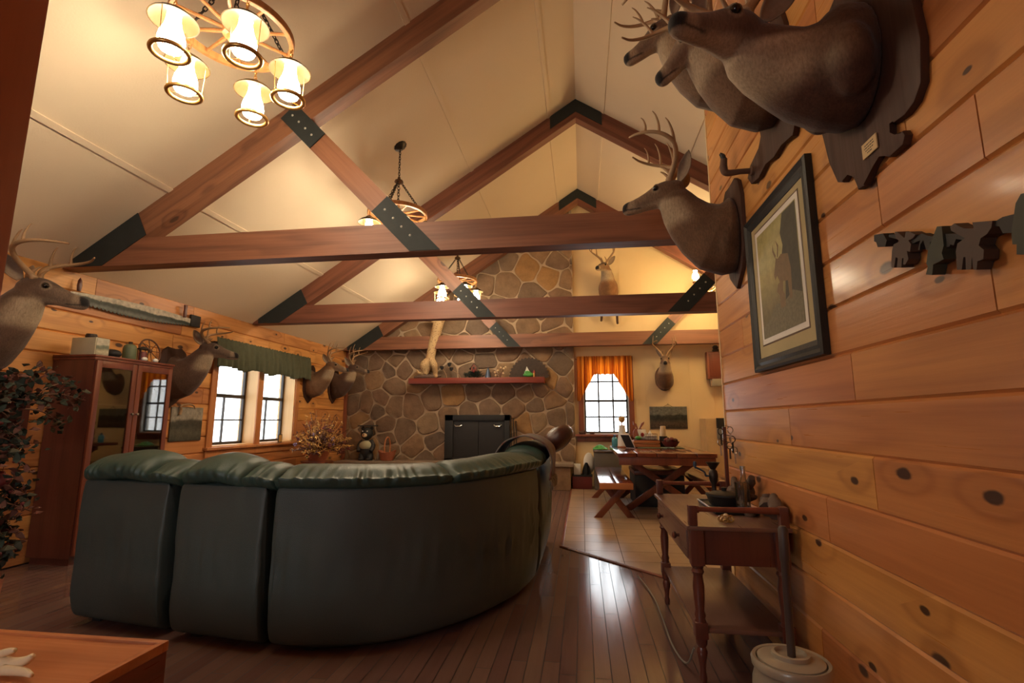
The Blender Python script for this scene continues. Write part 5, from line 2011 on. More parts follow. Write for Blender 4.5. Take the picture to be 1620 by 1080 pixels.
b.box((PX - 0.0172, a0 - 0.035, c0 - 0.035), (PX - 0.0162, a1 + 0.035, c1 + 0.035))
b.out('mat_line', M['bronze'], fr)
b = B()
b.box((PX - 0.0182, a0 - 0.027, c0 - 0.027), (PX - 0.0174, a1 + 0.027, c1 + 0.027))
b.out('inner_mat', M['paper'], fr)
b = B()
b.box((PX - 0.0192, a0, c0), (PX - 0.0184, a1, c1))
pr_ = b.out('print_sheet', M['printsheet'], fr)


def flat(outl, name, mat, d, parent):
    """flat shape printed on the sheet; outline in 0..1 of the sheet, a runs left to right as seen"""
    b = B()
    b.prism([(a1 + (a0 - a1) * u, c0 + (c1 - c0) * v) for u, v in outl], (PX - d, 0, 0), (0, 1, 0), (0, 0, 1), -0.0003)
    return b.out(name, mat, parent, smooth=0)


rp = random.Random(3)
tree = [(0.62, 0.20), (0.66, 0.42), (0.60, 0.6), (0.66, 0.72), (0.62, 0.84), (0.70, 0.99), (0.99, 0.99), (0.99, 0.2)]
flat(tree, 'printed_tree', M['printdark'], 0.0193, pr_)
flat([(0.0, 0.0), (0.0, 0.10), (0.2, 0.16), (0.38, 0.26), (0.6, 0.24), (0.8, 0.30), (0.99, 0.24), (0.99, 0.0)], 'printed_brush', M['printmid'], 0.01935, pr_)
flat([(0.40, 0.52), (0.44, 0.60), (0.47, 0.66), (0.52, 0.64), (0.60, 0.66), (0.76, 0.62), (0.80, 0.48), (0.78, 0.24), (0.72, 0.24), (0.71, 0.40), (0.60, 0.42), (0.56, 0.24), (0.51, 0.24), (0.52, 0.44), (0.47, 0.50), (0.42, 0.47)], 'printed_deer', M['skin_print'], 0.0194, pr_)
flat([(0.44, 0.36), (0.48, 0.42), (0.54, 0.43), (0.56, 0.36), (0.62, 0.30), (0.62, 0.2), (0.5, 0.2), (0.5, 0.32)], 'printed_doe', M['skin_print'], 0.0195, pr_)
for pts in ([(0.46, 0.655), (0.40, 0.74), (0.42, 0.80), (0.43, 0.74), (0.48, 0.68)], [(0.5, 0.65), (0.53, 0.74), (0.50, 0.81), (0.56, 0.75), (0.53, 0.66)]):
    flat(pts, 'printed_antler', M['skin_print'], 0.0195, pr_)

wh = thing('wildlife_wall_hanging', 'dark cut-out of moose and pine trees joined in a row, right of the framed print', 'wall hanging', (PX, 1.6, 1.75))


def zz(pts, s=6.0, ox=1360, oy=280, d=0.96):
    return [at(ox + x / s, oy + y / s, 0, d) for x, y in pts]


for nm, m, pts in (
    ('end_bear', 'dark', [(130, 550), (215, 535), (250, 600), (235, 660), (165, 665), (150, 620), (130, 610)]),
    ('moose', 'cutbrown', [(300, 700), (315, 640), (370, 610), (335, 580), (325, 520), (350, 520), (395, 560), (420, 580), (430, 520), (470, 520), (520, 545), (500, 580), (455, 600), (480, 640), (470, 710), (440, 700), (455, 780), (425, 830), (405, 830), (410, 770), (395, 770), (390, 860), (345, 860), (355, 770), (335, 760), (320, 860), (290, 855)]),
    ('branch', 'dark', [(250, 548), (330, 540), (335, 575), (470, 590), (560, 535), (620, 560), (700, 570), (690, 610), (640, 615), (630, 700), (600, 690), (575, 600), (545, 640), (540, 690), (525, 690), (545, 600), (460, 640), (330, 590), (250, 570)]),
    ('pine_tree', 'cutgreen', [(640, 700), (690, 560), (725, 470), (770, 465), (780, 560), (790, 650), (770, 720), (790, 780), (690, 830), (680, 930), (620, 925), (640, 850), (625, 820)]),
    ('branch', 'dark', [(770, 540), (900, 540), (990, 560), (960, 600), (880, 590), (860, 650), (830, 640), (820, 660), (790, 670)]),
    ('moose', 'cutbrown', [(905, 700), (920, 630), (990, 580), (860, 510), (850, 470), (890, 440), (940, 470), (990, 490), (1075, 490), (1060, 430), (1250, 415), (1240, 480), (1200, 540), (1140, 580), (1120, 650), (1170, 690), (1165, 780), (1110, 800), (1100, 880), (1070, 880), (1055, 760), (1050, 875), (1000, 880), (995, 760), (975, 760), (960, 880), (915, 880)]),
    ('branch', 'dark', [(1235, 430), (1320, 380), (1460, 345), (1450, 470), (1400, 530), (1320, 535), (1290, 470), (1240, 470)]),
    ('pine_tree', 'cutgreen', [(1440, 640), (1430, 520), (1470, 250), (1520, 160), (1560, 150), (1640, 300), (1680, 640), (1660, 740), (1480, 735), (1480, 640)]),
):
    P = zz(pts)
    b = B()
    th_ = 0.034 if nm != 'branch' else 0.024
    b.prism([(p.y, p.z) for p in P], (0.962 + (0.006 if nm == 'branch' else 0), 0, 0), (0, 1, 0), (0, 0, 1), th_, 0.002)
    b.out(nm, M[m], wh, smooth=0)

# ------------------------------------------------------------------ left wall hangings
sw = thing('painted_saw', 'long crosscut saw blade painted with a landscape, hung high on the pine wall', 'saw', (XL + 0.03, 4.65, 2.28))
S0, S1 = at(112, 460, 0, XL + 0.04).y, at(303, 512, 0, XL + 0.04).y
out = []
for k in range(25):
    u = k / 24
    out.append((S0 + (S1 - S0) * u, 2.385 + 0.03 * math.sin(PI * u) + 0.03 * u))
nt_ = 70
for k in range(nt_ + 1):
    u = 1 - k / nt_
    zb = 2.315 - 0.045 * math.sin(PI * u) + 0.03 * u
    out.append((S0 + (S1 - S0) * u, zb - (0.0 if k % 2 else 0.02)))
b = B()
b.prism(out, (XL + 0.035, 0, 0), (0, 1, 0), (0, 0, 1), 0.004)
b.out('blade', M['sawpaint'], sw, smooth=0)
b = B()
b.box((XL + 0.02, S1 - 0.02, 2.33), (XL + 0.05, S1 + 0.13, 2.47), 0.004)
b.out('end_block', M['dark'], sw)
b = B()
b.lathe([(0, 0), (0.018, 0.0), (0.022, 0.05), (0.018, 0.09), (0.021, 0.145), (0, 0.15)], (XL + 0.055, S1 - 0.13, 2.41), 14)
b.out('handle', M['mahog'], sw)
b = B()
b.lathe([(0, 0), (0.016, 0.0), (0.02, 0.05), (0.016, 0.1), (0, 0.13)], (XL + 0.055, S0 + 0.06, 2.40), 14)
b.out('handle', M['mahog'], sw)
for yy in (S0 + 0.3, S1 - 0.3):
    b = B()
    b.rod((XL + 0.0, yy, 2.36), (XL + 0.042, yy, 2.36), 0.006, n=8)
    b.out('peg', M['iron'], sw)


def picture(name, label, ax, plane, c0_, c1_, z0, z1, sgn, frame, fm, pm, dep=0.02):
    t = thing(name, label, 'picture', ((plane, (c0_ + c1_) / 2, z0) if ax == 0 else ((c0_ + c1_) / 2, plane, z0)))

    def bx(b, u0, u1, w0, w1, d0, d1):
        if ax == 0:
            b.box((min(plane + sgn * d0, plane + sgn * d1), u0, w0), (max(plane + sgn * d0, plane + sgn * d1), u1, w1), 0.002 if d1 - d0 > 0.006 else 0)
        else:
            b.box((u0, min(plane + sgn * d0, plane + sgn * d1), w0), (u1, max(plane + sgn * d0, plane + sgn * d1), w1), 0.002 if d1 - d0 > 0.006 else 0)
    if frame:
        b = B()
        for (u0, u1, w0, w1) in ((c0_, c0_ + frame, z0, z1), (c1_ - frame, c1_, z0, z1), (c0_ + frame, c1_ - frame, z0, z0 + frame), (c0_ + frame, c1_ - frame, z1 - frame, z1)):
            bx(b, u0, u1, w0, w1, 0.002, dep)
        b.out('frame', fm, t)
    b = B()
    bx(b, c0_ + frame * 0.8, c1_ - frame * 0.8, z0 + frame * 0.8, z1 - frame * 0.8, 0.002, dep * 0.6)
    b.out('painting', pm, t)
    return t


picture('forest_picture', 'dark forest picture in a brown frame, behind the autumn arrangement', 0, XL, 2.85, at(52, 597, 0, XL).y, 1.02, at(52, 597, 0, XL).z, 1, 0.055, M['mahog'], M['darkpaint'])
y0, y1 = at(268, 665, 0, XL).y, at(318, 665, 0, XL).y
z0, z1 = at(295, 697, 0, XL).z, at(295, 644, 0, XL).z
sp_ = picture('meadow_picture', 'unframed meadow painting with a horn on top, between cabinet and left window', 0, XL, y0, y1, z0, z1, 1, 0.0, None, M['slatepaint'], 0.03)
b = B()
b.tube(cr([(XL + 0.035, y0 + 0.10, z1 - 0.09), (XL + 0.04, y0 + 0.11, z1 - 0.03), (XL + 0.045, y0 + 0.09, z1 + 0.01), (XL + 0.045, y0 + 0.2, z1 + 0.035), (XL + 0.045, y0 + 0.29, z1 + 0.02), (XL + 0.045, y0 + 0.32, z1 - 0.02)], 5), lerp_list([0.018, 0.014, 0.012, 0.011, 0.009, 0.004], 5), 8)
b.out('horn', M['antler'], sp_)
x0, x1 = at(1028, 660, 1, YF).x, at(1087, 660, 1, YF).x
z0, z1 = at(1058, 678, 1, YF).z, at(1058, 643, 1, YF).z
vp = picture('valley_picture', 'unframed dark valley landscape on the cream wall above the table', 1, YF - 0.004, x0, x1, z0, z1, -1, 0.0, None, M['lakepaint'], 0.02)
b = B()
xm = (x0 + x1) / 2
b.tube([(xm - 0.08, YF - 0.012, z1 - 0.002), (xm, YF - 0.012, z1 + 0.045), (xm + 0.08, YF - 0.012, z1 - 0.002)], 0.003, 5)
b.ball((xm, YF - 0.012, z1 + 0.047), 0.008, 8, 6)
b.out('hanging_wire', M['iron'], vp)

# ------------------------------------------------------------------ on top of the cabinet
def onc(px, py, x=-4.40):
    return at(px, py, 0, x)


tn = thing('cream_tin', 'square cream tin with a painted tree, on the near end of the cabinet top', 'tin', (-4.45, 3.99, CZ))
ya, yb = 3.89, 4.03
b = B()
b.box((-4.58, ya, CZ + 0.001), (-4.33, yb, CZ + 0.165), 0.008)
b.out('tin_body', M['tinside'], tn)
b = B()
b.box((-4.329, ya + 0.01, CZ + 0.01), (-4.326, yb - 0.01, CZ + 0.155))
b.out('painted_front', M['tin'], tn)
b = B()
b.lathe([(0, 0), (0.04, 0), (0.046, 0.015), (0.04, 0.04), (0, 0.042)], (-4.46, 3.96, CZ + 0.1655), 16)
b.out('lid_cap', M['iron'], tn)
b = B()
b.ball((-4.42, 4.14, CZ + 0.045), (0.09, 0.07, 0.045), 16, 9)
b.lathe([(0.0, 0), (0.098, 0.0), (0.098, 0.008), (0, 0.012)], (-4.42, 4.14, CZ + 0.0005), 20)
tag(b.out('felt_hat', M['dark'], smooth=60), 'low dark felt hat beside the cream tin on the cabinet', 'hat')
gp = thing('green_canteen', 'round olive green canteen standing on the cabinet top', 'canteen', (-4.42, 4.32, CZ))
b = B()
b.lathe([(0, 0), (0.05, 0.0), (0.058, 0.02), (0.058, 0.12), (0.05, 0.15), (0.03, 0.165), (0, 0.168)], (-4.42, 4.33, CZ + 0.0005), 22)
b.out('body', M['sage'], gp)
b = B()
b.lathe([(0, 0.167), (0.018, 0.167), (0.018, 0.19), (0, 0.192)], (-4.42, 4.33, CZ), 12)
b.out('cap', M['iron'], gp)
cn = thing('copper_lantern', 'small copper lantern with a wire frame and bail on the cabinet top', 'lantern', (-4.36, 4.42, CZ))
b = B()
b.lathe([(0, 0), (0.036, 0), (0.036, 0.09), (0.03, 0.1), (0, 0.1)], (-4.36, 4.42, CZ + 0.0005), 18)
b.out('body', M['redm'], cn)
b = B()
for k in range(4):
    a = k * PI / 2 + 0.4
    b.rod((-4.36 + 0.045 * math.cos(a), 4.42 + 0.045 * math.sin(a), CZ + 0.001), (-4.36 + 0.045 * math.cos(a), 4.42 + 0.045 * math.sin(a), CZ + 0.13), 0.004, n=6)
b.tube(cr([(-4.36, 4.37, CZ + 0.13), (-4.36, 4.36, CZ + 0.165), (-4.36, 4.42, CZ + 0.185), (-4.36, 4.48, CZ + 0.165), (-4.36, 4.47, CZ + 0.13)], 5), 0.003, 6)
b.lathe([(0.05, 0.125), (0.05, 0.135), (0.03, 0.15), (0.0, 0.16)], (-4.36, 4.42, CZ), 16)
b.out('wire_frame', M['iron'], cn)
for y, x, lb in ((4.37, -4.285, 'white egg-shaped ornament in front of the copper lantern'), (4.50, -4.285, 'white egg-shaped ornament next to the small spoked wheel')):
    b = B()
    b.ball((x, y, CZ + 0.021), (0.022, 0.03, 0.021), 14, 9)
    tag(b.out('white_egg', M['whitep'], smooth=180), lb, 'ornament', 'white eggs on the cabinet')
sw2 = thing('small_spoked_wheel', 'small wooden spoked wheel leaning on the far end of the cabinet top', 'wheel', (-4.40, 4.60, CZ))
b = B()
c = V((-4.42, 4.565, CZ + 0.131))
Rw = 0.125
tlt = Matrix.Translation(c) @ Matrix.Rotation(math.radians(-14), 4, 'Y')
b.tube([tlt @ V((0, Rw * math.cos(q), Rw * math.sin(q))) for q in [2 * PI * j / 36 for j in range(36)]], 0.008, 8, closed=True)
b.out('rim', M['twig'], sw2)
b = B()
b.ball(tlt @ V((0, 0, 0)), 0.02, 10, 7)
b.out('hub', M['twig'], sw2)
for k in range(8):
    a = 2 * PI * k / 8
    b = B()
    b.rod(tlt @ V((0, 0.015 * math.cos(a), 0.015 * math.sin(a))), tlt @ V((0, Rw * math.cos(a), Rw * math.sin(a))), 0.004, n=6)
    b.out('spoke', M['twig'], sw2)

# ------------------------------------------------------------------ mantel display
def onm(px, py, y=9.36):
    return at(px, py, 1, y)


bc = thing('bobcat_mount', 'tan spotted bobcat mount stretching upward at the left end of the mantel', 'animal mount', (-2.9, 9.38, MTOP))
b = B()
sk = [onm(672, 592), onm(680, 570), onm(684, 550), onm(689, 530, 9.33), onm(694, 510, 9.24), onm(700, 492, 9.20), onm(703, 482, 9.18)]
sk[0].z = max(sk[0].z, MTOP + 0.06)
cc = cr(sk, 5)
b.tube(cc, lerp_list([0.06, 0.085, 0.095, 0.10, 0.105, 0.085, 0.05], 5), 14)
hd = onm(706, 474, 9.14)
b.ball(hd, (0.075, 0.085, 0.07), 16, 10)
b.ball(hd + V((0.015, -0.07, -0.015)), (0.035, 0.04, 0.03), 12, 8)
for sx in (-1, 1):
    b.tube(cr([hd + V((sx * 0.045, 0.01, 0.045)), hd + V((sx * 0.06, 0.01, 0.11))], 3), lerp_list([0.026, 0.004], 3), 8)
    s0 = sk[4] + V((sx * 0.07, -0.02, 0.02))
    b.tube(cr([s0, s0 + V((sx * 0.07, -0.09, 0.06)), s0 + V((sx * 0.09, -0.13, 0.20)), s0 + V((sx * 0.10, -0.15, 0.34))], 5), lerp_list([0.055, 0.045, 0.038, 0.042], 5), 10)
    h0 = sk[1] + V((sx * 0.05, -0.02, -0.06))
    b.tube(cr([h0 + V((0, 0, 0.05)), h0 + V((sx * 0.06, -0.05, -0.04)), V((h0.x + sx * 0.06, 9.39, MTOP + 0.08)), V((h0.x + sx * 0.09, 9.33, MTOP + 0.04))], 5), lerp_list([0.07, 0.065, 0.045, 0.036], 5), 10)
b.tube(cr([sk[0] + V((-0.02, 0, 0.02)), sk[0] + V((-0.12, -0.02, 0.03)), sk[0] + V((-0.16, -0.02, 0.10))], 4), lerp_list([0.035, 0.028, 0.02], 4), 8)
me = bpy.data.meshes.new('tmp')
bmesh.ops.recalc_face_normals(b.bm, faces=b.bm.faces[:])
b.bm.to_mesh(me)
b.bm.free()
ob = bpy.data.objects.new('tmp', me)
C.objects.link(ob)
md = ob.modifiers.new('r', 'REMESH')
md.mode = 'VOXEL'
md.voxel_size = 0.014
smd = ob.modifiers.new('s', 'SMOOTH')
smd.iterations = 4
m2 = bpy.data.meshes.new_from_object(ob.evaluated_get(bpy.context.evaluated_depsgraph_get()))
bpy.data.objects.remove(ob)
m2.transform(basis(bc).inverted())
m2.materials.clear()
m2.materials.append(M['spots'])
m2.polygons.foreach_set('use_smooth', [True] * len(m2.polygons))
bo = bpy.data.objects.new('body', m2)
C.objects.link(bo)
bo.parent = bc
for sx in (-1, 1):
    b = B()
    b.ball(hd + V((sx * 0.032 + 0.01, -0.068, 0.02)), 0.012, 10, 7)
    b.out('eye', M['eye'], bc)
b = B()
pts = [V((onm(655, 598).x, 9.38, MTOP + 0.02)), V((onm(668, 592).x, 9.36, MTOP + 0.04)), V((onm(685, 594).x, 9.38, MTOP + 0.035)), V((onm(697, 590).x, 9.40, MTOP + 0.06))]
b.tube(cr(pts, 6), lerp_list([0.025, 0.05, 0.05, 0.02], 6), 9)
b.out('driftwood_base', M['log'], bc)

tw = thing('cup_candle_stem', 'curved wire stem with three little black cups on the mantel', 'candle holder', (onm(712, 595).x, 9.38, MTOP))
b = B()
gx = onm(724, 596).x
b.tube(cr([(gx + 0.05, 9.40, MTOP + 0.005), (gx, 9.39, MTOP + 0.09), (gx - 0.1, 9.38, MTOP + 0.15), (gx - 0.2, 9.38, MTOP + 0.22)], 6), 0.006, 6)
b.tube(cr([(gx - 0.22, 9.38, MTOP + 0.005), (gx - 0.24, 9.38, MTOP + 0.08), (gx - 0.30, 9.38, MTOP + 0.18)], 6), 0.006, 6)
b.out('wire', M['antler'], tw)
for (px, py) in ((699, 582), (711, 577), (714, 584)):
    c = onm(px, py, 9.38)
    b = B()
    b.lathe([(0, -0.035), (0.02, -0.03), (0.035, 0.0), (0.04, 0.035), (0.036, 0.035), (0.0, -0.01)], c, 12)
    b.out('cup', M['dark'], tw)
bh = thing('wreathed_birdhouse', 'little wooden birdhouse nestled in evergreen sprigs at the middle of the mantel', 'ornament', (onm(752, 597).x, 9.38, MTOP))
c = V((onm(750, 597).x, 9.37, MTOP))
b = B()
b.prism([(-0.055, 0.12), (0.055, 0.12), (0.055, 0.2), (0.0, 0.27), (-0.055, 0.2)], c + V((0, 0.05, 0)), (1, 0, 0), (0, 0, 1), 0.10)
b.out('house', M['cherry'], bh, smooth=0)
b = B()
for s in (-1, 1):
    b.prism([(0, 0.268), (s * 0.085, 0.165), (s * 0.085, 0.18), (0, 0.287)], c + V((0, 0.065, 0)), (1, 0, 0), (0, 0, 1), 0.13)
b.out('roof', M['log'], bh, smooth=0)
b = B()
b.lathe([(0, 0), (0.018, 0), (0.018, 0.004), (0, 0.004)], c + V((0, -0.051, 0.19)), 12, Matrix.Rotation(PI / 2, 4, 'X'))
b.out('entrance', M['dark'], bh)
b = B()
rr_ = random.Random(8)
for k in range(260):
    a, r = rr_.uniform(0, 2 * PI), min(abs(rr_.gauss(0, 0.08)), 0.15)
    p = c + V((r * 1.2 * math.cos(a), r * 0.55 * math.sin(a), 0.008 + rr_.uniform(0, 0.13) * max(0.0, 1 - r / 0.28)))
    d = V((math.cos(a) * 0.7 + rr_.uniform(-.3, .3), math.sin(a) * 0.5, rr_.uniform(0.1, 1.0))).normalized() * rr_.uniform(0.04, 0.075)
    b.tube([p, p + d * 0.6, p + d], [0.004, 0.005, 0.001], 4)
b.out('evergreen_sprigs', M['evergreen'], bh)
b = B()
b.ball(c + V((0.01, -0.08, 0.13)), (0.03, 0.03, 0.04), 12, 8)
b.out('red_bird', M['redm'], bh)
b = B()
cp_ = V((onm(771, 597).x, 9.42, MTOP))
b.lathe([(0, 0), (0.065, 0), (0.05, 0.06), (0.03, 0.14), (0.0, 0.22)], cp_, 16)
tag(b.out('blue_cone', M['blue'], smooth=60), 'slate-blue cone ornament right of the birdhouse sprigs on the mantel', 'ornament')
pf = thing('branch_ornament', 'little branching ornament with pale buds, left of the dark fan on the mantel', 'ornament', (onm(790, 597).x, 9.36, MTOP))
c = V((onm(792, 597).x, 9.36, MTOP))
b = B()
tips = []
for k, (dx, dz) in enumerate(((-0.09, 0.04), (-0.05, 0.13), (0.0, 0.19), (0.06, 0.17), (0.09, 0.2), (0.05, 0.08), (-0.11, 0.1))):
    e = c + V((dx, rr_.uniform(-.03, .03), dz))
    b.tube(cr([c + V((0, 0, 0.004)), c + V((dx * 0.3, 0, dz * 0.55)), e], 4), 0.007, 6)
    tips.append(e)
b.out('twigs', M['twig'], pf)
b = B()
for e in tips:
    b.ball(e, 0.021, 9, 6)
b.out('buds', M['ivory'], pf)
tf = thing('turkey_fan', 'dark spread turkey-tail fan standing at the right end of the mantel', 'feather fan', (onm(836, 597).x, 9.48, MTOP))
fc = V((onm(836, 597).x, 9.47, MTOP + 0.006))
fR = onm(868, 597, 9.47).x - fc.x
b = B()
nf = 17
for k in range(nf):
    a = PI * (k + 0.5) / nf
    d = V((math.cos(a), 0, math.sin(a)))
    w_ = V((-math.sin(a), 0, math.cos(a)))
    yo = 0.004 * (k % 2)
    out = []
    for u, ww in ((0.06, 0.012), (0.4, 0.032), (0.8, 0.052), (0.95, 0.048), (1.05, 0.0), (0.95, -0.048), (0.8, -0.052), (0.4, -0.032), (0.06, -0.012)):
        out.append((u * fR, ww * fR * 2.2))
    b.prism(out, fc + V((0, yo, 0.0)), d, w_, 0.003)
b.out('feathers', M['fan'], tf, smooth=0)
b = B()
b.box((fc.x - 0.06, fc.y - 0.03, MTOP + 0.0005), (fc.x + 0.06, fc.y + 0.03, MTOP + 0.05), 0.01)
b.out('base', M['mahog'], tf)
gf = thing('green_gnome', 'bright green and white figurine with a red cap in front of the dark fan', 'figurine', (onm(838, 597, 9.33).x, 9.33, MTOP))
c = V((onm(836, 597, 9.33).x, 9.33, MTOP + 0.001))
b = B()
b.ball(c + V((0, 0, 0.045)), (0.10, 0.035, 0.045), 16, 9)
b.ball(c + V((-0.02, 0, 0.09)), (0.06, 0.03, 0.04), 14, 8)
b.out('green_base', M['green'], gf)
b = B()
b.prism([(-0.07, 0.07), (0.02, 0.11), (-0.03, 0.20)], c + V((0, 0.0, 0)), (1, 0, 0), (0, 0, 1), 0.02)
b.out('white_sail', M['whitep'], gf, smooth=0)
b = B()
b.lathe([(0, 0.0), (0.022, 0.0), (0.02, 0.06), (0.014, 0.08), (0, 0.085)], c + V((0.105, 0, 0.0)), 12)
b.out('figure', M['gold'], gf)
b = B()
b.lathe([(0.024, 0.08), (0.02, 0.1), (0.0, 0.14)], c + V((0.105, 0, 0.0)), 12)
b.out('cap', M['red'], gf)

# ------------------------------------------------------------------ hearth: bear, basket, fire tools
br = thing('carved_bear', 'black carved bear with a cream shirt standing on the hearth at left', 'statue', (at(579, 726, 1, 9.25).x, 9.25, 0.456))
c = V((at(579, 726, 1, 9.25).x, 9.25, 0.4565))
b = B()
b.ball(c + V((0, 0, 0.20)), (0.13, 0.10, 0.19), 18, 12)
b.ball(c + V((0, -0.01, 0.50)), (0.115, 0.11, 0.12), 18, 12)
for s in (-1, 1):
    b.tube(cr([c + V((s * 0.08, 0, 0.36)), c + V((s * 0.14, -0.03, 0.27)), c + V((s * 0.12, -0.08, 0.17))], 5), lerp_list([0.05, 0.045, 0.04], 5), 10)
    b.tube([c + V((s * 0.07, -0.01, 0.12)), c + V((s * 0.075, -0.02, 0.03)), c + V((s * 0.075, -0.02, 0.002))], [0.07, 0.065, 0.06], 12)
    b.ball(c + V((s * 0.075, -0.07, 0.025)), (0.05, 0.06, 0.025), 12, 8)
    b.ball(c + V((s * 0.09, 0.0, 0.60)), (0.035, 0.02, 0.035), 10, 8)
b.out('body', M['dark'], br, smooth=180)
b = B()
b.ball(c + V((0, -0.012, 0.275)), (0.142, 0.108, 0.10), 18, 10)
b.out('shirt', M['sagec'], br, smooth=180)
b = B()
b.ball(c + V((0, -0.11, 0.47)), (0.05, 0.04, 0.038), 14, 9)
b.out('muzzle', M['ivory'], br, smooth=180)
b = B()
for s in (-1, 1):
    b.ball(c + V((s * 0.045, -0.105, 0.545)), 0.012, 9, 6)
b.out('eyes', M['whitep'], br)
b = B()
b.ball(c + V((0, -0.15, 0.485)), (0.015, 0.01, 0.01), 9, 6)
b.out('nose', M['black'], br)
b = B()
b.box((c.x - 0.17, c.y - 0.06, c.z + 0.635), (c.x + 0.19, c.y + 0.06, c.z + 0.655), 0.003)
b.out('head_tray', M['dark'], br)
bk = thing('willow_basket', 'red-brown woven basket with a tall hoop handle on the hearth beside the bear', 'basket', (at(610, 726, 1, 9.25).x, 9.25, 0.456))
c = V((at(612, 726, 1, 9.25).x, 9.25, 0.4565))
b = B()
rs_ = []
for k in range(12):
    u = k / 11
    r = 0.115 + 0.06 * u
    rs_.append([c + V((r * (1 + 0.02 * (1 if (j + k) % 2 else -1)) * math.cos(2 * PI * j / 40), 0.72 * r * (1 + 0.02 * (1 if (j + k) % 2 else -1)) * math.sin(2 * PI * j / 40), 0.002 + 0.17 * u + (0.025 * math.cos(4 * PI * j / 40) * u))) for j in range(40)])
for k in range(6):
    u = 1 - k / 5
    r = 0.098 + 0.06 * u
    rs_.append([c + V((r * math.cos(2 * PI * j / 40), 0.72 * r * math.sin(2 * PI * j / 40), 0.012 + 0.16 * u + (0.025 * math.cos(4 * PI * j / 40) * u))) for j in range(40)])
b.rings(rs_)
b.out('bowl', M['basketw'], bk)
b = B()
b.tube(cr([c + V((0, -0.13, 0.15)), c + V((0, -0.14, 0.28)), c + V((0, -0.08, 0.40)), c + V((0, 0.0, 0.43)), c + V((0, 0.08, 0.40)), c + V((0, 0.14, 0.28)), c + V((0, 0.13, 0.15))], 6), 0.014, 8)
b.out('handle', M['crate'], bk)
tl = thing('fire_tools', 'iron fire tools and chain hanging beside the fireplace opening', 'fire tools', (at(808, 690, 1, 9.42).x, 9.42, 0.46))
for k, px in enumerate((808, 812, 816)):
    p0, p1 = at(px, 660 + 4 * k, 1, 9.44), at(px + 1, 722 - 6 * k, 1, 9.40)
    b = B()
    b.tube(cr([p0 + V((0, 0.05, 0.01)), p0 + V((0, 0, 0.02)), p0, p0.lerp(p1, 0.5) + V((0.01, 0, 0)), p1, p1 + V((0.04, 0, -0.02))], 5), 0.010, 7)
    b.out('poker', M['iron'], tl)

# ------------------------------------------------------------------ dried flower arrangement by the left window
ft = thing('plant_table', 'small wooden side table under the dried flower arrangement', 'table', (-4.25, 7.75, 0))
b = B()
b.lathe([(0, 0.535), (0.24, 0.535), (0.25, 0.545), (0.25, 0.56), (0, 0.56)], (-4.25, 7.75, 0), 32)
b.out('table_top', M['cherryy'], ft)
for k in range(4):
    a = PI / 4 + k * PI / 2
    b = B()
    b.rod((-4.25 + 0.18 * math.cos(a), 7.75 + 0.18 * math.sin(a), 0), (-4.25 + 0.14 * math.cos(a), 7.75 + 0.14 * math.sin(a), 0.535), 0.018, 0.022, 10)
    b.out('leg', M['cherry'], ft)
fl = thing('dried_flower_basket', 'basket of dried grasses and autumn flowers beside the left window', 'flower arrangement', (-4.25, 7.75, 0.68))
fcen = V((-4.25, 7.75, 0.561))
b = B()
b.lathe([(0, 0), (0.13, 0), (0.19, 0.14), (0.2, 0.17), (0.185, 0.17), (0.12, 0.03), (0, 0.02)], fcen, 28)
b.out('basket', M['basketw'], fl)
rf = random.Random(21)
b = B()
b2 = B()
tipsF = []
for k in range(230):
    a = rf.uniform(0, 2 * PI)
    el = rf.uniform(0.1, 1.4)
    L = rf.uniform(0.3, 0.72)
    d = V((math.cos(a) * math.cos(el) * 0.75, math.sin(a) * math.cos(el) * 1.35, math.sin(el)))
    d.x = abs(d.x) if rf.random() < 0.75 else d.x * 0.5
    p0 = fcen + V((rf.uniform(-.1, .1), rf.uniform(-.1, .1), 0.12))
    p1 = p0 + d * L * 0.55
    p2 = p0 + d * L + V((0, 0, -0.12 * L * math.cos(el)))
    bb_ = b if k % 2 else b2
    bb_.tube(cr([p0, p1, p2], 3), [0.005, 0.0045, 0.004, 0.004, 0.0035, 0.003, 0.0015], 4)
    for j in range(5):
        q = p1.lerp(p2, rf.random())
        e = V((rf.gauss(0, 1), rf.gauss(0, 1), rf.gauss(0, 0.7))).normalized() * rf.uniform(0.03, 0.07)
        bb_.tube([q, q + e * 0.5, q + e], [0.003, 0.008, 0.001], 4)
    tipsF.append(p2)
b.out('straw_stems', M['leafy'], fl)
b2.out('rust_stems', M['leaf'], fl)
for nm, m, idx, r in (('rust_flower', 'redm', range(0, 200, 11), 0.034), ('lilac_flower', 'lilac', range(5, 200, 26), 0.03), ('golden_flower', 'gold', range(9, 200, 9), 0.03)):
    for i in idx:
        b = B()
        q = fcen + (tipsF[i] - fcen) * 0.8
        for j in range(7):
            e = V((rf.gauss(0, 1), rf.gauss(0, 1), rf.gauss(0, 1))).normalized()
            b.ball(q + e * r * 0.7, (r * 0.55, r * 0.55, r * 0.4), 6, 4)
        b.out(nm, M[m], fl)
pfr = thing('photo_frame', 'tiny picture frame standing on the left window sill', 'picture frame', (XL + 0.03, 7.36, WZ0))
pf0 = at(443, 700, 0, XL + 0.03)
b = B()
b.box((XL + 0.02, pf0.y - 0.05, WZ0 + 0.0045), (XL + 0.03, pf0.y + 0.05, WZ0 + 0.13), 0.002)
b.out('frame', M['iron'], pfr)
b = B()
b.box((XL + 0.0301, pf0.y - 0.04, WZ0 + 0.015), (XL + 0.0311, pf0.y + 0.04, WZ0 + 0.12))
b.out('photo', M['leafy'], pfr)

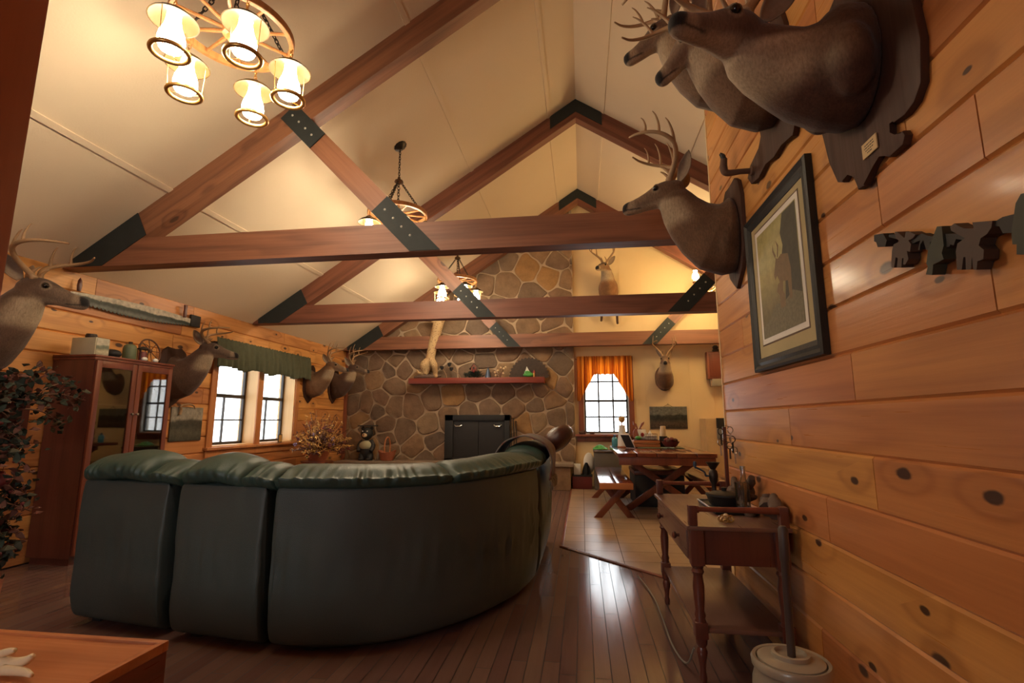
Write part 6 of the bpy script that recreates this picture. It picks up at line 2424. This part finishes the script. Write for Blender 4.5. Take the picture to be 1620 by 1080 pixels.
# ------------------------------------------------------------------ autumn arrangement at the left edge
TX, TY = -3.6, 2.58
at_ = thing('autumn_tree', 'dark autumn twig and leaf arrangement with berries at the left edge of the view', 'arrangement', (TX, TY, 0))
b = B()
b.lathe([(0, 0), (0.15, 0), (0.19, 0.05), (0.21, 0.26), (0.2, 0.28), (0.18, 0.26), (0, 0.24)], (TX, TY, 0), 24)
b.out('pot', M['basketw'], at_)
b = B()
b.tube(cr([(TX, TY, 0.2), (TX + 0.02, TY, 0.7), (TX - 0.02, TY + 0.02, 1.2), (TX, TY, 1.5)], 6), lerp_list([0.03, 0.025, 0.02, 0.01], 6), 9)
ra = random.Random(4)
ends = []
for k in range(46):
    z = ra.uniform(0.4, 1.35)
    a = ra.uniform(0, 2 * PI)
    L = ra.uniform(0.16, 0.30) * (1.15 - abs(z - 1.0) * 0.5)
    p0 = V((TX, TY, z))
    p2 = p0 + V((math.cos(a) * L, math.sin(a) * L, ra.uniform(-0.2, 0.22)))
    p1 = p0.lerp(p2, 0.5) + V((0, 0, 0.05))
    b.tube(cr([p0, p1, p2], 4), lerp_list([0.008, 0.006, 0.003], 4), 5)
    ends.append((p0, p1, p2))
for (px, py) in ((126, 630), (112, 602), (98, 672)):     # long twigs reaching over the cabinet side
    p2 = at(px, py, 0, -3.95)
    p0 = V((TX, TY, 1.0 + 0.3 * ra.random()))
    p1 = p0.lerp(p2, 0.55) + V((0.05, 0, 0.06))
    b.tube(cr([p0, p1, p2], 5), lerp_list([0.008, 0.006, 0.003], 5), 5)
    ends.append((p1, p1.lerp(p2, 0.5), p2))
b.out('branches', M['twig'], at_)
bs = [B(), B(), B()]
for (p0, p1, p2) in ends:
    for j in range(44):
        u = ra.uniform(0.15, 1.05)
        q = (p0.lerp(p1, u * 2) if u < 0.5 else p1.lerp(p2, (u - 0.5) * 2)) + V((ra.gauss(0, 0.03), ra.gauss(0, 0.03), ra.gauss(0, 0.03)))
        d = V((ra.gauss(0, 1), ra.gauss(0, 1), ra.gauss(0, 0.8))).normalized()
        w_ = d.orthogonal().normalized()
        L = ra.uniform(0.035, 0.075)
        bb_ = ra.choice(bs)
        n_ = d.cross(w_) * L * 0.15
        vs = [bb_.v(x) for x in (q, q + d * L * 0.35 + w_ * L * 0.26 + n_, q + d * L * 0.7 + w_ * L * 0.2, q + d * L, q + d * L * 0.7 - w_ * L * 0.2, q + d * L * 0.35 - w_ * L * 0.26 + n_)]
        bb_.bm.faces.new(vs)
for bb_, nm, m in zip(bs, ('rust_leaves', 'olive_leaves', 'evergreen_leaves'), ('leaf', 'leafg', 'evergreen')):
    bb_.out(nm, M[m], at_, smooth=0)
b = B()
for k in range(70):
    p0, p1, p2 = ra.choice(ends)
    q = p1.lerp(p2, ra.uniform(0.2, 1.0)) + V((ra.gauss(0, 0.02), ra.gauss(0, 0.02), ra.gauss(0, 0.02)))
    b.ball(q, ra.uniform(0.008, 0.014), 7, 5)
b.out('berries', M['redm'], at_)
for i, ((px, py), r, lb) in enumerate((((2, 760), 0.045, 'red ball ornament hanging in the autumn arrangement'), ((2, 655), 0.04, 'dull red pomegranate ornament higher in the autumn arrangement'))):
    c = at(px, py, 1, TY + 0.12)
    b = B()
    b.ball(c, r, 18, 12)
    b.lathe([(0, 0), (0.012, 0), (0.012, 0.014), (0, 0.016)], c + V((0, 0, r * 0.97)), 10)
    b.tube([c + V((0, 0, r + 0.014)), c + V((0.003, 0, r + 0.05))], 0.002, 5)
    tag(b.out('ball_ornament', M['redm'] if i == 0 else M['leaf'], smooth=60), lb, 'ornament', 'balls in the autumn arrangement')

# ------------------------------------------------------------------ on the picnic table
def ont(px, y):
    """point on the table top below photo column px at depth y"""
    p = at(px, 706, 1, y)
    return V((p.x, y, TZ + 0.0008))


ht = lambda px, pya, pyb, y: abs(at(px, pya, 1, y).z - at(px, pyb, 1, y).z)
pl_ = thing('placemat', 'green woven placemat on the picnic table', 'placemat', ont(1044, 8.15))
p = ont(1044, 8.15)
b = B()
b.box((p.x - 0.35, p.y - 0.22, TZ + 0.0005), (p.x + 0.33, p.y + 0.24, TZ + 0.006), 0.002)
b.out('mat', M['sage'], pl_)
th_ = thing('paper_towel_stand', 'paper towel roll on a stand with a wooden apple on top', 'towel holder', ont(985, 8.2))
p = ont(985, 8.2)
b = B()
b.lathe([(0, 0), (0.08, 0), (0.08, 0.015), (0, 0.016)], p, 24)
b.rod(p + V((0, 0, 0.015)), p + V((0, 0, 0.40)), 0.010)
b.out('stand', M['crate'], th_)
b = B()
b.lathe([(0.02, 0.017), (0.075, 0.017), (0.072, 0.12), (0.055, 0.24), (0.05, 0.30), (0.05, 0.345), (0.02, 0.345)], p, 28)
b.out('roll', M['paper'], th_)
b = B()
q = p + V((0, 0, 0.435))
b.lathe([(0, -0.045), (0.02, -0.05), (0.042, -0.03), (0.052, 0.0), (0.045, 0.03), (0.02, 0.04), (0.0, 0.03)], q, 20)
b.out('apple_finial', M['leafy'], th_)
b = B()
b.tube([q + V((0, 0, 0.03)), q + V((-0.015, 0, 0.06)), q + V((-0.04, 0, 0.075))], [0.004, 0.006, 0.002], 6)
b.out('apple_stem', M['dark'], th_)
sb = thing('teal_bottle', 'teal plastic bottle left of the paper towel roll', 'bottle', ont(973, 8.45))
p = ont(973, 8.45)
b = B()
b.lathe([(0, 0), (0.045, 0), (0.048, 0.02), (0.048, 0.11), (0.035, 0.14), (0.016, 0.15), (0, 0.152)], p, 20)
b.out('body', M['teal'], sb)
b = B()
b.lathe([(0, 0.15), (0.02, 0.15), (0.018, 0.185), (0, 0.188)], p, 14)
b.out('cap', M['blue'], sb)
tb_ = thing('leaning_tablet', 'white-edged tablet leaning back on the table in front of the crate', 'tablet', ont(1000, 7.95))
p = ont(998, 7.95)
b = B()
Mx = Matrix.Translation(p + V((0, 0, 0.002))) @ Matrix.Rotation(math.radians(-52), 4, 'Z') @ Matrix.Rotation(math.radians(30), 4, 'X')
b.box((-0.10, -0.005, 0.0), (0.10, 0.005, 0.24), 0.003, Mx)
b.out('case', M['whitep'], tb_)
b = B()
b.box((-0.09, -0.0065, 0.01), (0.09, -0.0052, 0.23), 0, Mx)
b.out('screen', M['dark'], tb_)
ab = thing('apple_board', 'red-brown apple-shaped wooden board standing at the back of the table', 'board', ont(1011, 8.6))
p = ont(1011, 8.6)
b = B()
oz = 0.16
out = [(0.10 * math.cos(q) * (1 - 0.08 * math.cos(2 * q)), oz + 0.03 + 0.105 * math.sin(q) - (0.03 if abs(q - PI / 2) < 0.2 else 0)) for q in [2 * PI * j / 28 for j in range(28)]]
b.prism(out, p, (1, 0, 0), (0, 0, 1), 0.018, 0.003)
b.prism([(-0.005, oz + 0.10), (0.02, oz + 0.11), (0.09, oz + 0.20), (0.10, oz + 0.24), (0.05, oz + 0.21)], p, (1, 0, 0), (0, 0, 1), 0.016)
b.prism([(0.0, oz + 0.11), (-0.02, oz + 0.12), (-0.08, oz + 0.19), (-0.085, oz + 0.235), (-0.03, oz + 0.2)], p, (1, 0, 0), (0, 0, 1), 0.016)
b.box((p.x - 0.05, p.y - 0.06, TZ + 0.0005), (p.x + 0.05, p.y + 0.05, TZ + 0.09), 0.004)
b.out('board', M['redtrim'], ab, smooth=30)
cr_ = thing('wooden_crate', 'low slatted orange-wood crate on the green placemat', 'crate', ont(1022, 8.25))
p = ont(1022, 8.25)
hx, hy = 0.20, 0.13
for k in range(2):
    b = B()
    z0 = TZ + 0.010 + k * 0.055
    b.box((p.x - hx, p.y - hy, z0), (p.x + hx, p.y - hy + 0.01, z0 + 0.042), 0.002)
    b.box((p.x - hx, p.y + hy - 0.01, z0), (p.x + hx, p.y + hy, z0 + 0.042), 0.002)
    b.box((p.x - hx, p.y - hy + 0.01, z0), (p.x - hx + 0.01, p.y + hy - 0.01, z0 + 0.042), 0.002)
    b.box((p.x + hx - 0.01, p.y - hy + 0.01, z0), (p.x + hx, p.y + hy - 0.01, z0 + 0.042), 0.002)
    b.out('slat_band', M['crate'], cr_)
b = B()
b.box((p.x - hx + 0.01, p.y - hy + 0.01, TZ + 0.0065), (p.x + hx - 0.01, p.y + hy - 0.01, TZ + 0.016))
for sx in (-1, 1):
    for sy in (-1, 1):
        b.box((p.x + sx * (hx - 0.025) - 0.012, p.y + sy * (hy - 0.022) - 0.012, TZ + 0.007), (p.x + sx * (hx - 0.025) + 0.012, p.y + sy * (hy - 0.022) + 0.012, TZ + 0.107))
b.out('frame', M['crate'], cr_)
b = B()
b.box((p.x - hx + 0.011, p.y - hy + 0.011, TZ + 0.1075), (p.x + hx - 0.011, p.y + hy - 0.011, TZ + 0.114))
b.out('inner_tray', M['cherryy'], cr_)
wb = thing('wire_napkin_basket', 'cream wire basket of napkins standing in the crate', 'basket', (p.x + 0.08, p.y, TZ + 0.115))
zb_ = TZ + 0.1145
b = B()
b.box((p.x - 0.005, p.y - 0.06, zb_), (p.x + 0.165, p.y + 0.06, zb_ + 0.075), 0.01)
b.out('napkins', M['paper'], wb)
b = B()
for k in range(8):
    xx = p.x - 0.012 + k * 0.026
    b.rod((xx, p.y - 0.068, zb_), (xx, p.y - 0.068, zb_ + 0.095), 0.003, n=5)
for zz_ in (zb_ + 0.005, zb_ + 0.05, zb_ + 0.095):
    b.tube([(p.x - 0.014, p.y - 0.068, zz_), (p.x + 0.174, p.y - 0.068, zz_), (p.x + 0.174, p.y + 0.068, zz_), (p.x - 0.014, p.y + 0.068, zz_)], 0.003, 5, closed=True)
b.out('wire', M['bronze'], wb)
sg = thing('snack_bag', 'white snack bag with a red blot sitting in the crate', 'bag', (p.x - 0.04, p.y + 0.02, TZ + 0.115))
b = B()
b.grid(lambda u, v: V((p.x - 0.11 + 0.13 * u + 0.01 * math.sin(v * 5), p.y + 0.02 - 0.035 * math.sin(PI * u) * math.sin(PI * v) ** 0.6, zb_ + 0.003 + 0.16 * v)), 14, 14)
b.grid(lambda u, v: V((p.x - 0.11 + 0.13 * u + 0.01 * math.sin(v * 5), p.y + 0.02 + 0.035 * math.sin(PI * u) * math.sin(PI * v) ** 0.6, zb_ + 0.003 + 0.16 * v)), 14, 14)
b.out('bag_film', M['whitep'], sg, smooth=180)
b = B()
b.ball((p.x - 0.05, p.y - 0.014, zb_ + 0.08), (0.028, 0.004, 0.032), 14, 8)
b.out('red_blot', M['red'], sg)
b = B()
b.lathe([(0, 0), (0.04, 0), (0.04, 0.006), (0.012, 0.05), (0.006, 0.07), (0, 0.075)], (p.x + 0.07, p.y, zb_ + 0.0755), 18)
tag(b.out('white_funnel', M['whitep']), 'white cone-shaped lid resting on the napkins', 'lid')
b = B()
b.ball((p.x - 0.12, p.y - 0.03, zb_ + 0.03), (0.05, 0.05, 0.03), 14, 8)
tag(b.out('green_pouch', M['green'], smooth=180), 'small bright green pouch at the left end of the crate', 'pouch')
cj = thing('candle_jar', 'dark jar with a tall cream candle at the right end of the crate', 'candle', ont(1050, 8.32))
p2 = ont(1050, 8.32)
b = B()
b.lathe([(0, 0.006), (0.06, 0.006), (0.075, 0.06), (0.06, 0.14), (0.062, 0.17), (0.055, 0.17), (0, 0.15)], p2, 22)
b.out('jar', M['iron'], cj)
b = B()
b.lathe([(0, 0.15), (0.043, 0.15), (0.043, 0.325), (0.03, 0.33), (0, 0.325)], p2, 22)
b.out('candle', M['ivory'], cj)
rb = thing('red_fruit_bowl', 'dark red carved bowl heaped with dried fruit on the table', 'bowl', ont(1060, 8.05))
p3 = ont(1061, 8.02)
b = B()
b.lathe([(0, 0.006), (0.06, 0.006), (0.10, 0.04), (0.135, 0.10), (0.128, 0.10), (0.09, 0.05), (0, 0.03)], p3, 24)
b.out('bowl', M['redm'], rb)
for k in range(9):
    a = k * 2.4
    r = 0.02 + 0.075 * (k / 9) ** 0.5
    b = B()
    b.ball(p3 + V((r * math.cos(a), r * math.sin(a), 0.105 + 0.03 * (1 - k / 9))), (0.034, 0.034, 0.03), 12, 8)
    tag(b.out('dried_fruit', M['leaf'] if k % 2 else M['redm'], smooth=180), 'dried fruit piled in the dark red bowl on the picnic table', 'fruit', 'dried fruit in the red bowl')
b = B()
p4 = ont(1057, 7.85)
b.grid(lambda u, v: p4 + V((-0.09 + 0.18 * u, -0.06 + 0.12 * v, 0.008 + 0.03 * abs(noise.noise(V((u * 6, v * 5, 2)))))), 18, 12)
tag(b.out('foil_wrap', M['teals'], smooth=0, solid=0.002), 'crumpled blue-grey wrapper at the front of the placemat', 'wrapper')

# ------------------------------------------------------------------ floor things by the far window
gb = thing('grey_bin', 'grey plastic bin with green cloth on top, behind the shiny bench', 'bin', (0.35, 9.22, 0))
z1 = at(955, 716, 1, 9.05).z
b = B()
b.box((at(940, 720, 1, 9.05).x, 9.05, 0.0085), (at(983, 720, 1, 9.05).x, 9.45, z1), 0.015)
b.out('body', M['darkgrey'], gb)
b = B()
b.box((at(939, 720, 1, 9.05).x, 9.04, z1), (at(984, 720, 1, 9.05).x, 9.46, z1 + 0.035), 0.008)
b.out('rim', M['bronze'], gb)
b = B()
c = at(949, 712, 1, 9.2)
b.grid(lambda u, v: V((c.x - 0.12 + 0.26 * u, 9.12 + 0.25 * v, z1 + 0.055 + 0.07 * math.sin(PI * u) * math.sin(PI * v) + 0.03 * noise.noise(V((u * 5, v * 5, 1))))), 16, 16)
tag(b.out('green_cloth', M['green'], smooth=180, solid=0.004), 'bright green cloth heaped on the grey bin', 'cloth')
dc = thing('red_crate', 'dark red box on the floor under the far window', 'box', (0.0, 9.35, 0))
xa, xb = at(906, 770, 1, 9.2).x, at(937, 770, 1, 9.2).x
b = B()
b.box((xa, 9.2, 0.0085), (xb, 9.5, 0.22), 0.006)
b.out('body', M['redm'], dc)
b = B()
b.box((xa - 0.005, 9.195, 0.22), (xb + 0.005, 9.505, 0.245), 0.004)
b.out('lid', M['dark'], dc)
b = B()
xa, xb = at(908, 750, 1, 9.25).x, at(919, 750, 1, 9.25).x
b.box((xa, 9.25, 0.2455), (xb, 9.38, 0.43), 0.004)
tag(b.out('white_carton', M['whitep']), 'small white carton on the dark red box', 'carton')
b = B()
xa, xb = at(921, 750, 1, 9.3).x, at(935, 750, 1, 9.3).x
b.grid(lambda u, v: V((xa + (xb - xa) * (0.5 + (u - 0.5) * (1 - 0.75 * v ** 2)), 9.27 + 0.02 * math.sin(u * 9), 0.246 + 0.21 * v)), 10, 10)
b.grid(lambda u, v: V((xa + (xb - xa) * (0.5 + (u - 0.5) * (1 - 0.75 * v ** 2)), 9.27 + 0.10 * math.sin(PI * u) * (1 - v ** 2) + 0.02, 0.246 + 0.21 * v)), 10, 10)
tag(b.out('dark_sack', M['dark'], smooth=180), 'slumped dark sack between the white carton and the pale sack', 'sack')
b = B()
c = V(((at(932, 745, 1, 9.42).x), 9.42, 0.246))
b.ball(c + V((0, 0, 0.19)), (0.10, 0.06, 0.19), 16, 12)
tag(b.out('pale_sack', M['paper'], smooth=180), 'pale paper sack behind the dark red box, next to the grey bin', 'sack')
ol = thing('wall_outlet', 'dark wall outlet on the cream wall below the far window', 'outlet', (at(927, 731, 1, YF).x, YF, 0.45))
c = at(927, 731, 1, YF)
b = B()
b.box((c.x - 0.035, YF - 0.012, c.z - 0.055), (c.x + 0.035, YF - 0.004, c.z + 0.055), 0.002)
b.out('plate', M['bronze'], ol)
b = B()
for dz in (-0.025, 0.025):
    b.box((c.x - 0.015, YF - 0.014, c.z + dz - 0.012), (c.x + 0.015, YF - 0.0125, c.z + dz + 0.012))
b.out('socket', M['dark'], ol)
sl = [(915, 'dark ornament sheep-shaped lump on the far window sill, left'), (931, 'small dark lump ornament on the far window sill, right')]
for i, (px, lb) in enumerate(((922, 'larger dark pine cone lying on the far window sill'), (937, 'smaller dark pine cone lying on the far window sill'))):
    c = at(px, 690, 1, YF - 0.07)
    r = 0.05 - 0.015 * i
    b = B()
    b.ball((c.x, YF - 0.075, FZ0 + r * 0.62), (r * 1.5, r * 0.7, r * 0.62), 12, 8)
    for k in range(24):
        a, e = rf.uniform(0, 2 * PI), rf.uniform(-0.7, 0.7)
        q = V((c.x + r * 1.4 * e, YF - 0.075 + r * 0.62 * math.cos(a), FZ0 + r * 0.66 + r * 0.55 * math.sin(a)))
        b.ball(q, r * 0.2, 6, 4)
    tag(b.out('pine_cone', M['twig'], smooth=60), lb, 'pine cone', 'pine cones on the sill')
# wooden wall box with an ornament, by the end of the partition
wb_ = thing('wall_cupboard', 'small red-brown wall cupboard on the cream wall at the partition end', 'wall cupboard', (2.5, YF, 1.95))
xa, xb = at(1119, 575, 1, 9.5).x, at(1152, 575, 1, 9.5).x
za, zb = at(1125, 599, 1, 9.5).z, at(1125, 556, 1, 9.5).z
b = B()
b.box((xa, 9.5, za), (xb, YF - 0.005, zb), 0.006)
b.out('case', M['redtrim'], wb_)
b = B()
b.box((xa + 0.03, 9.488, za + 0.03), (xb - 0.03, 9.499, zb - 0.03), 0.004)
b.out('door', M['cherry'], wb_)
b = B()
b.box((xa + 0.06, 9.46, za - 0.13), (xb + 0.05, YF - 0.005, za - 0.003), 0.006)
tag(b.out('white_shelf_box', M['creamp']), 'off-white box mounted under the red-brown wall cupboard', 'box')
b = B()
c = V((at(1132, 552, 1, 9.55).x, 9.56, zb + 0.0005))
b.lathe([(0, 0), (0.05, 0), (0.06, 0.03), (0.045, 0.06), (0.055, 0.09), (0.03, 0.12), (0, 0.125)], c, 16)
tag(b.out('dark_jar', M['iron']), 'small dark jar standing on the wall cupboard', 'jar')
tc_ = thing('tan_cabinet', 'tall tan cabinet on the cream wall side, cut off by the partition', 'cabinet', (2.75, 9.4, 0))
xa = at(1118, 700, 1, 9.2).x
zt_ = at(1118, 662, 1, 9.2).z
b = B()
b.box((xa, 9.2, 0.0085), (xa + 0.7, YF - 0.006, zt_), 0.006)
b.out('body', M['tan'], tc_)
b = B()
b.box((xa + 0.02, 9.185, 0.1), (xa + 0.68, 9.199, zt_ - 0.02), 0.004)
b.out('door', M['tan'], tc_)
wp = thing('wall_phone', 'black and white telephone handset hung on the tan cabinet', 'telephone', (at(1137, 690, 1, 9.16).x, 9.18, 0.95))
xa, xb = at(1134, 676, 1, 9.16).x, at(1146, 676, 1, 9.16).x
z0, zm_, z1 = at(1138, 694, 1, 9.16).z, at(1138, 677, 1, 9.16).z, at(1138, 661, 1, 9.16).z
b = B()
b.box((xa, 9.14, zm_), (xb, 9.184, z1), 0.005)
b.out('handset', M['dark'], wp)
b = B()
b.box((xa, 9.145, z0), (xb, 9.184, zm_ - 0.001), 0.005)
b.out('cradle', M['grey'], wp)

# ------------------------------------------------------------------ daylight
w = bpy.data.worlds.new('overcast_sky')
SC.world = w
w.use_nodes = True
bg = w.node_tree.nodes['Background']
bg.inputs[0].default_value = (0.92, 0.97, 1.0, 1)
bg.inputs[1].default_value = 6.0


def portal(loc, rot, sx, sy):
    ld = bpy.data.lights.new('window_portal', 'AREA')
    ld.shape = 'RECTANGLE'
    ld.size, ld.size_y = sx, sy
    ld.cycles.is_portal = True
    o = bpy.data.objects.new('window_portal', ld)
    C.objects.link(o)
    o.location = loc
    o.rotation_euler = rot


portal((XL - 0.29, 6.8, 1.49), (0, -PI / 2, 0), WZ1 - WZ0 + 0.04, WY1 - WY0 + 0.04)
portal(((BX0 + BX1) / 2, YB - 0.21, (BZ0 + BZ1) / 2), (PI / 2, 0, 0), BX1 - BX0 + 0.1, BZ1 - BZ0 + 0.1)  # portal of the added fill window
portal((0.455, YF + 0.21, 1.63), (-PI / 2, 0, 0), FX1 - FX0 + 0.04, FZ1 - FZ0 + 0.04)
SC.view_settings.view_transform = 'Standard'
SC.view_settings.look = 'None'
SC.view_settings.gamma = 1.0
SC.view_settings.use_curve_mapping = False
SC.view_settings.exposure = EXPO
SC.cycles.use_denoising = True
SC.cycles.max_bounces = 10
SC.cycles.diffuse_bounces = 6
SC.cycles.transparent_max_bounces = 12
SC.cycles.sample_clamp_indirect = 8.0
SC.cycles.caustics_reflective = False
SC.cycles.caustics_refractive = False
